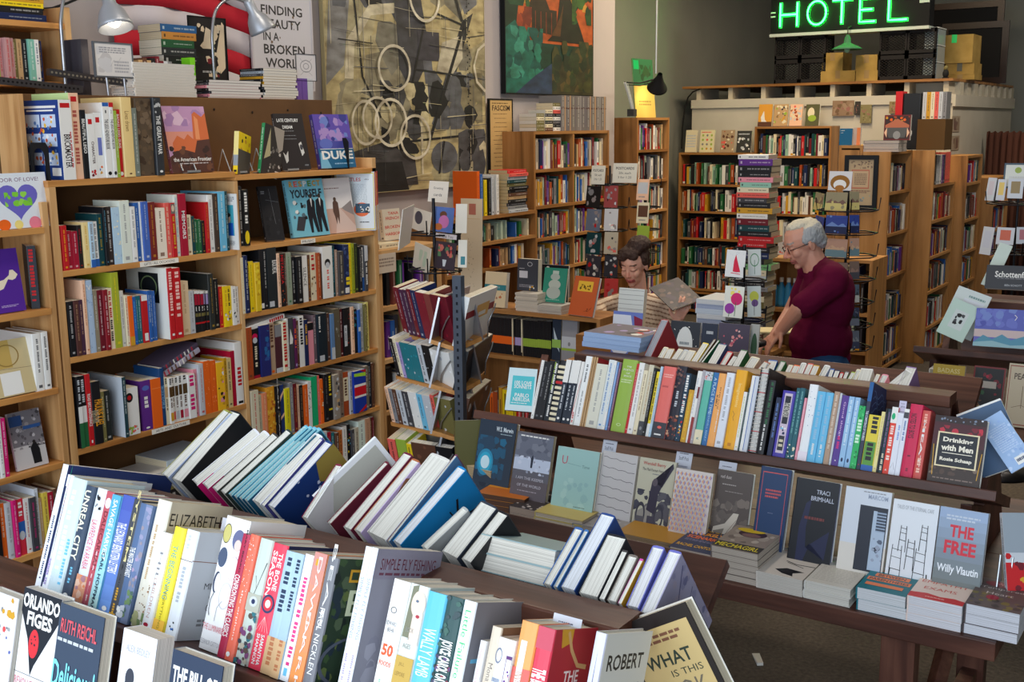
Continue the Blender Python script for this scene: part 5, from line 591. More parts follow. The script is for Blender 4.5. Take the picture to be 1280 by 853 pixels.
def pile(px,yf,zl,n,t,h,c,front,lab,w=None,pxr=None,hard=False,ang=0,d=None,only=None,jit=.003,pages=None,lc=None,of=None,alike=True,cc=None):
 """n copies lying flat, tails to the front; px: front left picture column"""
 a=along(px,(0,yf,zl+n*t),(1,0,0));w=w or(along(pxr,(0,yf,zl+n*t),(1,0,0)).x-a.x)
 for i in range(n):
  top=i==n-1
  lb=lab if n==1 else(lab.replace('@','topmost copy of')if top else lab.replace('@',f'copy {ORD[n-i]} from the top in'))
  jx=0 if top else random.uniform(-jit,jit)
  M=Tr(a.x+jx,yf+(0 if top else random.uniform(0,jit)),zl+i*(t+.0005)+.0006)@Rz(ang)@MX(((0,1,0,0),(0,0,1,0),(1,0,0,0),(0,0,0,1)))
  book(lb.replace('@','single'),M,t,w,h,c,hard,None,front if top else None,pages=pages,lc=lc,cf=cc)
L2='middle table'
pile(1206,2.85,.8,3,.0265,.2,(84,74,76),[('r',0,0,1,1,(96,84,84)),('b',0,0,1,.5,24,.1,[(70,60,60),(110,96,70),(120,110,60)]),('e',.45,.84,.32,.1,(130,40,60)),('t','Well-',.5,.85,.3,.08,(220,130,140)),('t','Tempered',.5,.67,.8,.08,(200,190,190)),('t','Heart',.5,.5,.5,.08,(200,190,190)),('e',.4,.36,.12,.08,(150,30,60))],'@ the grey illustrated cover pile, '+L2,pxr=1275,pages=(226,228,238))
pile(1134,2.845,.8,3,.0235,.2,(226,206,198),[('r',0,0,1,1,(230,210,200)),('p',[(0,0),(0,.16),(.3,.2),(.55,.15),(.8,.18),(1,.14),(1,0)],(206,50,50)),('t','THE',.42,.83,.4,.07,(206,100,90)),('t','EMPATHY',.5,.6,.86,.09,(206,90,80)),('t','EXAMS',.48,.38,.6,.09,(206,90,80)),('m',.3,.07,.7,.1,1,(250,200,190)),('m',.3,.74,.7,.76,1,(220,180,170))],'@ the cream essay pile with red torn edge, '+L2,pxr=1203,pages=(232,232,240))
pile(1070,2.845,.8,2,.032,.2,(24,112,126),[('r',0,0,1,1,(26,116,130)),('c',[(.2,.92),(.12,.8),(.2,.68)],.004,'o'),('c',[(.8,.92),(.88,.8),(.8,.68)],.004,'o'),('t','ROBERTO',.5,.86,.5,.08,(240,160,110),1),('t','BOLANO',.5,.73,.5,.08,(240,160,110),1),('r',.16,.5,.86,.62,(236,130,80)),('t','BETWEEN',.5,.56,.56,.08,'T',1),('r',.06,.34,.94,.46,(236,130,80)),('t','PARENTHESES',.5,.4,.8,.08,'T',1),('r',.1,.16,.86,.26,(236,130,80))],'@ the teal essay pile with orange lettering, '+L2,pxr=1132,pages=(226,230,236))
pile(1005,2.845,.8,2,.026,.21,(206,204,198),[('m',.1,.1,.9,.9,14,(190,186,178))],'@ the plain cream letter-set pile, '+L2,pxr=1064,hard=True,pages=(222,218,210),cc=(206,202,194))
pile(945,2.845,.8,3,.016,.21,(206,198,190),[('r',0,0,1,1,(208,200,192)),('p',[(.3,.2),(.5,.3),(.9,.26),(.7,.16),(.75,.06),(.5,.1)],'k'),('c',[(.35,.55),(.6,.48),(1,.5)],.004,'k'),('c',[(.4,.5),(.8,.4)],.003,'k'),('c',[(.1,.9),(.4,.93),(.9,.88)],.003,(180,110,80)),('e',.55,.2,.12,.05,(40,36,40))],'@ the white ink-splash cover pile, '+L2,pxr=1003,pages=(214,208,200))
pile(888,2.85,.8,5,.0185,.21,(110,100,96),[('r',0,0,1,1,(140,128,120)),('b',.1,.3,.95,.95,20,.12,[(160,150,140),(110,100,96),(180,170,160)]),('e',.5,.68,.3,.14,(60,40,50)),('e',.4,.8,.3,.08,(206,176,40)),('e',.5,.62,.2,.07,(120,90,90)),('r',0,.02,1,.24,(56,54,50)),('t','MECHAGIRL',.5,.13,.9,.14,(214,196,50),1)],'@ the grey fantasy pile with yellow lettering, '+L2,pxr=947,pages=(200,188,176))
pile(836,2.86,.8,2,.03,.21,(44,56,84),[('r',0,0,1,1,(46,58,88)),('t','A HIGHLY',.42,.86,.66,.12,(226,170,40),2),('t','UNLIKELY',.46,.7,.74,.12,(230,150,40),2),('t','SCENARIO',.46,.53,.76,.12,(226,110,50),2),('m',.1,.36,.9,.44,2,(120,120,150)),('t','RACHEL CANTOR',.5,.18,.86,.1,(230,176,40),1)],'@ the navy satire pile with orange lettering, '+L2,pxr=888,pages=(186,170,160))
pile(770,2.91,.8,2,.024,.235,(176,128,48),[('r',0,0,1,1,(180,132,50)),('t','3',.36,.86,.3,.2,'k',1),('r',.15,.7,.5,.715,'r'),('m',.2,.72,.5,.74,1,'k')],'@ the mustard pile with a big black numeral, '+L2,pxr=842,pages=(150,126,100))
pile(715,2.93,.8,2,.02,.22,(150,146,146),[('b',.02,.02,.98,.98,24,.12,[(160,156,156),(140,134,136),(172,168,168)])],'@ the plain grey clothbound pile, '+L2,pxr=772,pages=(170,160,150),hard=True)
pile(668,2.93,.8,3,.017,.22,(186,166,96),[('r',0,0,1,1,(196,176,104)),('e',.55,.55,.3,.14,(120,84,56)),('c',[(.3,.5),(.5,.62),(.8,.58)],.006,(90,60,44)),('c',[(.3,.44),(.55,.48),(.8,.5)],.005,(100,70,50))],'@ the pale gold pile with braided hair picture, '+L2,pxr=728,hard=True,pages=(206,190,170))
pile(636,2.95,.8,2,.022,.2,(60,54,56),[('b',.02,.02,.98,.98,50,.05,[(200,190,186),(180,170,170)])],'@ the black and white patterned pile, '+L2,pxr=690,pages=(180,160,144))
pile(596,2.98,.8,3,.018,.19,(206,136,40),[('r',0,0,1,1,(220,146,44)),('r',0,0,1,.4,(196,110,40)),('b',.02,.3,.98,.98,14,.16,[(230,160,60),(210,130,40)])],'@ the orange cover pile, '+L2,pxr=652,pages=(110,80,66),ang=6)
pile(576,3.1,.8,2,.05,.15,(206,186,150),None,'@ the thick cream paged pile, '+L2,pxr=618,pages=(200,176,140),ang=-8)
nb2=faceout('olive green hardcover leaning back at the left ledge end, middle table','T',(568,535),(602,524),.8,3.08,14,.045,(90,84,30),[('r',.02,.02,.98,.98,(92,88,34))],True,yaw=40,pages=(226,216,196))
mm=lambda x,y:(730+x/5.686,360+y/5.686);m4=lambda x,y:(930+x/7.111,370+y/7.111)
FR=[]
def fr(f,seq,c0='white'):
 for(x0,y0,x1,y1,xt,yt,c,*o)in seq:FR.append((f(x1,y1),f(xt,yt),f(x0,y0),c,None,o[0]if o else{}))
fr(mm,[(512,512,548,522,604,424,'c'),(550,522,598,530,645,434,'a'),(602,528,640,536,706,440,'c'),(642,536,682,542,748,444,'L'),(684,542,738,548,796,450,'c'),(742,546,788,552,888,396,'y'),(790,552,808,556,940,366,'d'),(810,556,824,558,966,372,'g'),(860,560,924,568,1018,404,(58,84,130)),(944,572,990,578,1062,456,'r'),(992,580,1030,584,1096,486,'k'),(1032,584,1084,590,1164,446,'g'),(1112,594,1186,602,1254,500,'c')])
fr(m4,[(90,678,160,690,240,600,'z'),(165,690,250,700,300,575,'b'),(252,700,310,706,378,585,'g'),(345,710,390,718,440,618,'c'),(392,718,450,724,500,620,'o'),(452,724,505,730,560,598,'w'),(508,730,560,738,620,605,'x'),(562,738,622,742,674,620,'Y'),(640,744,700,752,772,622,'w'),(728,754,768,758,806,650,'b'),(770,758,818,762,856,662,'n'),(822,764,858,770,890,682,'r'),(860,770,895,774,935,676,'e'),(898,774,935,778,990,680,'l'),(938,778,985,782,1045,656,'c'),(988,782,1105,796,1150,652,'w'),(1128,798,1165,804,1212,700,'c'),(1168,806,1235,812,1290,704,'i')])
FR2=[((1118,484),(1140,466),(1107,482),'w'),((1134,487),(1146,460),(1120,485),(150,120,170))]
for i,it in enumerate(FR):
 c=it[3];hard=i%3==0
 frow([(it[0],it[1],it[2],c,f'{cn(c)} book showing only its page tops, {ORD[i+1]} from left',dict(it[5],hard=hard))],' behind the middle ridge',3.51,1.27)
for i,it in enumerate(FR2):frow([(it[0],it[1],it[2],it[3],('white','lilac')[i]+' book showing only its page tops, '+('second last','last')[i],{'hard':False})],' behind the middle ridge',3.51,1.27)
frow([(mm(468,512),mm(604,226),mm(412,500),(150,40,52),'tall grey paged red hardcover leaning at the left end',{'pg':(170,172,184),'h':.24,'cb':(150,44,56)})],' of the middle ridge',3.51,1.27)
for i in range(3):
 a=hY(734.5,441,3.56);
 book(f'{("lowest", "middle", "topmost")[i]} blue white magazine of the flat stack on the middle ridge',Tr(a.x+.004*i,3.52,1.262+i*.0185+.02)@Rz(-3)@MX(((0,1,0,0),(0,0,1,0),(1,0,0,0),(0,0,0,1))),.018,.24,.21,(150,176,220),False,front=[('r',0,0,1,1,(110,104,120)),('b',.1,.1,.9,.9,14,.1,['k','r','w','v'])]if i==2 else None,pages=(170,196,236))
faceout('small white and turquoise poetry book at the head of the row, middle table','T',(637,463),(672,467),1.085,3.2,20,.035,(206,226,230),[('r',.16,.14,.94,.82,(70,190,200)),('t','100 LOVE',.55,.66,.6,.09,'w',1),('t','SONNETS',.55,.57,.6,.09,'w',1),('t','PABLO',.55,.37,.5,.09,'w',1),('t','NERUDA',.55,.27,.6,.09,'w',1),('m',.2,.17,.9,.2,1,'w'),('b',.02,.02,.98,.98,10,.01,['s'])],pages=(150,100,84),yaw=12)
FLX=-3.77;FZ_=[1.729,1.425,1.119,.827,.511,.2]
fb=thing('bookcase','lower blond wood bookcase at the near end with a heart picture book on top','bookcase',(FLX-.14,1.9,0))
def fpart(n,g,m,bev=.0015):return g.build(n,m,fb,MX(),bev)
fpart('side_panel',G().box(FLX-.27,2.52,0,FLX,2.545,1.82),OAK['z']);fpart('side_panel',G().box(FLX-.27,1.2,0,FLX,1.225,1.82),OAK['z'])
fpart('back_panel',G().box(FLX-.285,1.2,0,FLX-.27,2.545,1.82),BOARD)
for z in FZ_:fpart('shelf',G().box(FLX-.27,1.225,z-.024,FLX+.005,2.52,z),OAKE['y'])
heart=[(.5+.36*.0625*16*sin(t)**3/1.0*.9,.52+.0225*(13*cos(t)-5*cos(2*t)-2*cos(3*t)-cos(4*t)))for t in[2*pi*i/36 for i in range(36)]][::-1]
faceout('white picture book with a heart shaped earth, standing on the lower bookcase','L',(-22,217),(56,217),FZ_[0],FLX-.01,6,.012,(226,232,240),[('t','DOOR OF LOVE!',.52,.88,.7,.07,(120,70,110)),('p',heart,(110,104,196)),('b',.28,.4,.72,.66,16,.06,[(130,206,60),(150,216,80),(120,190,70)]),('e',.22,.08,.1,.1,'o'),('e',.45,.07,.07,.08,(240,220,130)),('e',.72,.08,.1,.12,(236,130,150))],True)
faceout('purple paperback with a flexed pale arm, on the lower bookcase','L',(-24,313),(20,313),FZ_[1],FLX-.02,8,.02,(84,40,150),[('p',[(0,.3),(.45,.38),(.62,.52),(.74,.5),(.84,.52),(.92,.58),(.8,.66),(.7,.66),(.66,.58),(.5,.52),(0,.46)],(240,226,200)),('m',.3,.08,.8,.12,2,(180,160,210))])
angled('dark grey paperback with red lettering leaning beside the purple one, lower bookcase',40,FZ_[1],-26,0,.03,.16,.235,(52,56,64),[('M',.4,.5,.95,.1,'r')],[('r',0,.9,1,1,'w')])
row(FZ_[2],(0,400,6.4),275,[(348,100,'w','k',{'d':.22,'n':'white slim paperback, left one of the pair beside the tan cover, lower bookcase'}),(402,90,'w','k',{'d':.22,'n':'white slim paperback, right one of the pair beside the tan cover, lower bookcase'})],'x')
faceout('tan and cream art book leaning open-faced, third shelf of the lower bookcase','L',(-20,430),(32,424),FZ_[2],FLX+.0,12,.02,(206,186,140),[('r',0,.5,.55,1,(196,164,90)),('o',.45,.72,.3,.2,.1,(150,120,60)),('r',.2,.02,.7,.42,'w'),('l',0,.5,1,.46,.001,'d')],True)
card('white shelf tag in front of the winter magazine',(0,500),0,0)if 0 else None
faceout('magazine with a black coated man among snowy trees, fourth shelf of the lower bookcase','L',(8,518),(48,512),FZ_[3],FLX-.02,10,.014,(200,196,196),[('r',0,.4,1,1,(120,116,122)),('b',0,.35,1,1,60,.07,[(90,84,90),(150,144,146),(190,186,190),(70,66,70)]),('r',0,.76,.4,.94,(40,70,120)),('r',.4,.68,.95,.74,(50,90,150)),('p',[(.55,.06),(.52,.34),(.62,.42),(.72,.42),(.8,.3),(.8,.06)],(24,24,28)),('e',.66,.44,.05,.03,(40,34,34)),('t','MAGAZINE',.5,.9,.01,.01,'w')][:-1])
row(FZ_[3],(0,500,6.4),-60,[(-12,150,'w','k'),(26,140,'w','e'),(66,140,'h','w',{'n':'hot pink paperback beside the winter magazine, lower bookcase'})],'fourth shelf of the lower bookcase')
row(FZ_[4],(0,560,6.4),-50,[(14,420,'k','Y'),(60,440,'o','w'),(112,430,'L','e'),(150,410,'h','w'),(208,400,(220,50,70),'w',{'s':[('r',0,.3,1,.6,'b'),('e',.5,.35,.4,.08,'L'),('M',.5,.5,.95,.65,'w')]}),(250,395,'w','r'),(300,385,'E','h'),(330,320,(214,220,230),'e',{'d':.22}),(360,400,'a','w'),(398,350,(226,200,80),'d'),(440,345,'C','w'),(470,320,'d','c')],'fifth shelf of the lower bookcase')
tb=thing('bookcase','blond bookcase in the corner behind, only its upper shelves in view','bookcase',(-4.5,2.2,0))
TX=-4.36
for n,g in(('side_panel',G().box(TX-.25,3.1,0,TX,3.13,2.60)),('side_panel',G().box(TX-.25,1.9,0,TX,1.93,2.60))):g.build(n,OAK['z'],tb,MX(),.0015)
tz=[hX(60,28,TX).z,hX(60,102,TX).z,hX(12,175,TX).z,1.4]
for z in tz:G().box(TX-.25,1.93,z-.024,TX,3.1,z).build('shelf',OAKE['y'],tb,MX(),.0015)
G().box(TX-.265,1.9,0,TX-.25,3.13,2.60).build('back_panel',BOARD,tb,MX())
row(tz[1],(0,0,4.0),-120,[(-90,180,'L','k'),(-40,190,'a','d'),(8,195,'l','k'),(30,190,(190,140,140),'r'),(55,190,(190,140,140),'r'),(78,192,(190,140,140),'r'),(100,200,'q','c'),(125,196,'a','d'),(150,198,'k','w'),(180,198,(130,190,170),'w'),(202,200,'w','n'),(222,205,'n','Y')],'corner bookcase upper shelf',X=TX)
row(tz[2],(0,0,4.0),-120,[(-60,460,'e','k'),(-20,470,'m','w'),(20,500,'L','k'),(45,490,'w','v')],'corner bookcase second shelf',X=TX)
for i,(c,t)in enumerate((('n',.03),('k',.026),('y',.02),('Y',.02),('x',.02),('k',.02),('h',.018))):
 book(f'{cn(c)} paperback, {ORD[i+1]} from the bottom of the pile on the corner bookcase',Tr(TX-.03,2.78+random.uniform(-.01,.01),tz[0]+.0005+sum((.03,.026,.02,.02,.02,.02,.018)[:i])+i*.0006)@RZ90@MX(((0,0,1,0),(0,1,0,0),(-1,0,0,0),(0,0,0,1)))@Tr(-t,0,0),t,.15,.25,c)
for(a,b,lb)in(((-10,104,104,116),0,'grey perforated metal strip lying over the corner shelf, lower one'),((62,94,172,110),1,'grey perforated metal strip lying over the shelf top beside the sign frame')):
 x0,y0,x1,y1=a;p,q=hX(x0,y0,-4.22),hX(x1,y1,-4.16)
 d=(q-p);L=d.length;d.normalize();u=V((0,0,1));s=d.cross(u).normalized();u=s.cross(d)
 g=G().hexa([(0,0,0),(L,0,0),(L,.03,0),(0,.03,0),(0,0,.028),(L,0,.028),(L,.03,.028),(0,.03,.028)],(96,92,96))
 k=int(L/.018)
 for i in range(k):art(g,(i*.018+.005,0,.009),(.01,0,0),(0,0,.009),[('e',.5,.5,.5,.5,(190,180,160)if b else(50,48,50))])
 o=g.build('metal_strip',METAL,None,BAS(d,-s,u,p));tag(o,lb,'metal strip')
SX=-4.08;SZ=2.19
lc_=thing('bookcase','plain bookcase standing back to back with the tall blond one, stacks on top','bookcase',(-4.25,3.6,0))
G().box(-4.35,2.62,SZ-.025,SX-.002,4.42,SZ).build('top_board',OAK['y'],lc_,MX(),.0015)
for y in(2.62,3.5,4.395):G().box(-4.34,y,0,SX-.01,y+.025,SZ-.025).build('side_panel',OAK['z'],lc_,MX())
G().box(-4.348,2.65,0,-4.341,4.4,SZ-.025).build('back_panel',BOARD,lc_,MX())
def sx(px,X=-4.2,z=SZ):return along(px,(X,0,z),(0,1,0)).y
SIL=(176,178,184)
def gooseneck(label,px,head,aim,ks=.8,bx=-4.3):
 y0=sx(px,bx);t=thing('desk_lamp',label,'lamp',(bx,y0,SZ))
 hp=hX(head[0],head[1],bx)-V((bx,y0,SZ));hp.x=.06
 G().lathe([(.001,0),(.075,0),(.075,.012),(.03,.024),(.012,.03)],24,SIL).build('base',METAL,t)
 pts=[V((0,0,.02)),V((0,0,.26)),V((0,.005,.36)),V((.0,.04,.46)),V((.02,hp.y*.55,hp.z+.06)),hp+V((0,0,.03))]
 cv=[]
 for i in range(len(pts)-1):
  p0,p1,p2,p3=pts[max(i-1,0)],pts[i],pts[i+1],pts[min(i+2,len(pts)-1)]
  for k in range(8):
   s=k/8;cv.append(.5*((2*p1)+(p2-p0)*s+(2*p0-5*p1+4*p2-p3)*s*s+(3*p1-p0-3*p2+p3)*s**3))
 G().tube(cv+[pts[-1]],.0075,8,SIL).build('gooseneck',METAL,t)
 az=V(aim).normalized();q=az.to_track_quat('Z','Y').to_matrix().to_4x4()
 M=Tr(hp)@q
 M=M@MX.Scale(ks,4);g=G().lathe([(.001,-.075),(.026,-.075),(.03,-.06),(.03,.0),(.058,.04),(.078,.1),(.08,.118),(.076,.118),(.054,.042),(.026,.004),(.001,.002)],28,SIL,0,M)
 sh=g.build('lamp_shade',mat('lamp_enamel',(168,172,180),rough=.4,metal=.4),t)
 b=G().ell((0,0,.07),(.034,.034,.042),(255,250,240),0,16,None);b.v=[tuple(M@V(v))for v in b.v]
 b.build('bulb',mat('lit_bulb',(255,250,240),emit=((255,240,214),14)),sh)
 l=bpy.data.lights.new('bulb_light','SPOT');l.energy=9;l.color=(1,.9,.74);l.spot_size=rad(120);l.spot_blend=.6;l.shadow_soft_size=.03
 o=bpy.data.objects.new('bulb_light',l);col0.objects.link(o);o.parent=t;o.matrix_world=Tr(V((bx,y0,SZ)))@M@Tr(0,0,.1)@Rx(180)
 return t
gooseneck('silver gooseneck desk lamp lit above the framed shelf sign',84,(126,6),(.34,-.05,-.94),.95)
gooseneck('silver gooseneck desk lamp lit beside the black portrait board',270,(306,16),(.18,.42,-.89),.85)
def frame_sign(name,label,cat,X,TL,TR,BL,fr,face,items,bw=.008,legs=None,thick=.012,M0=None):
 a,b,c=hX(*TL,X),hX(*TR,X),hX(*BL,X);w,h=(b-a).length,(a-c).length
 M=BAS((b-a).normalized(),(b-a).normalized().cross((c-a).normalized()),(a-c).normalized(),c);t=thing(name,label,cat,M)
 g=G()
 for q in((0,0,w,bw),(0,h-bw,w,h),(0,bw,bw,h-bw),(w-bw,bw,w,h-bw)):g.box(q[0],0,q[1],q[2],thick,q[3],fr)
 g.build('frame',MATTE,t,None).matrix_parent_inverse.identity()
 g=G().box(bw,.003,bw,w-bw,thick-.001,h-bw,face);art(g,(bw,.003,bw),(w-2*bw,0,0),(0,0,h-2*bw),items);g.build('panel',PRINT,t)
 for lx,d in(legs or[]):G().tube([(w*lx,thick,h*.3),(w*lx+.01,thick+.004,-d)],.006,6,SIL).build('leg',METAL,t)
 return t
def fixlocal():pass
frame_sign('notice_stand','grey framed printed notice standing on two legs on the shelf top','sign',-4.12,(118,51),(167,53),(120,96),(90,94,100),(214,212,212),[('b',.05,.1,.5,.9,8,.2,[(190,188,190),(200,200,204)]),('m',.12,.7,.85,.9,3,(150,150,156)),('c',[(.4,.3),(.5,.5),(.6,.4),(.7,.6)],.001,'e'),('m',.5,.1,.9,.5,4,(170,170,176))],.006,[(.3,.15),(.75,.15)])
tag((lambda g:g.build('document_tray',mat('smoked_plastic',(60,56,62),rough=.3),None,Tr(-4.3,sx(103,-4.3),SZ)))(G().box(-.07,-.035,0,.07,.0,.27,(62,58,64)).box(-.07,.0,0,.07,.04,.03,(62,58,64)).box(-.0705,-.0355,.1,.0705,.0,.17,(190,190,214))),'dark file box with a lavender label behind the framed notice','box')
def stack(px,X,z,items,label,w=None,pxr=None,spine='front'):
 y0=sx(px,X,z);zz=z+.0006
 for i,(t,c,pgs,off,h)in enumerate(items):
  hh=h or(sx(pxr,X,z)-y0)
  lb=label.replace('@',ORD[len(items)-i]+' from the top' if i<len(items)-1 else 'topmost')
  M=Tr(X,y0+off,zz)@RZ90@MX(((0,0,1,0),(0,1,0,0),(-1,0,0,0),(0,0,0,1)))@Tr(-t,0,0)
  if pgs:M=Tr(X,y0+off,zz)@RZ90@MX(((0,1,0,0),(0,0,1,0),(1,0,0,0),(0,0,0,1)))
  if pgs:book(lb,M,t,hh,.16,c,pages=pgs)
  else:book(lb,M,t,.16,hh,c)
  zz+=t+.0004
 return zz
random.seed(5)
W_=(226,222,216)
stack(169,-4.12,SZ,[(.0115,'w',W_,random.uniform(-.006,.006)-(.03 if i<2 else 0),None if i>1 else.5)for i in range(15)],'white booklet, @ in the tall even stack on the shelf top',pxr=246)
stack(263,-4.12,SZ,[(.0125,('i','E','k')[i%3],(236,232,230),random.uniform(-.02,.01),None)for i in range(9)],'pale thin paperback, @ in the low skewed stack on the shelf top',pxr=328)
z_=stack(330,-4.12,SZ,[(.0125,('b','E','i','k','w','k','E','k','Y','k','Y','E','L','k')[i],(238,234,226),random.uniform(-.02,.012),None)for i in range(14)],'thin paperback, @ in the taller right stack on the shelf top',pxr=372)
stack(206,-4.3,SZ+.19,[(.04,'k',None,0,.2),(.034,(40,44,46),None,-.01,.2),(.036,(36,84,52),None,-.01,.19),(.034,(190,130,60),None,-.005,.2),(.034,(40,90,140),None,-.01,.21)],'thick paperback, @ in the stack above the white booklets')
y_=sx(168,-4.33)
for i,(c,h)in enumerate((('a',.2),('d',.21),('a',.2),('k',.21),('m',.22),('m',.2),('L',.2),('e',.2),('d',.19))):book(f'{cn(c)} paperback, {ORD[i+1]} of the short row behind the white booklets',Tr(-4.28,y_+i*.0235,SZ+.0006)@RZ90,.023,.095,h,c)
y_=sx(234,-4.28)
book('lime green paperback standing behind the white booklets',Tr(-4.24,sx(241,-4.24),SZ+.0006)@RZ90,.03,.12,.22,(130,220,40),spine=[])
for i in range(3):book(f'purple album, {ORD[i+1]} from left beside the shelf top stacks',Tr(-4.14,sx(372,-4.14)+i*.04,SZ+.0006)@RZ90,.038,.2,.14,(112,80,160)if i<2 else 'L',spine=[])
def wallboard(name,label,cat,X,q,thick,frame,face,items,bw=.012,fm=MATTE):
 TL,TR,BL=q;a,b,c=hX(*TL,X),hX(*TR,X),hX(*BL,X);a.y=c.y;y0,y1,z0,z1=a.y,b.y,c.z,(a.z+b.z)/2
 t=thing(name,label,cat,(X,(y0+y1)/2,z0));I=lambda g,n,m:g.build(n,m,t,MX())
 g=G()
 for(u0,v0,u1,v1)in((y0,z0,y1,z0+bw),(y0,z1-bw,y1,z1),(y0,z0+bw,y0+bw,z1-bw),(y1-bw,z0+bw,y1,z1-bw)):g.box(X-thick,u0,v0,X,u1,v1,frame)
 I(g,'frame',fm);PM=mat('painted_canvas',attr=True,rough=.6,noise=(7,(176,170,164),(255,255,255)),scale=(1,1,2.2))if cat=='painting' else PRINT
 g=G().box(X-thick,y0+bw,z0+bw,X-.003,y1-bw,z1-bw,face);art(g,(X-.003,y0+bw,z0+bw),(0,y1-y0-2*bw,0),(0,0,z1-z0-2*bw),items);I(g,'picture',PM)
 return t
wallboard('poster','black stencil portrait board standing behind the shelf top stacks','poster',-4.42,((235,20),(282,22),(240,100)),.01,(20,20,22),(24,22,24),[('b',.2,.5,.9,.9,12,.12,[(226,206,176),(230,214,190)]),('p',[(.35,.55),(.45,.85),(.6,.8),(.7,.6),(.55,.5)],(232,214,186)),('p',[(.7,.4),(.9,.95),(.96,.9),(.95,.2),(.8,.1)],(226,206,176)),('b',.4,.05,.8,.45,10,.1,[(226,206,176),(30,26,28),(120,30,40)]),('m',.3,.1,.8,.16,1,(180,180,180))],.004)
wallboard('poster','large white poster with stencil capitals about beauty, leaning on the wall','poster',-4.66,((306,-14),(389,-14),(318,112)),.012,(206,202,208),(216,214,222),[('t','FINDING',.5,.8,.7,.095,(56,54,56),1),('t','BEAUTY',.5,.66,.64,.095,(56,54,56),1),('t','IN A',.3,.53,.26,.085,(56,54,56),1),('t','BROKEN',.52,.4,.7,.1,(56,54,56),1),('t','WORLD',.52,.26,.66,.1,(56,54,56),1),('b',.2,.36,.9,.86,10,.02,[(130,110,90),(216,214,222)])],.012)
o_=[('o',.5,.55,.3,.24,.1,(140,140,144)),('o',.5,.55,.15,.12,.2,(140,140,144)),('c',[(.2,.85),(.35,.7),(.5,.8),(.65,.7),(.8,.85)],.0016,(140,140,144)),('c',[(.2,.2),(.4,.35),(.6,.35),(.8,.2)],.0016,(140,140,144))]
wallboard('poster','small white drawing of a curled ram figure beside the stencil poster','poster',-4.14,((370,67),(395,68),(371,101)),.006,(60,60,64),(216,212,216),o_,.003)
fl=G();Yf0,Yf1=hX(140,10,-4.70).y,hX(312,20,-4.70).y
ny=30
for j in range(5):
 zt0=hX(150,-58+32*j,-4.7).z;zt1=hX(150,-58+32*(j+1),-4.7).z
 vs=[]
 for i in range(ny+1):
  f=i/ny;y=Yf0+(Yf1-Yf0)*f;sag=-.10*f+.05*sin(f*3.1);x=-4.70+.012*sin(f*19+j)
  vs+=[(x,y,zt0+sag),(x,y,zt1+sag)]
 fl.add(vs,[(2*i,2*i+1,2*i+3,2*i+2)for i in range(ny)],(196,34,52)if j%2 else(214,206,212),0,True)
o=fl.build('flag',mat('flag_cloth',attr=True,rough=.9));so=o.modifiers.new('s','SOLIDIFY');so.thickness=.002
tag(o,'red and white striped cloth hung across the left wall','flag')
cb=G().tube([hX(x,y,-4.5)for x,y in((30,14),(45,12),(66,10),(84,4),(98,-2),(108,-12))],.006,6,(24,24,26))
tag(cb.build('cable',MATTE),'black cable sagging above the corner bookcase','cable')
random.seed(21)
BG=(206,190,140);K=(34,34,36);Gr=(104,106,112);Wh=(232,222,190)
mi=[('b',0,0,1,1,40,.13,[(190,180,142),(206,194,152),(160,152,126),(140,136,120)])]
mi+=[('p',[(.0,.42),(.1,.5),(.18,.98),(.05,.98)],(150,150,150)),('b',.05,.72,.5,1,30,.1,[Gr,(70,70,74),(140,140,140),K]),('p',[(.18,1),(.5,.85),(.56,.7),(.46,.62),(.3,.82)],(90,92,98)),('p',[(.4,.84),(.56,.82),(.62,.56),(.5,.4),(.42,.5)],(74,74,80)),('p',[(.56,.62),(.62,.6),(.66,.3),(.6,.32)],(110,112,120)),('p',[(.1,.45),(.12,.6),(.25,.74),(.4,.76),(.4,.72),(.26,.7),(.16,.58),(.15,.45)],Wh),('e',.14,.85,.06,.05,K),('p',[(.72,1),(.86,.75),(.95,.8),(.98,1)],(120,122,128)),('p',[(.84,.72),(.92,.76),(.7,.3),(.64,.32)],(60,60,62)),('b',.6,.25,.98,.5,26,.08,[K,Gr,(150,140,110)]),('b',.3,.15,.6,.45,26,.07,[K,(80,80,84),(226,214,170)]),('r',.54,.54,.68,.66,(70,68,78)),('p',[(.7,.62),(.84,.66),(.84,.56),(.76,.48),(.66,.5)],(214,206,180)),('e',.7,.13,.09,.07,Gr),('b',.8,.02,1,.25,16,.08,[K,(90,90,94),(214,204,170)]),('p',[(.05,.02),(.1,.16),(.3,.2),(.5,.14),(.52,.02)],(80,78,80)),('p',[(.14,.0),(.18,.12),(.42,.12),(.46,0)],K)]
mi+=[('l',x0,y0,x1,y1,w,c)for x0,y0,x1,y1,w,c in((.16,.82,.2,.46,.016,K),(.2,.46,.3,.3,.014,K),(.58,.68,.5,.45,.02,K),(.86,.72,.6,.2,.03,K),(.66,.74,.86,.7,.014,K),(.72,.98,.84,.72,.03,K),(.52,.5,.9,.48,.012,K),(.44,.2,.8,.22,.014,K),(.7,.2,.66,.06,.02,K),(.25,.9,.25,.74,.012,Wh),(.4,.98,.9,.88,.008,Gr),(.55,.3,.55,.06,.02,Wh))]
for i in range(120):
 x,y=random.random(),random.random();l=random.uniform(.08,.3);v=random.random()<.4
 mi.append(('l',x,y,min(1,x+(0 if v else l)),min(1,y+(l if v else random.uniform(-.02,.02))),random.choice((.002,.003,.005)),random.choice((K,Wh,Gr,(226,216,176),(80,80,80)))))
for i in range(60):mi.append(('r',.86+.015*(i%2),.96-.015*i,.87+.015*(i%2),.966-.015*i,K)if i<60 and.96-.015*i>.04 else('r',0,0,.001,.001,BG))
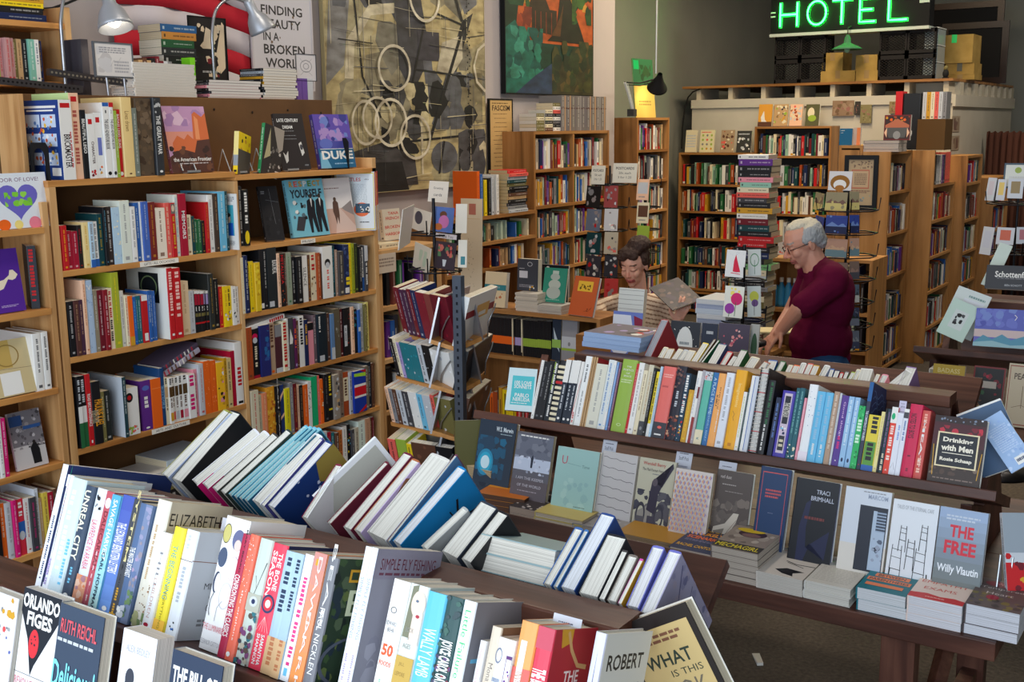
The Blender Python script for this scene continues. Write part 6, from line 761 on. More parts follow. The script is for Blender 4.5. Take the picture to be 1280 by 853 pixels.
for cx,cy,rx,ry in((.58,.8,.1,.105),(.38,.5,.1,.095),(.27,.3,.09,.085),(.35,.28,.1,.1),(.5,.22,.1,.095),(1.02,.52,.1,.11),(.2,.28,.08,.09)):
 mi.append(('o',cx,cy,rx,ry,.12,(238,230,206)))
mi=[m for m in mi if not(m[0]=='o' and m[1]>1)]+[('c',[(.99,.42),(.93,.46),(.91,.53),(.94,.6),(.99,.63)],.02,(238,230,206))]
wallboard('mural_canvas','huge black, grey and cream abstract canvas of rings and girders on the wall','painting',-4.70,((403,-70),(604,-70),(413,246)),.03,(170,158,120),BG,mi,.004)
pi_=[('r',0,0,1,1,(24,60,48)),('r',.1,.36,1,1,(196,92,40)),('b',.1,.62,1,1,50,.07,[(226,120,60),(176,70,40),(206,150,60),(150,60,44)]),('b',.1,.4,.8,.6,24,.06,[(170,70,40),(130,52,34)]),('p',[(.28,.44),(.28,.6),(.24,.6),(.34,.76),(.36,.86),(.38,.76),(.48,.6),(.56,.6),(.56,.42)],(52,38,26))]
pi_+=[('l',x,.42,x,.58,.008,(150,60,36))for x in(.32,.38,.44,.5)]
pi_+=[('p',[(.0,.0),(.0,1),(.18,1),(.24,.8),(.14,.62),(.1,.4)],(20,50,36)),('b',0,.6,.26,1,40,.06,[(30,76,50),(18,44,30),(50,96,50)]),('p',[(.55,.45),(.6,.7),(.58,1),(.72,1),(.72,.7),(.86,.46),(.9,.38),(.45,.38)],(34,28,22)),('p',[(.5,.42),(.6,.56),(.64,.66),(.6,.42)],(104,64,34)),('b',.74,.52,.98,.84,24,.06,[(40,80,40),(60,100,40),(24,56,36)]),('b',.6,.8,.9,1,10,.07,[(30,60,40),(20,40,34)]),('p',[(0,0),(0,.44),(.1,.5),(.2,.36),(.3,.28),(.3,0)],(30,110,96)),('b',.0,.1,.4,.46,30,.06,[(40,130,110),(24,90,84),(60,150,130)]),('p',[(.1,0),(.3,.12),(.5,.22),(.5,.26),(.6,.24),(.5,.1),(.5,0)],(46,64,96)),('p',[(.5,.0),(.5,.12),(.62,.24),(.8,.3),(1,.28),(1,0)],(60,56,34)),('b',.5,.02,1,.4,50,.06,[(70,70,36),(50,60,36),(90,76,40),(40,50,34)])]
wallboard('painting','framed painting of a pavilion and great trees under an orange sky','painting',-4.70,((632,-60),(742,-60),(632,117)),.04,(16,18,20),(24,60,48),pi_,.008)
wallboard('framed_print','tall narrow framed text print beside the mural','picture',-4.70,((613,123),(641,124),(613,226)),.02,(24,22,20),(206,170,112),[('t','FASCISM',.5,.9,.8,.07,(70,56,40),1),('m',.1,.95,.9,.97,1,(90,70,50))]+[('m',.15+.04*(i%3),.82-.055*i,.85-.04*(i%3),.83-.055*i,1,(90,70,50))for i in range(14)],.01)
random.seed(33)
SHELVED=G()
DIM=['k','n','d','m','c','L','a','r','E','c','g','w','z','T','e','k','p','w','b','Y',(180,200,180),(206,190,170),(120,60,50),(60,60,70)]
def fill(o,u,out,L,zc,dens=.97,tilt=0,pal=DIM,dep=.15):
 """spines in a row from point o along unit u, facing 'out', under a clear height zc"""
 o,u,out=V(o),V(u),V(out);x=.004
 while x<L-.03:
  t=random.choice((.014,.018,.022,.026,.032,.04));h=zc*random.uniform(.66,.9)
  if x+t>L:break
  if random.random()<dens:
   c=random.choice(pal);c2=contrast(c);b=o+u*x-out*random.uniform(0,.015);s=u*(t-.0012);d=-out*dep;k=V((0,0,h))
   SHELVED.hexa([b,b+s,b+s+d,b+d,b+k,b+s+k,b+s+d+k,b+d+k],c)
   SHELVED.add([b+d*0+V((0,0,h))+d*.02+s*.1+V((0,0,.0004)),b+s*.9+k+V((0,0,.0004)),b+s*.9+d+k+V((0,0,.0004)),b+s*.1+d+k+V((0,0,.0004))],[(0,1,2,3)],(206,196,176))
   v0,v1=random.uniform(.1,.4),random.uniform(.6,.92);e=out*.0006
   if random.random()<.75:SHELVED.add([b+e+s*.35+k*v0,b+e+s*.65+k*v0,b+e+s*.65+k*v1,b+e+s*.35+k*v1],[(0,1,2,3)],tuple(int(.55*p+.45*q)for p,q in zip(C(c2),C(c))))
   if random.random()<.3:SHELVED.add([b+e+k*.02,b+e+s+k*.02,b+e+s+k*.12,b+e+k*.12],[(0,1,2,3)],random.choice(['w','c','r','Y','k']))
  x+=t
def case(label,fr,pos,a0,a1,ztop,shelves,W=PINE,depth=.26,divs=(),backm=None,books=True,dens=.97,th=.022,zc=None,pal=DIM,skip=(),base=0):
 """bookcase; fr 'E' faces +X with front at X=pos between Y a0..a1; fr 'S' faces -Y with front at Y=pos between X a0..a1"""
 E_=fr=='E';M=(lambda x0,y0,z0,x1,y1,z1:G().box(pos-y1,x0,z0,pos-y0,x1,z1))if E_ else(lambda x0,y0,z0,x1,y1,z1:G().box(x0,pos+y0,z0,x1,pos+y1,z1))
 t=thing('bookcase',label,'bookcase',(pos-depth/2,(a0+a1)/2,base)if E_ else((a0+a1)/2,pos+depth/2,base))
 ax='y' if E_ else 'x'
 for q in(a0,a1-th):M(q,0,base,q+th,depth,ztop).build('side_panel',W['z'],t,MX())
 for q in divs:M(q-th/2,.004,base,q+th/2,depth,ztop-th).build('divider',W['z'],t,MX())
 M(a0,depth,base,a1,depth+.012,ztop).build('back_panel',backm or W['z'],t,MX())
 M(a0+th,.002,ztop-th,a1-th,depth,ztop).build('top_board',W[ax],t,MX())
 ed=[a0+th]+[q for q in divs]+[a1-th]
 zz=sorted(shelves,reverse=True)
 for i,z in enumerate(zz):
  M(a0+th,0,z-.022,a1-th,depth,z).build('shelf',W[ax],t,MX())
  if books and i not in skip:
   up=(zz[i-1]if i else ztop)-.024-z
   for j in range(len(ed)-1):
    L=ed[j+1]-ed[j]-.03
    o=(pos-.02,ed[j]+.012,z+.001)if E_ else(ed[j]+.012,pos+.02,z+.001)
    fill(o,(0,1,0)if E_ else(1,0,0),(1,0,0)if E_ else(0,-1,0),L,min(up,.26),dens,pal=pal,dep=min(.15,depth-.05))
 return t
zx=lambda ys,x,X:[hX(x,y,X).z for y in ys]
zy=lambda ys,x,Y:[hY(x,y,Y).z for y in ys]
z_=zx((211,256,296),690,-4.43);case('brown two-bay bookcase under the framed pavilion painting, journals on top','E',-4.43,6.93,8.05,hX(690,164,-4.43).z,z_+[z_[-1]-.24,z_[-1]-.5,z_[-1]-.76],MIDW,divs=(7.5,))
z_=zx((187,225,263,300,334),815,-4.6);case('narrow tall yellow-lit bookcase beside the wall corner with a clamp lamp','E',-4.6,8.86,9.49,hX(815,147,-4.6).z,z_+[z_[-1]-.25,z_[-1]-.5],MIDW,depth=.3)
BY_=11.45;z_=zy((231,265,299,333,367),900,BY_);lo=hY(900,191,BY_).z
LIB=['k','n','d','c','L','k','m','g','r',(150,190,170),'E','w','T','z','k','c','Y']
case('low half of the dark-backed bookcase below the loft, face-out classics on top','S',BY_,hY(848,231,BY_).x,hY(941,231,BY_).x,lo,z_+[.3,.06],MIDW,depth=.24,backm=CHARC,pal=LIB,dens=.86)
case('taller half of the dark-backed bookcase below the loft, four cookbooks on top','S',BY_,hY(941.5,231,BY_).x,hY(1037,231,BY_).x,hY(990,158,BY_).z,[hY(990,195,BY_).z]+z_+[.3,.06],MIDW,depth=.24,backm=CHARC,pal=LIB,dens=.92)
zr1=zx((239,290,341,396),1120,-2.58);xe=[hY(x,240,9.35).x for x in(1046,1076,1111)]
case('pine bookcase with a framed document on its end panel','E',xe[2],9.35,10.02,hY(1095,190,9.35).z,zr1+[zr1[-1]-.3,.06],PINE,depth=xe[2]-xe[1]-.015)
case('pine bookcase standing back to back with the one bearing the framed document','S',9.36,xe[0],xe[1]-.004,hY(1060,182,9.35).z,[],PINE,depth=.5,books=False,backm=None)
G_=G().box(xe[0]+.022,9.352,0,xe[1]-.026,9.358,hY(1060,183,9.35).z-.03);
tag(G_.build('end_cover',PINE['z']),'plain pine board closing the end of the back to back bookcase','board')
zr2=zx((230,273,316,357,399),1178,-2.39);x2=[hY(x,240,10.05).x for x in(1131,1166)]
R2=case('pine bookcase with knotty end panel beside the framed-document case','E',x2[1],10.05,10.86,zr2[0],zr2[1:]+[.06],PINE,depth=x2[1]-x2[0]-.014);ZT2=hY(1150,188,10.05).z
G().box(x2[0]+.012,10.05,zr2[0],x2[1],10.074,ZT2).build('end_board',PINE['z'],R2,MX())
zr3=zx((229,274,313,350),1212,-2.3);x3=hY(1207,260,10.95).x
case('third pine bookcase in the receding row, small books to its top','E',x3,10.92,11.55,hY(1203,195,10.92).z,zr3+[.3],PINE,depth=.22)
case('last pine bookcase in the receding row, half hidden by the card spinner','E',x3+.1,11.65,12.4,1.55,[1.3,1.04,.78,.5],PINE,depth=.24)
y9=8.0;case('low oak case with a plain end board behind the postcard spinner','S',y9,hY(1040,390,y9).x,hY(1088,390,y9).x,hY(1087,326,y9).z,[hY(1070,346,y9).z,hY(1070,392,y9).z,hY(1070,440,y9).z],PINE,depth=.36,dens=.5)
z_=zx((268,300,333),640,-4.3);case('brown low case left of the two-bay bookcase with book stacks on top','E',-4.36,5.75,6.86,z_[0],z_[1:]+[.5],MIDW,depth=.3,dens=.55)
z_=hX(495,311,-3.8).z;case('short blond case beside the tall bookcase with a standing novel on top','E',-3.80,4.45,4.98,z_,[z_-.3,z_-.58,z_-.86,.1],OAK,depth=.28,dens=.5)
case('small pine case with blue bottles on its shelf, behind the man','S',7.3,hY(961,360,7.3).x,hY(1024,360,7.3).x,hY(975,323,7.3).z,[hY(975,386,7.3).z,hY(975,440,7.3).z],PINE,depth=.28,books=False)
CZ=1.05;cx0,cx1=-4.02,-2.945
case('brown low counter case of banded black notebooks in front of the seated woman','S',5.26,cx0,cx1,CZ,[hY(690,452,5.26).z,.35],MIDW,depth=.26,books=False,divs=())
nz=hY(690,452,5.26).z+.001
def notebooks(px0,px1,n,band,c='k',h=.21,y=5.30,z=None,lab=''):
 x=along(px0,(0,y,nz),(1,0,0)).x;w=(along(px1,(0,y,nz),(1,0,0)).x-x)/n
 for i in range(n):book(f'{cn(c)} notebook with {cn(band)} band, {ORD[i+1]} of {lab}',Tr(x+i*w,y,z or nz),w-.001,.13,h,c,spine=[('r',-.02,.28,1.02,.5,band)],name='notebook',cat='notebook')
notebooks(607,636,6,'o',lab='the orange banded set on the counter');notebooks(636,643,1,'o','k',lab='the single slot beside the set');notebooks(644,652,2,'v',lab='the lavender banded pair')
notebooks(654,672,8,'l',lab='the left lime banded set');notebooks(672,689,7,'l',h=.215,lab='the right lime banded set')
notebooks(726,734,4,'l','n',h=.16,lab='the small set at the counter end')
for px,c in((641,'c'),(652.5,'c')):
 x=along(px,(0,5.3,nz),(1,0,0)).x;book(f'slim {"cream" if px < 650 else "white"} divider among the notebooks, {"first" if px < 650 else "second"} one',Tr(x,5.292,nz),.007,.1,.214,c,spine=[('r',0,0,1,.1,'k')],name='notebook',cat='notebook')
faceout('grey boxed notebook with lime strip face out on the counter shelf','T',(703,400),(722,402),nz,5.29,4,.02,(150,150,156),[('r',0,.32,1,.6,'L'),('r',0,.26,1,.32,'l'),('e',.5,.42,.08,.05,'e')])
faceout('dark blue wrapped notebook face out on the counter shelf','T',(691,399),(702,400),nz,5.29,4,.02,(40,52,70),[('p',[(.1,.8),(.6,.5),(.9,.2),(.3,.4)],(190,206,216)),('r',0,.3,1,.5,(150,190,90))])
low=hY(690,452,5.26).z-.25
o_=SHELVED;fill((cx0+.3,5.3,.352),(1,0,0),(0,-1,0),.72,.26,pal=['o','Y','r','m','k','z','d','y'])
K_=' on the counter'
def cfo(label,TL,TR,c,front,y,z=CZ,tilt=12,t=.015,**k):return faceout(label,'T',TL,TR,z,y,tilt,t,c,front,**k)
def cstack(label,px0,px1,y,z,n,t,c,pages,d=.14,lab2=None,cols=None):
 a,b=along(px0,(0,y,z),(1,0,0)).x,along(px1,(0,y,z),(1,0,0)).x
 for i in range(n):
  cc=cols[i]if cols else c
  book(label.replace('@','topmost' if i==n-1 else ORD[n-i]+' from the top').replace('#',cn(cc)),Tr(a+random.uniform(-.004,.004)*(i<n-1),y+random.uniform(0,.006),z+.0006+i*(t+.0005))@MX(((0,1,0,0),(0,0,1,0),(1,0,0,0),(0,0,0,1))),t,b-a,d,cc,pages=pages if not isinstance(pages,list)else pages[i%len(pages)])
 return z+n*(t+.0005)
zt_=cstack('cream journal, @ of the banded stack on the counter',644,672,5.28,CZ,8,.0125,(222,214,204),(226,216,200))
cfo('tall charcoal card box with white ring and label'+K_,(647,324),(673,325),(62,66,76),[('o',.6,.84,.12,.07,.2,'L'),('r',.1,.4,.5,.62,(206,206,214)),('m',.1,.68,.4,.71,1,'L'),('m',.1,.1,.8,.2,2,(150,150,160)),('b',.6,.02,.9,.16,4,.06,['c','Y','w'])],5.36,z=zt_,t=.04,tilt=3)
cfo('black chalkboard-like panel with small white dot behind the green book'+K_,(674,330),(711,333),(26,28,36),[('e',.3,.93,.05,.03,'w'),('p',[(.8,.8),(.95,.95),(.95,.8)],(50,70,130))],5.52,t=.012,tilt=4)
zt_=cstack('pale grey book, @ of the three under the green one, counter',672,701,5.275,CZ,3,.0155,(190,184,178),(206,198,186))
cfo('green book with pale stacked rounded figure'+K_,(681,335),(710,337),(44,134,112),[('r',.03,.02,.97,.98,(48,140,118)),('r',.38,.82,.64,.92,(190,206,196)),('e',.5,.74,.2,.1,(176,190,182)),('e',.5,.52,.26,.14,(186,196,186)),('e',.48,.28,.3,.18,(176,186,178)),('m',.2,.06,.8,.1,1,(150,200,180))],5.36,z=zt_,t=.016,hard=True)
cfo('rust orange art book with gold label on clear easel'+K_,(719,347),(750,348),(196,92,48),[('r',.2,.62,.8,.88,(232,186,60)),('b',.28,.66,.72,.8,14,.05,[(90,70,20),(150,110,30)]),('c',[(.6,.12),(.8,.14),(.9,.24)],.0016,(100,40,20)),('b',.7,.12,.9,.2,4,.03,[(100,44,24)])],5.27,t=.02,tilt=18,hard=True,yaw=-8,pages=(226,226,226))
cfo('cream travel book with teal title band'+K_,(607,342),(634,340),(222,204,168),[('r',0,.48,1,.64,(50,130,140)),('t','GEOGRAPHY',.42,.56,.6,.06,(190,214,214)),('b',.55,.2,.85,.4,5,.06,[(200,120,80),(160,120,100)])],5.3,t=.03,tilt=8)
zt=hX(690,164,-4.43).z
for i in range(9):
 book(f'grey periodical, {ORD[i+1]} from left in the long row on the brown two-bay case',Tr(-4.45,7.35+i*.076,zt+.001)@RZ90,.074,.2,.26,random.choice([(116,110,112),(130,124,122),(124,116,110)]),spine=[('r',0,.62,1,.66,(90,60,60)),('r',.6,0,.8,1,random.choice([(190,150,110),(146,140,140),(110,104,110)])),('M',.3,.2,.95,.1,(170,166,160))],name='periodical',cat='magazine')
for j,(y,cols)in enumerate(((7.02,('q','q','q','c','q')),(7.14,('d','c','k','c','E','c')),(7.25,('w','k','E','w','k','x','w','q')))):
 for i,c in enumerate(cols):book(f'{cn(c)} small paperback, {ORD[i+1]} from the bottom, pile {ORD[j+1]} from left on the brown two-bay case',Tr(-4.46,y,zt+.001+i*.0255)@RZ90@MX(((0,0,1,0),(0,1,0,0),(-1,0,0,0),(0,0,0,1)))@Tr(-.025,0,0),.025,.15,.1,c)
zt=hX(640,268,-4.3).z
def xst(px,X,z,cols,d,label,t=.022):
 y=along(px,(X,0,z),(0,1,0)).y
 for i,c in enumerate(cols):book(label.replace('@',ORD[len(cols)-i]+' from the top' if i<len(cols)-1 else 'topmost').replace('#',cn(c)),Tr(X+random.uniform(-.01,.01),y+random.uniform(-.01,.01),z+.001+i*(t+.0006))@RZ90@MX(((0,0,1,0),(0,1,0,0),(-1,0,0,0),(0,0,0,1)))@Tr(-t,0,0),t,.16,d,c,pages=(228,206,160))
xst(636,-4.37,zt,('L','e','E','k','a','d','k','k','q','T','L','x','r'),.24,'# hardcover, @ of the stack on the low brown case')
for i,(c,px)in enumerate((('o',597),('b',601),('y',606),('k',611),('L',615),('w',621))):
 y=along(px,(-4.38,0,zt),(0,1,0)).y;book(f'{cn(c)} book, {ORD[i+1]} from left of the upright ones on the low brown case',Tr(-4.38,y,zt+.001)@RZ90,.03,.2,(.3,.28,.24,.25,.26,.27)[i],c)
zt=hX(495,311,-3.8).z
faceout('cream mystery novel with red stencil capitals on the short blond case','L',(477,262),(499,262),zt+.03,-3.9,6,.03,(226,214,196),[('t','TANA',.62,.86,.6,.1,(206,70,60),1),('t','FRENCH',.55,.7,.76,.1,(206,70,60),1),('t','BROKEN',.5,.42,.84,.1,(206,70,60),1),('t','HARBOR',.5,.2,.84,.1,(206,70,60),1)])
xst(474,-3.83,zt,('c',),.16,'cream paperback lying under the mystery novel, @ one',t=.028)
tag(art(G().box(0,0,0,.15,.003,.1,(214,196,176)),(0,0,0),(.15,0,0),(0,0,.1),[('m',.1,.3,.9,.8,3,(150,130,116))]).build('shelf_sign',PRINT,None,Tr(-3.79,hX(472,340,-3.79).y,hX(472,343,-3.79).z)@RZ90),'cream written shelf sign on the short blond case','sign')
for px0,px1,py,c,lb,a in((858,872,163,'c','cream standing paperback, leftmost on the dark-backed case',[('m',.1,.2,.9,.8,5,'L')]),(876,894,163,(232,222,180),'cream recipe-grid book second on the dark-backed case',[('m',.1,.86,.9,.94,1,'x')]+[('e',.2+.3*i,.16+.2*j,.07,.05,random.choice(['Y','x','l','e']))for i in range(3)for j in range(4)]),(902,919,163,(176,150,120),'spotted brown recipe book third on the dark-backed case',[('b',.05,.05,.95,.95,20,.12,['c','z','x','d'])]),(922,940,164,(60,60,58),'grey photograph book fourth on the dark-backed case',[('b',.05,.1,.95,.7,20,.12,['L','w','E']),('m',.1,.8,.9,.9,1,'L')])):
 faceout(lb,'T',(px0,py),(px1,py),lo,BY_+.04,8,.02,c,a)
for px0,px1,c,lb,a in((949,966,(226,160,60),'orange book with white bird leftmost above the taller half',[('p',[(.3,.1),(.2,.4),(.4,.7),(.5,.3),(.8,.1)],'w'),('r',0,0,1,.2,'d')]),(968,986,'a','yellow green salad cookbook above the taller half',[('b',.05,.1,.95,.95,26,.12,['Y','l','c','E'])]),(988,1004,'A','rose patterned cookbook above the taller half',[('b',.05,.1,.95,.95,26,.12,['x','L','c','z'])]),(1008,1025,(90,90,60),'dark cookbook with pale vegetable rightmost above the taller half',[('e',.4,.6,.25,.25,'c'),('e',.5,.35,.3,.15,'l')])):
 faceout(lb,'T',(px0,131),(px1,131),hY(990,158,BY_).z,BY_+.04,8,.03,c,a,True)
SHELVED_DONE=False
LY=11.8;lx0,lx1=hY(864,200,11.8).x,hY(1187,200,11.8).x;lz=hY(1000,122,LY).z
g=G().box(lx0,LY,0,lx1,LY+.06,lz).box(lx1-.06,LY+.06,0,lx1,14.8,lz)
g.box(lx0,LY-.03,lz-.09,lx1,LY-.0002,lz).box(lx1+.0002,LY-.03,lz-.12,lx1+.03,14.8,lz-.005)
struct('wall_partition',g,WHITEP)
lt=hY(1000,107,LY).z
g=G().box(lx0-.1,LY-.05,lt,lx1,14.8,lt+.025);struct('floor_loft',g,MIDW['x'])
g=G()
for i in range(8):g.box(lx0+.05+i*(lx1-lx0-.15)/7,LY+.0,lz,lx0+.1+i*(lx1-lx0-.15)/7,LY+.5,lt-.001,(206,196,176))
for i in range(9):g.box(lx1-.45,LY+.25+i*.33,lz-.02,lx1+.005,LY+.4+i*.33,lt-.004,(200,192,174))
struct('trim_1',g,MATTE)
LT=lt+.026
NEON=mat('neon_tube',(150,255,190),emit=((24,255,70),26));GLOWP=mat('painted_letter',(60,200,120),rough=.5)
sA,sB=hY(963,42,LY-.02),hY(1161,33,LY-.02);sw=sB.x-sA.x;sz0=(sA.z+sB.z)/2-.0;sh_=.37
sg=thing('neon_sign','dark box sign with glowing green neon capitals, standing above the loft crates','sign',(sA.x+sw/2,LY,sz0))
I=lambda g,n,m:g.build(n,m,sg,MX())
I(G().box(sA.x,LY-.02,sz0,sB.x,LY+.16,sz0+sh_,(12,14,18)),'sign_box',MATTE)
I(G().box(sA.x-.005,LY-.035,sz0-.03,sB.x+.005,LY+.17,sz0,(196,206,200)),'lower_trim',MATTE)
g=G()
for k in(0,1):g.box(sA.x,LY-.024,sz0+.17+.04*k,sA.x+.05,LY-.02,sz0+.185+.04*k,(190,210,200)).box(sB.x-.1,LY-.024,sz0+.22+.05*k,sB.x-.005,LY-.02,sz0+.245+.05*k,(190,210,200))
I(g,'stripe',MATTE)
def stroke(paths):
 for p in paths:yield p
LH=.235;ly0=sz0+.07
def px2x(px):return hY(px,25,LY-.02).x
letters=(('H',[[(0,0),(0,1)],[(1,0),(1,1)],[(0,.5),(1,.5)]],976,997),('O',[[(.5+.5*cos(a),.5+.5*sin(a))for a in[2*pi*i/24 for i in range(25)]]],1010,1033),('T',[[(0,.98),(1,.98)],[(.5,0),(.5,.98)]],1041,1064),('E',[[(1,0),(0,0),(0,.98),(1,.98)],[(0,.5),(.8,.5)]],1075,1094),('L',[[(0,1.0),(0,0),(1,0)]],1111,1134))
for nm,paths,p0,p1 in letters:
 xa,xb=px2x(p0),px2x(p1)
 gb=G();gt=G()
 for p in paths:
  q=[(xa+(xb-xa)*u,ly0+LH*v)for u,v in p]
  for i in range(len(q)-1):
   (u0,v0),(u1,v1)=q[i],q[i+1];d=V((u1-u0,0,v1-v0)).normalized();n=V((-d.z,0,d.x))*.019;e=d*.014
   a,b=V((u0,LY-.022,v0))-e,V((u1,LY-.022,v1))+e
   gb.hexa([a-n,b-n,b-n+V((0,.002,0)),a-n+V((0,.002,0)),a+n,b+n,b+n+V((0,.002,0)),a+n+V((0,.002,0))])
  gt.tube([(u,LY-.04,v)for u,v in q],.0085,8)
 lb=gb.build('letter',GLOWP,sg,MX());tb_=gt.build('neon_tube',NEON,lb,MX())
def crate(label,x,z,c=(30,28,30),s=.3,y=LY+.04):
 t=thing('milk_crate',label,'crate',(x+s/2,y+s/2,z));I=lambda g,n:g.build(n,MATTE,t,MX())
 g=G();w=.018
 for(a,b)in((x,y),(x+s-w,y),(x,y+s-w),(x+s-w,y+s-w)):g.box(a,b,z,a+w,b+w,z+s*.9,c)
 for zz in(z,z+s*.9-.04):g.box(x,y,zz,x+s,y+.008,zz+.04,c).box(x,y+s-.008,zz,x+s,y+s,zz+.04,c).box(x,y,zz,x+.008,y+s,zz+.04,c).box(x+s-.008,y,zz,x+s,y+s,zz+.04,c)
 g.box(x,y,z,x+s,y+s,z+.006,c);I(g,'frame')
 g=G();k=7
 for i in range(1,k*2):
  u=i/k
  for(o,e)in(((x,y+.003),(1,0)),((x+s-.003,y),(0,1)),((x,y+s-.003),(1,0)),((x+.003,y),(0,1))):
   for sg_ in(1,-1):
    a0,b0=(max(0,u-1),min(1,u));p=[]
    for q in(a0,b0):
     v=(u-q);v=v if sg_>0 else 1-v;p.append((o[0]+e[0]*q*s,o[1]+e[1]*q*s,z+.03+v*(s*.9-.06)))
    g.tube(p,.0032,4,c,caps=False)
 I(g,'lattice');return t
cw=.272
for(px,n,nm)in((968,2,'left'),(1098,2,'right')):
 for k in range(2):
  for j in range(n):
   x=hY(px,80,LY+.04).x+j*(cw+.006)
   if px==968 and j==1:x-=.0
   crate(f'black plastic milk crate, {("lower", "upper")[k]} of the {("outer", "inner")[j]} column, {nm} side of the loft',x,LT+k*.25,s=cw)
CARD=mat('corrugated_card',(176,140,84),rough=.85,noise=(8,(150,122,60),(176,146,80)))
def carton(label,p0,p1,y0,dep,z0=None,mk=None):
 a,b=hY(*p0,y0),hY(*p1,y0);z0=LT if z0 is None else z0
 t=thing('cardboard_box',label,'box',((a.x+b.x)/2,y0+dep/2,z0));z1=max(z0+.05,(a.z+b.z)/2)
 G().box(a.x,y0,z0,b.x,y0+dep,z1-.002).build('carton',CARD,t,MX())
 G().box(a.x,y0-.001,z1-.002,(a.x+b.x)/2-.002,y0+dep,z1).box((a.x+b.x)/2+.002,y0-.001,z1-.002,b.x,y0+dep,z1).build('flap',CARD,t,MX())
 G().box((a.x+b.x)/2-.025,y0-.0015,z1-.08,(a.x+b.x)/2+.025,y0+dep,z1+.001,mk or(150,124,80)).build('packing_tape',PRINT,t,MX());return z1
z1=carton('long shallow cardboard box between the two groups of crates',(1026,89),(1069,88),LY+.02,.35)
z2_=carton('square cardboard box at the right of the long shallow one',(1070,88),(1097,88),LY+.02,.35)
carton('dark cardboard box on top of the long shallow box',(1028,66),(1054,66),LY+.06,.3,z1+.001)
carton('olive cardboard box on top of the square box',(1070,69),(1097,68),LY+.06,.3,z2_+.001)
z1=carton('printed cardboard box lowest in the pile by the dark frames',(1182,96),(1218,96),LY+.5,.35);z2_=carton('printed cardboard box with arrows second in the pile',(1182,79),(1218,79),LY+.5,.35,z1+.001,(90,90,80))
carton('big cardboard box with a bright green tape strip topmost in the pile',(1170,44),(1217,43),LY+.48,.38,z2_+.001,(40,220,110))
dx0=hY(1154,80,LY+.1).x;dt=thing('drawer_tower','clear plastic three-drawer tower beside the crates on the loft','drawers',(dx0+.07,LY+.2,LT))
for k in range(3):G().box(dx0,LY+.1,LT+.165*k,dx0+.13,LY+.4,LT+.165*k+.155,(120,132,136)).build('drawer',mat('milky_plastic',(150,162,166),rough=.25),dt,MX())
for k in range(4):G().box(dx0-.004,LY+.095,LT+.165*k-.004,dx0+.134,LY+.404,LT+.165*k+.006,(200,206,206)).build('frame',MATTE,dt,MX())
px_=hY(1059,60,LY-.12);pl=thing('pendant_lamp','green enamel industrial lampshade hanging under the neon sign','lamp',px_)
G().lathe([(.012,.13),(.03,.1),(.035,.05),(.06,.035),(.12,.01),(.15,-.01),(.15,-.018),(.146,-.018),(.11,.002),(.03,.03),(.001,.04)],28,(60,110,84),0,Tr(px_)).build('lamp_shade',MATTE,pl,MX())
G().tube([px_+V((0,0,.13)),px_+V((0,0,.2)),V((px_.x,LY-.01,px_.z+.22))],.006,6,(40,40,42)).build('stem',MATTE,pl,MX())
G().ell((px_.x,px_.y,px_.z-.01),(.03,.03,.04),(150,200,170)).build('bulb',MATTE,pl,MX())
for i,(p0,p1,y,c,lb)in enumerate((((1158,6),(1256,4),14.2,(52,26,14),'large dark brown empty frame leaning behind the cartons on the loft'),((1178,30),(1262,28),13.8,(40,24,18),'second dark frame leaning before the large brown one on the loft'))):
 a,b=hY(*p0,y),hY(*p1,y);t=thing('picture_frame',lb,'frame',((a.x+b.x)/2,y,LT));w=.07
 g=G()
 for q in((a.x,LT,a.x+w,a.z),(b.x-w,LT,b.x,a.z),(a.x+w,a.z-w,b.x-w,a.z),(a.x+w,LT,b.x-w,LT+w)):g.box(q[0],y,q[1],q[2],y+.04,q[3],c)
 g.build('frame',mat('varnished_dark',rough=.3,attr=True),t,MX());G().box(a.x+w,y+.02,LT+w,b.x-w,y+.025,a.z-w,(18,18,20)).build('panel',MATTE,t,MX())
a=hY(1180,113,LY-.02);fg=G().ell((a.x,a.y+.03,LT+.045),(.03,.03,.045),(26,28,30)).ell((a.x,a.y+.03,LT+.1),(.022,.022,.024),(120,110,70)).lathe([(.03,0),(.034,.01),(.001,.012)],16,'k',0,Tr(a.x,a.y+.03,LT))
tag(fg.build('figurine',MATTE),'small round dark figurine on the loft corner','figurine')
cb=G().tube([hY(x,y,LY-.03)for x,y in((852,186),(853,160),(856,135),(860,122),(866,115),(880,109),(900,108),(930,106))],.008,6,(24,24,24));tag(cb.build('cable',MATTE),'black cable bending over the left end of the loft','cable')
g=G();a,b=hY(1234,165,13.2),hY(1330,165,13.2);n=40;vs=[]
for i in range(n+1):
 f=i/n;x=a.x+(b.x-a.x)*f;y=13.2+.035*sin(i*1.9);vs+=[(x,y,.02),(x,y,a.z+.012*sin(i*1.9))]
g.add(vs,[(2*i,2*i+2,2*i+3,2*i+1)for i in range(n)],(70,40,30),0,True);o=g.build('curtain',mat('curtain_cloth',(84,48,36),rough=.9));so=o.modifiers.new('s','SOLIDIFY');so.thickness=.004
tag(o,'brown pleated curtain hanging beside the loft','curtain')
zt=hX(815,147,-4.6).z
faceout('green and yellow poster board leaning on top of the narrow tall bookcase','L',(790,74),(815,74),zt,-4.72,5,.01,(120,150,90),[('r',0,.55,1,1,(60,110,80)),('b',.3,.55,.9,.9,14,.12,[(60,80,56),(50,70,50)]),('r',.05,.82,.3,.97,(30,190,110)),('r',0,0,1,.55,(214,186,100)),('m',.2,.2,.8,.3,2,(150,130,70))])
P=lambda x,y,X=-4.55:hX(x,y,X)
t=thing('clamp_lamp','lit black clamp lamp on a jointed arm above the narrow tall bookcase','lamp',P(790,138))
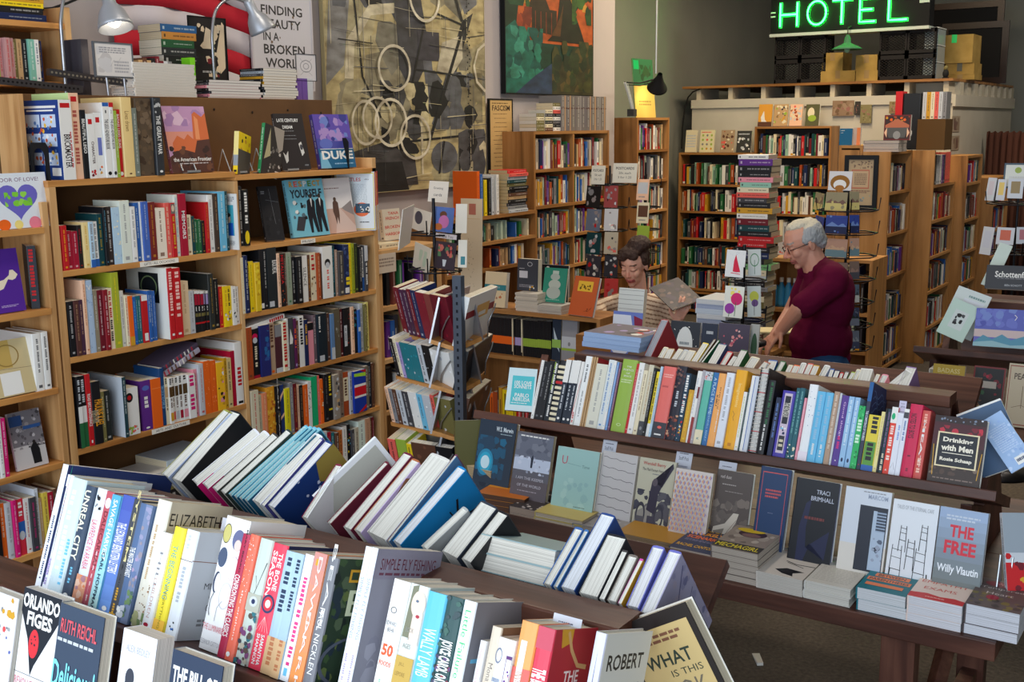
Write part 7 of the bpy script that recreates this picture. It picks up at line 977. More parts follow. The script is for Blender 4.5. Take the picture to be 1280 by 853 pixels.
G().tube([P(790,137),P(786,120),P(781,103)],.012,6,(206,210,206)).tube([P(792,136),P(788,119),P(784,104)],.006,6,(206,210,206)).build('lower_arm',MATTE,t,MX())
G().tube([P(781,103),P(800,104),P(818,99)],.007,6,'E').tube([P(782,106),P(800,107),P(816,103)],.005,6,'E').build('upper_arm',METAL,t,MX())
G().box(-.03,-.03,-.03,.03,.03,.03,(60,60,60)).build('clamp',MATTE,t,Tr(P(790,141)))
hp=P(824,98,-4.5);M=Tr(hp)@V((-.45,.55,-.72)).to_track_quat('Z','Y').to_matrix().to_4x4()
csh=G().lathe([(.02,-.05),(.03,-.01),(.05,.04),(.085,.1),(.09,.115),(.085,.113),(.045,.04),(.001,.02)],24,(30,30,32),0,M).build('lamp_shade',MATTE,t,MX())
g=G().ell((0,0,.06),(.03,.03,.035));g.v=[tuple(M@V(v))for v in g.v];g.build('bulb',mat('lit_bulb_warm',(255,240,200),emit=((255,214,140),10)),csh,MX())
l=bpy.data.lights.new('clamp_light','SPOT');l.energy=4.5;l.color=(1,.8,.46);l.spot_size=rad(150);l.spot_blend=.8;l.shadow_soft_size=.04
o=bpy.data.objects.new('clamp_light',l);col0.objects.link(o);o.matrix_world=M@Tr(0,0,.1)@Rx(180)
q=P(820,92);g=G().tube([q,(q.x,q.y,ZC-.002)],.011,8,(206,206,200));tag(g.build('ceiling_pole',METAL),'thin grey conduit pole rising from the clamp lamp to the ceiling','pole')
a,b,c=hY(1057,194,9.345),hY(1099,194,9.345),hY(1084,262,9.345)
t=thing('framed_document','black framed illuminated document hung on the pine end panel','picture',(a.x,9.34,c.z));w=.035
g=G()
for q in((a.x,c.z,a.x+w,a.z),(b.x-w,c.z,b.x,a.z),(a.x+w,a.z-w,b.x-w,a.z),(a.x+w,c.z,b.x-w,c.z+w)):g.box(q[0],9.325,q[1],q[2],9.348,q[3],(26,32,40))
g.build('frame',MATTE,t,MX());g=G().box(a.x+w,9.335,c.z+w,b.x-w,9.346,a.z-w,(190,170,140))
art(g,(a.x+w,9.335,c.z+w),(b.x-a.x-2*w,0,0),(0,0,a.z-c.z-2*w),[('b',.05,.8,.95,.97,30,.05,[(120,100,90),(150,130,110)]),('r',.12,.36,.84,.78,(190,120,100)),('r',.17,.39,.8,.75,(200,176,146)),('m',.24,.44,.74,.7,7,(130,110,96)),('m',.1,.26,.9,.33,2,(130,100,90)),('b',.5,.08,.9,.22,8,.06,[(150,170,170),(120,140,150)])]);g.build('document',PRINT,t,MX())
zt=hY(1060,182,9.35).z
def ff(label,p0,p1,y,z,c,fr,t=.03,tilt=3,**k):return faceout(label,'T',p0,p1,z,y,tilt,t,c,fr,**k)
ff('deep blue paperback with small white marks on top of the pine cases',(1050,161),(1066,161),9.4,zt,(20,96,140),[('m',.1,.85,.4,.9,1,'w'),('m',.1,.72,.3,.76,1,'w')])
ff('orange spined book beside the deep blue paperback on the pine cases',(1067,160),(1076,160),9.42,zt,(220,130,80),[('r',0,0,.5,1,(190,170,160))])
zt=hY(1095,190,9.35).z
zz=cstack('# art book, @ of the flat pile on the pine case',1079,1123,9.38,zt,4,.022,'L',(206,196,190),.24,cols=('L','e','L','E'))
ff('red theatre-stage picture book standing on the flat pile, pine case',(1106,144),(1139,144),9.44,zz,(110,40,40),[('r',.04,.05,.96,.95,(60,40,40)),('b',.05,.75,.95,.95,12,.07,['o','Y','z']),('p',[(.05,.6),(.5,.85),(.95,.6),(.95,.5),(.05,.5)],(190,110,80)),('p',[(.05,.5),(.95,.5),(.8,.1),(.2,.1)],(90,90,90)),('e',.5,.2,.14,.16,(150,150,150)),('p',[(.02,.3),(.12,.5),(.12,.1)],'A'),('p',[(.98,.3),(.88,.5),(.88,.1)],'A')])
zt=ZT2
tag(G().box(-.115,0,0,.115,.26,.26,(92,66,34)).build('cardboard_box',MATTE,None,Tr(hY(1164,160,10.1).x,10.1,zt+.001)),'plain brown box on top of the knotty pine case','box')
bx_=hY(1152,140,10.1).x
for i,c in enumerate(('L','Y','c','x','L','e')):book(f'{cn(c)} paperback, {ORD[i+1]} from left on the brown box above the pine case',Tr(bx_+i*.033,10.12,zt+.262),.032,.15,.225,c)
book('red and white book standing by the brown box above the pine cases',Tr(bx_-.25,10.2,zt+.001),.06,.14,.5,'r',spine=[('r',0,0,1,.5,'w')]);book('black book with pale emblem behind the theatre-stage picture book',Tr(bx_-.18,10.2,zt+.001),.14,.14,.48,(26,30,36),spine=[('e',.4,.3,.2,.08,'L')])
y_=hX(1200,195,x2[1]).y
for i,c in enumerate(('w','k','L','L','w','p','n','x','x','x')):book(f'{cn(c)} tall book, {ORD[i+1]} from left on top of the knotty pine case',Tr(x2[1]-.02,10.1+i*.062,zr2[0]+.001)@RZ90,.058,.16,.25 if i<7 else.27,c)
for i,(p0,p1,p2,c)in enumerate((((1041,126),(1068,126),(1041,145),(150,124,100)),((1076,131),(1090,131),(1076,154),(140,130,90)),((1112,127),(1126,127),(1112,142),(150,130,90)),((1069,127),(1076,127),(1069,144),(60,54,50)))):
 a,b,c_=hY(*p0,LY-.032),hY(*p1,LY-.032),hY(*p2,LY-.032);g=G().box(0,-.004,0,b.x-a.x,0,a.z-c_.z,c);art(g,(0,-.004,0),(b.x-a.x,0,0),(0,0,a.z-c_.z),[('b',.05,.05,.95,.95,24,.12,[tuple(max(0,k-30)for k in c),tuple(k+16 for k in c),(160,110,100)])])
 tag(g.build('old_print',PRINT,None,Tr(a.x,LY-.031,c_.z)),('brown landscape old print','small greenish old print','tan old print','dark narrow old print')[i]+' fixed on the loft front','picture')
for i,(p0,p1,p2)in enumerate((((1190,145),(1200,146),(1190,165)),((1190,170),(1199,171),(1190,188)))):
 a,b,c_=hX(*p0,lx1+.003),hX(*p1,lx1+.003),hX(*p2,lx1+.003);g=G().box(0,-.003,0,b.y-a.y,0,a.z-c_.z,(176,160,140));art(g,(0,-.003,0),(b.y-a.y,0,0),(0,0,a.z-c_.z),[('b',.1,.1,.9,.9,12,.2,[(120,90,80),(150,130,110)])]);tag(g.build('flyer',PRINT,None,Tr(lx1+.004,a.y,c_.z)@RZ90),('upper','lower')[i]+' small flyer pinned on the loft side wall','flyer')
o=SHELVED.build('shelved_books',PRINT);o['kind']='stuff';o['label']='small mixed books filling the far wall bookcases';o['category']='books'
dk=thing('desk','brown wooden shop desk behind the middle table, cards and magazines on it','desk',(-2.35,4.95,0));DZ=.93
for n,g in(('top_board',G().box(-2.85,4.42,DZ-.035,-1.98,5.2,DZ)),('front_panel',G().box(-2.82,4.46,.05,-2.0,4.48,DZ-.035)),('side_panel',G().box(-2.03,4.48,0,-2.0,5.18,DZ-.035)),('side_panel',G().box(-2.82,4.48,0,-2.79,5.18,DZ-.035))):g.build(n,MIDW['x'],dk,MX(),.002)
rs=G().box(-2.72,4.62,DZ+.0005,-2.0,4.98,DZ+.16);tag(rs.build('display_riser',MIDW['x']),'low wooden display riser standing on the shop desk','riser')
RZ_=DZ+.161
def dfo(label,TL,TR,c,fr,y=4.52,z=DZ,tilt=8,t=.008,**k):return faceout(label,'T',TL,TR,z,y,tilt,t,c,fr,**k)
dfo('white clothbound book with thin ruled lines behind the cloud picture book',(774,362),(806,362),(214,218,214),[('l',.02,.06+.1*i,.98,.06+.1*i,.0018,'e')for i in range(10)]+[('t','and so on',.5,.3,.4,.04,'e')],y=4.7,z=RZ_,t=.03)
dfo('cloud and violet hill picture book on the shop desk',(767,391),(804,390),(110,140,214),[('r',0,0,1,1,(110,130,206)),('p',[(0,.95),(.6,.95),(.8,.5),(.3,.25),(0,.4)],(226,232,246)),('p',[(.7,.95),(1,.9),(1,.5),(.8,.6)],(140,40,70)),('e',.9,.6,.08,.08,'L'),('r',0,0,1,.16,(70,90,190))],y=4.54,z=DZ)
dfo('black card with white moon and scattered dots on the shop desk',(839,402),(876,403),(40,44,54),[('e',.5,.62,.28,.3,(226,228,226)),('m',.34,.55,.66,.7,2,(130,140,146)),('b',.03,.05,.97,.97,40,.02,['w'])],y=4.5)
dfo('dark navy card with bright animals beside the moon card',(878,405),(898,405),(36,44,66),[('m',.3,.82,.8,.9,1,'L'),('b',.05,.05,.95,.5,18,.12,['c','x','o','t','w'])],y=4.5)
dfo('purple card with pink flower bouquet on the shop desk',(899,405),(938,406),(76,66,86),[('b',.15,.35,.8,.95,24,.07,[(220,120,130),(230,150,150),(206,90,110),(240,210,206)]),('e',.35,.2,.18,.2,(100,130,126)),('b',.2,.3,.7,.6,10,.05,['g'])],y=4.5)
dfo('narrow grey card with dark green plant on the shop desk',(939,406),(950,406),(176,176,170),[('e',.5,.65,.35,.22,(40,76,44)),('l',.5,.1,.5,.6,.002,'g')],y=4.52)
cstack('blue white magazine, @ of the tall stack on the desk riser',869,905,4.72,RZ_,9,.022,'L',[(206,216,230),(170,180,206),(220,222,226)],.22)
tag(G().box(0,0,0,.14,.05,.04,(226,206,90)).build('card_box',PRINT,None,Tr(along(812,(0,4.75,RZ_),(1,0,0)).x,4.68,RZ_+.001)),'small yellow card box lying on the desk riser','box')
tag(G().box(-.12,-.08,0,.1,.08,.008,(226,210,160)).build('envelope',PRINT,None,Tr(hZ(968,415,DZ)+V((0,.02,.001)))@Rz(25)),'cream envelope lying on the desk by the man','envelope')
tx=along(922,(0,6.9,1.5),(1,0,0)).x;st=thing('stool','small wooden stool carrying the tall tower of books','stool',(tx+.12,7,0))
G().box(tx-.03,6.88,.6,tx+.27,7.14,.63).build('seat',MIDW['x'],st,MX())
for a in(0,.24):
 for b in(6.9,7.09):G().box(tx-.01+a,b,0,tx+.02+a,b+.03,.6).build('leg',MIDW['z'],st,MX())
z=.631;i=0;TW=['g','k','d','c','E','n','a','k','q','c','d','e','k','L','c',(120,180,120),'k','n','k','r','r','k','T','m','w','Y','k','E','x','c',(150,200,180),'i','k','k','p','w','q','d']
random.seed(9)
while z<hY(940,196,6.9).z:
 t_=random.choice((.028,.032,.036,.04));w_=random.uniform(.19,.24);c=TW[i%len(TW)];nm=cn(c)if isinstance(c,str)else 'mint'
 book(f'{nm} book, {ORD[i+1]} from the bottom of the tall tower on the stool',Tr(tx+random.uniform(-.012,.012),6.9,z)@MX(((0,0,1,0),(0,1,0,0),(-1,0,0,0),(0,0,0,1)))@Tr(-t_,0,0),t_,.16,w_,c,pages=(206,190,160));z+=t_+.0006;i+=1
def cardat(label,TL,TR,by,Y,yaw,c,items,cat='card',grp=None,name='greeting_card',tilt=8):
 b=along((TL[0]+TR[0])/2,(0,Y,1.2),(1,0,0));p0,n,right,up=foplane('T',Y,0,tilt,yaw);p0=b
 A_,B_,C_=hit(*TL,p0,n),hit(*TR,p0,n),hit((TL[0]+TR[0])/2,by,p0,n)
 w=(B_-A_).dot(right);h=((A_+B_)/2-C_).dot(up);g=G().box(0,0,0,w,.003,h,c);art(g,(0,0,0),(w,0,0),(0,0,h),items)
 o=g.build(name,PRINT,None,BAS(right,-n,up,A_-up*h));tag(o,label,cat,grp);return o
def rack(label,px,Y,z0,z1,tiers,r=.13,base=True,sq=8):
 c=along(px,(0,Y,1.2),(1,0,0));t=thing('card_rack',label,'rack',(c.x,Y,z0));BL=(40,40,44)
 G().tube([(c.x,Y,z0),(c.x,Y,z1)],.008,6,BL).build('pole',METAL,t,MX())
 if base:G().lathe([(.001,0),(r*1.1,0),(r*1.1,.015),(.02,.03)],20,BL,0,Tr(c.x,Y,z0)).build('base',METAL,t,MX())
 for z in tiers:
  g=G().tube([(c.x+r*cos(2*pi*i/sq+.4),Y+r*sin(2*pi*i/sq+.4),z)for i in range(sq)],.004,5,BL,closed=True)
  for i in range(0,sq,2):a=2*pi*i/sq+.4;g.tube([(c.x,Y,z),(c.x+r*cos(a),Y+r*sin(a),z),(c.x+r*cos(a)*1.05,Y+r*sin(a)*1.05,z+.07)],.0035,5,BL)
  g.build('wire_tier',METAL,t,MX())
 return c
zr=lambda px,py,Y:hY(px,py,Y).z
rack('small black wire greeting card spinner on the shop desk',928,4.78,RZ_+.001,zr(928,306,4.78),(zr(928,350,4.78),zr(928,401,4.78)),.1)
cardat('white card with a red kangaroo on the desk spinner',(909,312),(933,312),346,4.66,-8,(222,222,222),[('p',[(.4,.2),(.42,.6),(.5,.84),(.56,.7),(.7,.4),(.8,.2),(.6,.18)],(206,40,70)),('l',.3,.15,.8,.12,.003,(206,40,70)),('b',.1,.8,.9,.95,8,.03,['L'])])
cardat('white card with green tree outline on the desk spinner',(935,312),(951,314),346,4.72,38,(206,210,206),[('o',.5,.6,.35,.25,.15,(90,140,100)),('l',.5,.05,.5,.6,.002,'g')])
cardat('card with magenta and purple mushrooms on the desk spinner',(907,357),(931,358),397,4.66,-6,(226,226,216),[('b',.3,.6,.9,.95,8,.1,[(236,220,110)]),('e',.64,.6,.3,.2,(206,40,110)),('e',.32,.28,.26,.17,(150,60,160)),('l',.6,.05,.62,.5,.003,'g'),('l',.3,.02,.32,.2,.003,'g')])
cardat('white card with yellow and violet tree on the desk spinner',(934,358),(951,359),397,4.72,38,(206,210,206),[('e',.5,.66,.34,.18,(200,200,80)),('e',.55,.45,.25,.12,(110,80,130)),('l',.5,.05,.5,.5,.002,'k')])
RY=4.25
rack('black wire greeting card rack beside the tall bookcase',545,RY,0,zr(545,248,RY),(zr(545,292,RY),zr(545,338,RY),.9),.13)
cardat('handwritten white sign clipped above the wire card rack',(537,226),(561,225),252,RY,-20,(226,218,206),[('t','Greeting',.5,.66,.5,.14,'E'),('t','cards',.5,.36,.44,.14,'E')],'sign',None,'sign_card')
for TL,TR,by,yw,c,lb,a in(((517,259),(540,258),287,-40,(226,216,200),'cream card with a dark blue oval, upper tier of the wire card rack',[('e',.35,.6,.22,.3,(40,44,70))]),((543,258),(568,257),289,-20,(90,120,190),'blue card of a hugging pair, upper tier of the wire card rack',[('e',.5,.7,.18,.14,(110,70,50)),('e',.55,.42,.26,.26,(206,120,180)),('e',.3,.2,.2,.14,(190,110,60))]),((570,255),(584,256),292,20,(214,208,196),'white card at the right side, upper tier of the wire card rack',[]),((519,302),(540,301),335,-40,(222,214,196),'cream card with pale leaves, lower tier of the wire card rack',[('b',.3,.2,.8,.8,10,.1,[(190,206,180)])]),((545,301),(571,300),335,-20,(62,52,62),'dark card with red bouquet, lower tier of the wire card rack',[('b',.15,.45,.9,.9,16,.12,[(190,60,60),(90,130,90),(206,110,100)]),('p',[(.45,.1),(.55,.1),(.6,.35),(.4,.35)],'L')]),((573,300),(584,301),335,20,(216,212,200),'white card with small picture, lower tier of the wire card rack',[('r',.3,.1,.8,.4,'t')]),((503,262),(517,258),306,-60,(220,214,206),'large white card with brown marks at the rack side',[('b',.1,.0,.9,.25,10,.1,['d','z'])])):cardat(lb,TL,TR,by,RY-.1,yw,c,a)
cardat('small thank-you strip across the wire card rack',(545,291),(571,289),296,RY-.14,-20,(214,206,210),[('t','Thank You',.5,.5,.7,.6,'E')],'sign',None,'sign_card')
bd=cardat('tall cream folding board with a red stamp behind the wire card rack',(576,248),(603,247),372,4.6,0,(206,186,158),[('r',.38,.84,.7,.95,(170,100,84)),('l',.3,.8,.9,.8,.002,'a')]+[('b',.35,.1,.65,.7,24,.03,[(160,140,120)])],'board',None,'display_board',2)
P_Y=7.0;cols_=['k',(200,60,60),(110,120,140),(120,120,120),'T',(150,60,60),(60,60,70),(206,206,210),(180,40,50),(190,180,160),'L',(40,40,50)]
rack('grey wire postcard rack with two columns of cards behind the counter',762,P_Y+.12,0,zr(762,208,P_Y),[zr(762,232+29*i,P_Y)for i in range(7)],.13);rack('second wire postcard rack beside the narrow tall bookcase',806,P_Y+.3,0,zr(806,205,P_Y),[zr(806,234+29*i,P_Y)for i in range(6)],.11)
hue=('black and white','red','blue grey','grey','teal','dark red','charcoal','pale','scarlet','sepia','silver','ink black');CA=[('m',.2,.8,.8,.9,1,'L')]
for ci,(p0,p1)in enumerate(((734,752),(756,773))):
 for ri in range(6):
  k=(ci*5+ri*2)%12;y=232+29*ri
  cardat(f'{hue[k]} picture postcard, row {ORD[ri+1]} from top, {("left", "right")[ci]} column of the two-column rack',(p0,y),(p1,y-1),y+27,P_Y-.05,(-14,8)[ci],cols_[k],[('b',.1,.08,.9,.92,7,.18,[random.choice(['L','k','E','w']),(150,140,140),random.choice(['r','e','x'])])],'postcard',None,'postcard')
for ri,c in enumerate((('A','L'),('c','d'),('l','l'),('v','L'))):
 y=224+29*ri;cardat(f'{cn(c[0])} postcard, row {ORD[ri+1]} from top of the second postcard rack',(797,y),(812,y),y+26,P_Y+.05,0,c[0],[('r',.1,.3,.9,.85,c[1]),('m',.2,.1,.8,.2,1,'e')],'postcard',None,'postcard')
for TL,TR,by,lb in(((740,207),(757,208),231,'white postcards price sign over the two-column rack'),((767,204),(797,205),229,'larger white postcards price sign over the second postcard rack')):
 cardat(lb,TL,TR,by,P_Y-.02,0,(226,222,208),[('t','POSTCARDS',.5,.74,.76,.14,'E',1),('t','50c each',.5,.5,.5,.12,'E'),('t','3 for 1.25',.5,.28,.56,.12,'E')],'sign',None,'sign_card')
S_Y=6.35;rack('tall dark wire spinner of landscape postcards behind the man',1056,S_Y+.1,0,zr(1056,236,S_Y),[zr(1056,264+29*i,S_Y)for i in range(7)],.17)
pal_=[[(150,140,110),(206,190,120),(120,90,80)],[(50,70,150),(30,40,80),(110,140,200)],[(190,150,130),(110,140,150),(206,170,140)],[(130,110,100),(80,80,90),(160,130,120)],[(90,110,130),(200,206,206),(60,70,80)],[(60,70,100),(120,130,150),(40,50,50)],[(110,120,140),(70,80,110),(150,160,170)]]
wrd=('floral','blue lake','pale dune','brown','snowy','dusk','grey blue')
for ri in range(7):
 y=240+29*ri
 for ci,(p0,p1,yw)in enumerate(((1020,1031,-58),(1033,1060,-6),(1062,1074,40))):
  if ri>3 and ci<2:continue
  cardat(f'{wrd[ri]} landscape postcard, row {ORD[ri+1]} from top, {("left", "front", "right")[ci]} face of the tall spinner',(p0,y),(p1,y+(ci==2)),y+23,S_Y-.06,yw,pal_[ri][0],[('r',0,0,1,.45,pal_[ri][1]),('p',[(0,.4),(.3,.65),(.6,.45),(.8,.6),(1,.4)],pal_[ri][2]),('b',0,0,1,1,6,.1,pal_[ri])],'postcard',None,'postcard')
cardat('white card with a brown dome emblem on top of the tall spinner',(1037,214),(1066,214),238,S_Y,-4,(222,220,222),[('e',.5,.4,.42,.4,(150,100,30)),('e',.5,.3,.28,.26,'w'),('e',.5,.12,.2,.16,(170,110,40))],'card')
bz=hY(975,386,7.3).z
for i,(px,c)in enumerate(((968,'b'),(976,'s'),(985,'s'),(993,'b'))):
 a=along(px,(0,7.4,bz),(1,0,0));t=thing('bottle',f'blue plastic bottle, {ORD[i+1]} from left in the small case behind the man','bottle',(a.x,7.4,bz+.0005))
 G().lathe([(.001,0),(.03,.0),(.031,.02),(.031,.12),(.012,.16),(.012,.175)],16,(60,150,206),0,Tr(a.x,7.4,bz+.0005)).build('body',PRINT,t,MX());G().lathe([(.014,.17),(.014,.2),(.001,.2)],12,'w',0,Tr(a.x,7.4,bz+.0005)).build('cap',PRINT,t,MX())
bz=hY(975,323,7.3).z
cardat('white speckled card on top of the small case behind the man',(973,298),(984,297),318,7.35,0,(214,210,210),[('b',.1,.1,.9,.9,8,.14,['k','x','L'])])
display_table('dark-stained display table at the right with picture books and cards',-1.27,.7,5.18,5.42,1.275,4.84,-1.12,.6,2)
L3=', right-hand table'
def rfo(label,TL,TR,c,fr,y=5.02,z=.8,tilt=14,t=.016,**k):return faceout(label+L3,'T',TL,TR,z,y,tilt,t,c,fr,**k)
rfo('mustard cookbook with white disc on the lower ledge',(1167,457),(1207,458),(176,146,36),[('t','BADASS',.5,.9,.7,.08,(206,190,120),1),('t','OMELETTE',.5,.8,.8,.08,(90,60,10),1),('e',.52,.46,.27,.2,(176,166,150)),('m',.34,.36,.7,.56,5,(130,120,100))],y=4.92)
rfo('black book with red border and flowers on the lower ledge',(1218,459),(1258,461),(120,36,36),[('r',.05,.03,.95,.97,(28,26,26)),('b',.15,.5,.9,.9,12,.12,['m','C',(40,80,44)]),('r',.25,.62,.75,.74,(170,160,150)),('b',.15,.08,.9,.4,12,.1,[(176,150,110),(110,70,50)])])
rfo('cream book with thin red border and ink tree on the lower ledge',(1262,456),(1302,458),(200,186,160),[('r',.05,.03,.95,.97,(150,60,50)),('r',.07,.045,.93,.955,(200,186,160)),('t','PEACE',.5,.8,.6,.1,(90,76,66),1),('l',.5,.3,.5,.65,.002,'d'),('c',[(.2,.3),(.5,.35),(.8,.28)],.0016,'d')])
cstack('# book, @ of the pile on the lower ledge'+L3,1148,1178,4.87,.8,6,.03,'E',(176,160,140),.2,cols=('E','a','k','e','d','E'));cstack('green and white box set, @ on the dark pile'+L3,1158,1196,5.1,.8,1,.2,'w',(200,196,180),.12)
def slope(label,TL,TR,BL,t,c,fr,yf=5.18,**k):
 A_,B_,C_=[hit(*q,(0,yf-.03,1.08),NV)for q in(TL,TR,BL)];r=(B_-A_);w=r.length;r.normalize();u=NV.cross(r);h=abs((C_-A_).dot(u));o=A_-u*h
 return book(label+L3,BAS(NV,r,u,o)@Tr(-t,0,0),t,w,h,c,False,None,fr,**k)
slope('pale mint card with grey rose plate on the sloping shelf',(1193,372),(1226,386),(1174,416),.006,(190,214,204),[('r',.25,.25,.75,.75,(206,216,216)),('b',.35,.35,.65,.68,10,.1,['E','e','k'])],yf=5.12,name='greeting_card',cat='card')
slope('white envelope behind the mint rose card on the sloping shelf',(1199,357),(1240,372),(1171,410),.004,(206,216,216),[('r',.3,.6,.9,.8,(214,220,230)),('m',.4,.82,.9,.9,1,(120,150,150))],yf=5.2,name='envelope',cat='envelope')
slope('blue violet picture book with moon over watercolour hills on the sloping shelf',(1221,385),(1300,389),(1214,432),.012,(110,110,190),[('r',0,.45,1,1,(96,104,186)),('b',0,.5,1,1,24,.1,[(110,120,200),(84,90,176),(120,140,206)]),('r',0,.25,1,.45,(206,186,186)),('c',[(.62,.86),(.66,.8),(.63,.72)],.003,'w'),('p',[(0,.1),(.15,.3),(.3,.2),(.45,.34),(.6,.2),(.8,.32),(1,.2),(1,0),(0,0)],(90,150,176)),('p',[(0,0),(0,.1),(.3,.16),(.6,.06),(1,.12),(1,0)],(150,190,200))],yf=5.1)
slope('charcoal book with white blackletter title on the ridge',(1234,331),(1306,334),(1229,360),.02,(62,64,70),[('t','Schottenfreude',.56,.62,.8,.26,'w',1),('m',.2,.42,.9,.48,1,(130,130,136)),('t','BEN SCHOTT',.5,.16,.3,.08,'L')],yf=5.3)
slope('white folded card behind the charcoal book on the ridge',(1250,303),(1266,308),(1216,352),.004,(200,214,206),[],yf=5.42,name='greeting_card',cat='card')
Q_Y=6.9;rack('dark wire card spinner with framed sign at the right edge',1266,Q_Y+.12,0,zr(1266,232,Q_Y),[zr(1266,256,Q_Y),zr(1266,318,Q_Y),.9],.17)
cardat('framed white notice with green seal on top of the right card spinner',(1256,204),(1292,203),235,Q_Y,0,(70,90,106),[('r',.06,.07,.94,.93,(214,218,214)),('e',.5,.72,.12,.12,(150,170,80)),('m',.2,.2,.8,.5,3,'L')],'sign',None,'notice_board')
for TL,TR,by,yw,c,lb in(((1236,222),(1247,220),250,-40,(206,200,210),'white card at the left, upper tier'),((1248,224),(1259,223),250,-20,(226,200,120),'white card with yellow figure, upper tier'),((1261,223),(1280,225),249,0,(150,130,90),'card with brown field picture, upper tier'),((1230,283),(1244,282),318,-40,(200,206,222),'pale blue card, lower tier'),((1247,284),(1269,285),306,-10,(206,110,90),'pale card with red bear, lower tier'),((1271,284),(1290,286),306,20,(190,120,130),'card with red pattern, lower tier')):
 cardat(lb+' of the right card spinner',TL,TR,by,Q_Y-.06,yw,(206,212,222),[('r',.2,.25,.8,.85,c)])
rY=hit(577,560,(-2.52,0,0),(1,0,0)).y;PX=V((-2.52,rY,0));zl_=[hit(575,y,PX,(0,1,0)).z for y in(436,491,549,605)]
rk=thing('book_spinner','grey metal post book spinner with slanting wooden trays left of the middle table','rack',PX)
ztop=hit(577,345,PX,(0,1,0)).z
g=G().box(PX.x-.02,rY-.012,.03,PX.x+.02,rY+.012,ztop,(112,124,140));k=int((ztop-.3)/.03)
for i in range(k):art(g,(PX.x-.02,rY-.012,.3+i*.03),(.04,0,0),(0,0,.02),[('r',.38,.2,.62,.8,(50,56,66))])
g.build('post',METAL,rk,MX());G().box(PX.x-.25,rY-.03,0,PX.x+.25,rY+.5,.03,(90,96,104)).build('base',METAL,rk,MX())
for j,z in enumerate(zl_):
 ends=[(hZ(484+2*j,(412,468,528,590)[j],z),0),(hZ(613-3*j,(416,462,520,578)[j],z),1)]
 for e,side in ends:
  a,b=(e,V((PX.x,rY,z)))if side==0 else(V((PX.x,rY,z)),e)
  b=V((b.x,b.y,z));a=V((a.x,a.y,z));u=(b-a);L=min(u.length,.42);u.normalize();w=V((-u.y,u.x,0))
  if side==0:a=b-u*L
  M=BAS(u,w,(0,0,1),a)@Rx(14)
  g=G().box(0,0,-.016,L-.02,.12,0);g.build('tray',OAKE['x'],rk,M);G().box(0,.12,-.016,L-.02,.128,.17,(200,200,206)).build('tray_back',METAL,rk,M)
  G().tube([M@V((L*(.7 if side==0 else.9),-.003,-.01)),M@V((L*.78,-.004,.06)),M@V((L*.9,-.004,.11)),M@V((L-.02,-.0,.13))],.003,5,(190,194,200)).build('retainer',METAL,rk,MX())
  x=.004;sets=[[('m',.03),((74,36,66),.025),((66,34,60),.025),('m',.025),('n',.028),((128,26,44),.05),((130,60,56),.035),((104,20,36),.09)],[('k',.02),('c',.02),('v',.015),('t',.05),('t',.045),('L',.03),('k',.04),('w',.1)],[('A',.02),('e',.02),('d',.02),('L',.03),('E',.03),('w',.045),('s',.03),('L',.04),('x',.02),('q',.08)],[('x',.03),('l',.04),('y',.02),('d',.09),('k',.06)]][j]if side==0 else[[('w',.14)],[('k',.12)],[('d',.12)],[('k',.1)]][j]
  sc_=(L-.03)/sum(q[1]for q in sets)
  for i,(c,t)in enumerate(sets):
   t*=sc_;big=side==1;hh=(.2,.165,.16,.15)[j]*random.uniform(.93,1.04)
   book(f'{cn(c) if isinstance(c, str) else "wine"} journal, {ORD[i+1]} from left, tray {ORD[j+1]} from top, {("left", "right")[side]} wing of the book spinner',M@Tr(x,.004,.0008),t-.001,.105 if t<.06 else.03,hh,c,random.random()<.4,spine=(None if t<.04 else[('b',.05,.05,.95,.95,10,.1,[C(c),tuple(min(255,int(v*1.3))for v in C(c)),'L' if j else C(c)])])if not(big and j==0)else[('r',0,.56,1,.7,(150,30,30)),('r',.35,.48,.8,.76,(226,176,90)),('r',.45,.52,.7,.6,'w')],name='journal',cat='journal');x+=t
p=hZ(945,825,.001);tag(G().hexa([(-.05,0,0),(.05,-.012,0),(.052,.012,0),(-.048,.03,0),(-.05,0,.003),(.05,-.012,.012),(.052,.012,.012),(-.048,.03,.002)],(226,222,214)).build('paper_scrap',PRINT,None,Tr(p)@Rz(-50)),'small white scrap of paper lying on the dark floor','paper')
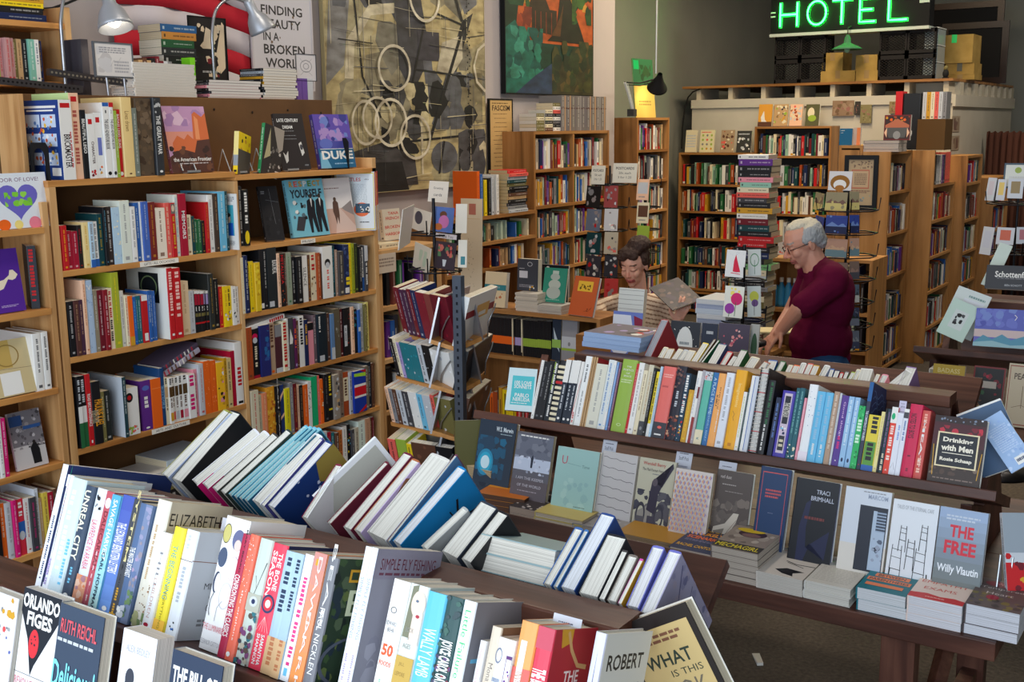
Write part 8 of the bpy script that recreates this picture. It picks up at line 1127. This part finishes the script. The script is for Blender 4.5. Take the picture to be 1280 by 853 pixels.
def hull(name,parts,voxel,M,m,parent,colf=None,smooth=6,noise=0,dec=None):
 """one continuous surface grown round tapered limbs ('c') and ellipsoids ('e')"""
 g=G()
 for p in parts:
  if p[0]=='c':
   a,b,r0,r1=V(p[1]),V(p[2]),p[3],p[4];n=7
   g.tube([a.lerp(b,i/n)for i in range(n+1)],[r0+(r1-r0)*i/n for i in range(n+1)],12);g.ell(a,(r0,)*3,n=12);g.ell(b,(r1,)*3,n=12)
  else:g.ell(p[1],p[2],n=18,M=p[3]if len(p)>3 else None)
 me=bpy.data.meshes.new('tmp');me.from_pydata(g.v,[],g.f);o=bpy.data.objects.new('tmp',me);col0.objects.link(o)
 r=o.modifiers.new('r','REMESH');r.mode='VOXEL';r.voxel_size=voxel;r.use_smooth_shade=True
 s=o.modifiers.new('s','SMOOTH');s.iterations=smooth;s.factor=.5
 if noise:
  tx_=bpy.data.textures.new('wisp','CLOUDS');tx_.noise_scale=noise[1];d=o.modifiers.new('d','DISPLACE');d.texture=tx_;d.strength=noise[0];d.mid_level=.5
 dg=bpy.context.evaluated_depsgraph_get();ev=o.evaluated_get(dg);nm=bpy.data.meshes.new_from_object(ev);bpy.data.objects.remove(o)
 nm.name=name;a=nm.color_attributes.new('Col','FLOAT_COLOR','POINT');buf=[]
 for v in nm.vertices:buf+=[*lin(colf(v.co)if callable(colf)else colf),1]
 a.data.foreach_set('color',buf);nm.materials.clear();nm.materials.append(m)
 ob=bpy.data.objects.new(name,nm);col0.objects.link(ob);ob.parent=parent;ob.matrix_parent_inverse.identity();return ob
SKIN=mat('skin',attr=True,rough=.5,spec=.35);SKIN.node_tree.nodes['Principled BSDF'].inputs['Subsurface Weight'].default_value=.08
HAIR=mat('hair',attr=True,rough=.6,bump=(60,.7),scale=(3,3,.6));CLOTH=mat('knit_cloth',attr=True,rough=.9,spec=.1,bump=(300,.15))
def head(H,wide=1.0,sc_=1.0,fem=0):
 """head parts in head space (x forward, z up) carried by matrix H"""
 f=[]
 def e(c,r):f.append(('e',H@(V(c)*sc_),[k*sc_ for k in r],H.to_3x3().to_4x4()))
 def c(a,b,r0,r1):f.append(('c',H@(V(a)*sc_),H@(V(b)*sc_),r0*sc_,r1*sc_))
 e((-.008,0,.032),(.099,.077*wide,.088));e((.03,0,-.03),(.063,.057*wide,.082));e((.03,0,-.073),(.05,.045,.034));e((.068,0,-.094),(.018,.021,.015))
 k=.78 if fem else 1;c((.086,0,.014),(.112-.007*fem,0,-.024),.008*k,.0125*k);e((.099-.006*fem,.012*k,-.03),(.011,.008*k,.008*k));e((.099-.006*fem,-.012*k,-.03),(.011,.008*k,.008*k))
 c((.08-.004*fem,-.036,.031),(.08-.004*fem,.036,.031),.012-.003*fem,.012-.003*fem)
 for s in(1,-1):
  e((.06,s*.036,-.022),(.026,.022,.026));e((-.008,s*.076*wide,-.004),(.017,.008,.032));e((.0,s*.08*wide,.004),(.012,.008,.022));e((.078,s*.031,.011),(.012,.014,.0095));e((.078,s*.031,.006),(.013,.014,.004))
 e((.087,0,-.057),(.011,.021,.0058));e((.084,0,-.068),(.012,.019,.007));e((.06,0,-.055),(.03,.03,.03))
 return f
def facecol(H,skin,lip,brow,lash,sc_=1.0):
 I=H.inverted()
 def fn(co):
  p=(I@co)/sc_;x,y,z=p
  if x>.06 and abs(y)<.03 and-.0745<z<-.05:return lip if abs(z+.062)>.0018 else tuple(int(k*.6)for k in lip)
  if x>.06 and.014<abs(y)<.048 and.002<z<.0065:return lash
  if x>.055 and.012<abs(y)<.05 and.033<z<.041:return brow
  if x>.09 and z<.0 and abs(y)<.02 and z>-.045:return tuple(min(255,int(k*r_))for k,r_ in zip(skin,(1.0,.93,.92)))
  return skin
 return fn
def hand(W,D,N,side,curl=.4,L=.18,spread=.012):
 """palm at wrist W pointing along D, back of hand towards N; five fingers of their own length; side=+1 puts the thumb at D x N"""
 D,N=V(D).normalized(),V(N).normalized();S=D.cross(N)*side;k=L/.19;out=[]
 pc=V(W)+D*.05*k;out.append(('c',V(W),V(W)+D*.03*k,.024*k,.026*k))
 for s_ in(-.026,-.009,.009,.026):out.append(('c',V(W)+D*.03*k+S*s_*.7*k,V(W)+D*.088*k+S*s_*k,.0125*k,.0105*k))
 for i,(s_,l)in enumerate(((.03,.068),(.0105,.078),(-.0095,.073),(-.029,.056))):
  p=V(W)+D*.09*k+S*s_*k;a=0
  for q in(.45,.31,.24):
   a+=curl*(.6+.15*i);d=(D*cos(a)-N*sin(a)+S*(s_*2.0 if a<1 else 0)).normalized();r=p+d*l*q*k;out.append(('c',p,r,.0092*k,.0082*k));p=r
 p=V(W)+D*.025*k+S*.028*k;q=p+(D*.55+S*.75-N*.2).normalized()*.042*k;r=q+(D*.85+S*.25-N*.4).normalized()*.032*k
 out+=[('c',p,q,.0135*k,.0105*k),('c',q,r,.0105*k,.0085*k)]
 return out
fw=V((-CR.x,-CR.y,0)).normalized();base=hY(1022,430,5.6);base=V((base.x,base.y,0))
MB=BAS(fw,V((0,0,1)).cross(fw),(0,0,1),base)
man=thing('person','grey haired person in maroon T-shirt and glasses, bending over the shop desk','person',MB)
iL=MB.inverted();wr=iL@hit(976,414,MB@V((0,.17,0)),MB.to_3x3()@V((0,1,0)))
HM=Tr(.088,0,1.482)@Rz(8)@Ry(22);sk=(206,150,128)
el=iL@hit(999,386,MB@V((0,.23,0)),MB.to_3x3()@V((0,1,0)));bp_=head(HM,1.0,1.02)+[('c',(.0,0,1.30),(.055,0,1.43),.07,.06),('e',(-.03,0,1.16),(.12,.16,.22)),('e',(-.02,0,.95),(.12,.15,.14)),('c',(-.015,-.12,1.31),(-.015,.12,1.31),.055,.055),('c',(-.01,.185,1.31),el,.052,.044),('c',el,wr,.043,.029),('c',(0,-.185,1.31),(.08,-.24,1.1),.05,.042),('c',(.08,-.24,1.1),(.2,-.1,.99),.04,.028)]
for s in(1,-1):bp_+=[('c',(-.02,s*.09,.9),(.02,s*.1,.5),.075,.055),('c',(.02,s*.1,.5),(-.03,s*.1,.09),.05,.036),('c',(-.04,s*.1,.06),(.12,s*.115,.035),.035,.028)]
dh=V((.45,-.12,-.8)).normalized();bp_+=hand(wr-dh*.01,(.5,-.05,-.6),(.75,.25,.6),-1,.32);bp_+=hand((.2,-.1,.985),(.8,.3,-.4),(.3,0,.95),1,.35)
hull('body',bp_,.0042,MB,SKIN,man,facecol(HM,sk,(176,104,96),(150,140,134),(90,64,56),1.02),5)
hp=lambda c,r:('e',HM@V(c),r,HM.to_3x3().to_4x4())
hull('hair',[hp((-.052,0,.035),(.062,.084,.082)),hp((-.075,0,-.01),(.04,.062,.05)),hp((-.01,.07,.03),(.042,.018,.036)),hp((-.01,-.07,.03),(.042,.018,.036)),hp((.0,0,.1),(.062,.058,.026)),hp((-.03,.062,.05),(.05,.026,.045)),hp((-.03,-.062,.05),(.05,.026,.045))],.005,MB,HAIR,man,lambda co:(206,198,178)if(HM.inverted()@co).z>.085 else(168,170,172),4,(.011,.016))
bl=.20;sh=[('e',(-.035,0,1.19),(.138,.195,.2)),('e',(-.02,0,1.0),(.152,.185,.17)),('e',(.015,0,.98),(.13,.155,.13)),('e',(-.06,0,1.24),(.11,.18,.14)),('c',(-.02,0,.88),(-.02,0,.9),.15,.152),('c',(-.015,-.15,1.335),(-.015,.15,1.335),.072,.072),('c',(.0,0,1.32),(.018,0,1.362),.088,.07),('e',(-.01,.17,1.32),(.085,.085,.08)),('e',(-.01,-.17,1.32),(.085,.085,.08))]
for s,e_ in((1,el),(-1,V((.05,-.235,1.1)))):sh.append(('c',(-.01,s*.185,1.30),V((-.01,s*.185,1.30)).lerp(e_,.84),.074,.068))
hull('t_shirt',sh,.008,MB,CLOTH,man,(92,14,48),7,(.012,.09))
jn=[]
for s in(1,-1):jn+=[('c',(-.02,s*.095,.86),(.02,s*.1,.5),.108,.08),('c',(.02,s*.1,.5),(-.025,s*.1,.1),.078,.062)]
hull('jeans',jn+[('e',(-.02,0,.87),(.145,.18,.1))],.01,MB,CLOTH,man,(44,78,120),5,(.008,.06))
for s in(1,-1):hull('shoe',[('c',(-.05,s*.1,.055),(.14,s*.115,.04),.045,.036),('e',(.06,s*.11,.03),(.13,.045,.03))],.008,MB,CLOTH,man,(40,36,36),4)
g=G()
for s in(1,-1):
 g.tube([HM@V((.1+.006*cos(a),s*.033+.021*cos(a),.004+.017*sin(a)))for a in[2*pi*i/14 for i in range(14)]],.0016,5,(40,34,32),closed=True);g.tube([HM@V((.1,s*.054,.008)),HM@V((.06,s*.08,.012)),HM@V((-.01,s*.086,.012))],.0018,5,(60,50,46))
g.tube([HM@V((.105,-.012,.007)),HM@V((.11,0,.01)),HM@V((.105,.012,.007))],.0016,5,(40,34,32));o=g.build('glasses',METAL,man);o.matrix_parent_inverse.identity()
wb=hY(799,364,5.98);tc=V((-wb.x,-wb.y,0)).normalized();WM=BAS(tc,V((0,0,1)).cross(tc),(0,0,1),(wb.x,wb.y,0));zn=wb.z
wo=thing('person','dark haired seated person in striped jersey, reading a magazine behind the counter','person',WM);iW=WM.inverted()
HW=Tr(.045,-.03,zn+.16)@Rz(-26)@Ry(20);sw_=(226,172,150)
q_=lambda x,y,fx:iW@hit(x,y,WM@V((fx,0,0)),WM.to_3x3()@V((1,0,0)))
lw=q_(846,404,.26);re=q_(748,384,.05);rw=V((.2,re.y+.03,re.z-.06));le=V((.06,.25,zn-.26))
Z=zn;bp_=head(HW,.96,1.0,1)+[('c',(-.0,0,Z-.03),(.02,-.01,Z+.1),.05,.046),('e',(-.02,0,Z-.22),(.09,.13,.19)),('e',(-.02,0,Z-.47),(.1,.15,.13)),('c',(-.01,-.12,Z-.07),(-.01,.12,Z-.07),.048,.048),('c',(-.01,.16,Z-.085),le,.042,.036),('c',le,lw,.035,.024),('c',(-.01,-.16,Z-.085),re,.042,.036),('c',re,rw,.035,.024)]
for s in(1,-1):bp_+=[('c',(-.02,s*.09,Z-.52),(.35,s*.1,Z-.56),.07,.052),('c',(.35,s*.1,Z-.56),(.32,s*.1,.12),.048,.034),('c',(.3,s*.1,.08),(.4,s*.1,.06),.034,.026)]
bp_+=hand(lw,(.15,.35,.93),(.95,0,-.1),-1,.42,.185)+hand(rw,(.6,.5,-.3),(.2,.2,.95),1,.4,.175)
hull('body',bp_,.0042,WM,SKIN,wo,facecol(HW,sw_,(196,104,100),(80,52,40),(60,36,30)),5)
hq=lambda c,r:('e',HW@V(c),r,HW.to_3x3().to_4x4())
hull('hair',[hq((-.035,0,.05),(.09,.086,.085)),hq((-.06,0,.0),(.055,.075,.08)),hq((-.04,.03,.12),(.075,.07,.05)),hq((.02,0,.098),(.07,.07,.035)),hq((.068,-.032,.082),(.026,.036,.022)),hq((.055,.03,.085),(.028,.034,.024)),hq((.012,-.07,.03),(.038,.016,.05)),hq((.0,.074,.04),(.03,.016,.04))],.005,WM,HAIR,wo,(58,37,30),4,(.014,.02))
def stripes(co):return(150,118,96)if((co.z*1.0+abs(co.y)*.25)%.026)<.008 else(226,204,180)
js=[('e',(-.02,0,Z-.22),(.112,.155,.2)),('e',(-.02,0,Z-.45),(.12,.165,.14)),('c',(-.01,-.13,Z-.075),(-.01,.13,Z-.075),.06,.06),('c',(-.01,.155,Z-.085),le,.056,.05),('c',le,le.lerp(lw,.86),.048,.038),('c',(-.01,-.155,Z-.085),re,.056,.05),('c',re,re.lerp(rw,.8),.048,.038)]
hull('striped_jersey',js,.0055,WM,CLOTH,wo,stripes,5)
pt=[('e',(-.02,0,Z-.56),(.13,.18,.09))]
for s in(1,-1):pt+=[('c',(-.02,s*.09,Z-.53),(.35,s*.1,Z-.56),.085,.065),('c',(.35,s*.1,Z-.56),(.32,s*.1,.14),.062,.05)]
hull('trousers',pt,.01,WM,CLOTH,wo,(40,42,52),4)
for s in(1,-1):hull('shoe',[('c',(.3,s*.1,.06),(.41,s*.1,.045),.042,.034)],.008,WM,CLOTH,wo,(36,34,36),4)
ch=thing('office_chair','black office chair with rounded back under the seated reader','chair',WM);I=lambda g,n:(lambda o:o.matrix_parent_inverse.identity())(g.build(n,MATTE,ch))
sz_=Z-.655;I(G().lathe([(.001,0),(.2,0),(.215,.025),(.2,.05),(.001,.055)],24,(24,24,26),0,Tr(.02,0,sz_-.055)),'seat');I(G().tube([(0,0,sz_-.055),(0,0,.09)],.03,10,(40,40,44)),'post')
g=G();vs=[]
for j in range(9):
 for i in range(13):
  a=-1.15+2.3*i/12;vs.append((.03-.22*cos(a),.26*sin(a)*(1-.1*(j/8)**2),sz_+.12+.06*j-.07*(j==8)*abs(sin(a))))
g.add(vs,[(j*13+i,j*13+i+1,j*13+i+14,j*13+i+13)for j in range(8)for i in range(12)],(22,22,24),0,True);I(g,'backrest');ch.children[-1].modifiers.new('s','SOLIDIFY').thickness=.03
for i in range(5):I(G().tube([(0,0,.09),(.27*cos(i*1.257),.27*sin(i*1.257),.06)],[.022,.014],8,(30,30,32)).ell((.27*cos(i*1.257),.27*sin(i*1.257),.03),(.03,.03,.03),(20,20,20)),'leg')
I(G().tube([(-.19,0,sz_-.03),(-.23,0,sz_+.05),(-.215,0,sz_+.2)],.018,8,(30,30,32)),'backrest_bar')
c=WM@q_(841,388,.34);aw=V((CF.x,CF.y,0)).normalized();rt=V((CR.x,CR.y,0)).normalized();UP=V((0,0,1))
ux=rt*.18+aw*.077+UP*.05;uy=-rt*.105+aw*.2+UP*.105;w_=ux.length;ux.normalize();h_=uy.length;uy=(uy-ux*uy.dot(ux)).normalized();n_=ux.cross(uy)
book('open art magazine with dark collage cover held by the seated reader',BAS(n_,ux,uy,c-n_*.006),.006,w_,h_,(60,46,54),False,front=[('r',0,0,1,1,(46,36,44)),('b',.02,.02,.98,.98,50,.11,[(84,62,56),(34,28,44),(120,96,90),(60,46,66),(26,24,30)])],spine=[],name='magazine',cat='magazine')
cam=bpy.data.cameras.new('camera');co=bpy.data.objects.new('camera',cam);col0.objects.link(co)
cam.sensor_width=36;cam.lens=36*FPX/1280;cam.clip_start=.05;cam.clip_end=100
co.matrix_world=MX(((CR.x,CU.x,-CF.x,0),(CR.y,CU.y,-CF.y,0),(CR.z,CU.z,-CF.z,CH),(0,0,0,1)))
sc.camera=co
cam.dof.use_dof=False
def area(name,loc,size,power,color,aim=None,rot=None,spread=180):
 l=bpy.data.lights.new(name,'AREA');l.shape='RECTANGLE';l.size,l.size_y=size;l.energy=power;l.color=color;l.spread=rad(spread)
 o=bpy.data.objects.new(name,l);col0.objects.link(o);o.location=loc
 if aim:o.rotation_euler=(V(aim)-V(loc)).to_track_quat('-Z','Y').to_euler()
 return o
area('daylight_through_window',(-.9,YF-.3,2.05),(6.9,3.3),330,(.80,.90,1.0),aim=(-1.6,6,1.0))
for x,y,e,c in((-2.7,3.4,34,0),(-3.0,6.6,42,0),(-3.7,8.9,34,1),(-1.2,8.4,40,0),(-.9,11.6,44,0),(-3.2,9.3,30,1),(-1.0,6.0,12,0),(-3.6,10.4,40,1)):
 area('ceiling_fill',(x,y,ZC-.08),(.5,.5),e,((1,.88,.72),(1,.78,.5))[c],aim=(x,y,0))  # added warm fill lights under the ceiling, out of view, brightening the dim areas
w=bpy.data.worlds.new('World');sc.world=w;w.use_nodes=True
w.node_tree.nodes['Background'].inputs[0].default_value=(.55,.68,.9,1);w.node_tree.nodes['Background'].inputs[1].default_value=.35
vs=sc.view_settings;vs.view_transform='Standard';vs.look='None';vs.gamma=1;vs.exposure=0.0;vs.use_curve_mapping=False
sc.cycles.use_denoising=True
sc.cycles.max_bounces=8;sc.cycles.diffuse_bounces=4;sc.cycles.transparent_max_bounces=8
sc.cycles.sample_clamp_indirect=4
sc.cycles.caustics_reflective=False;sc.cycles.caustics_refractive=False
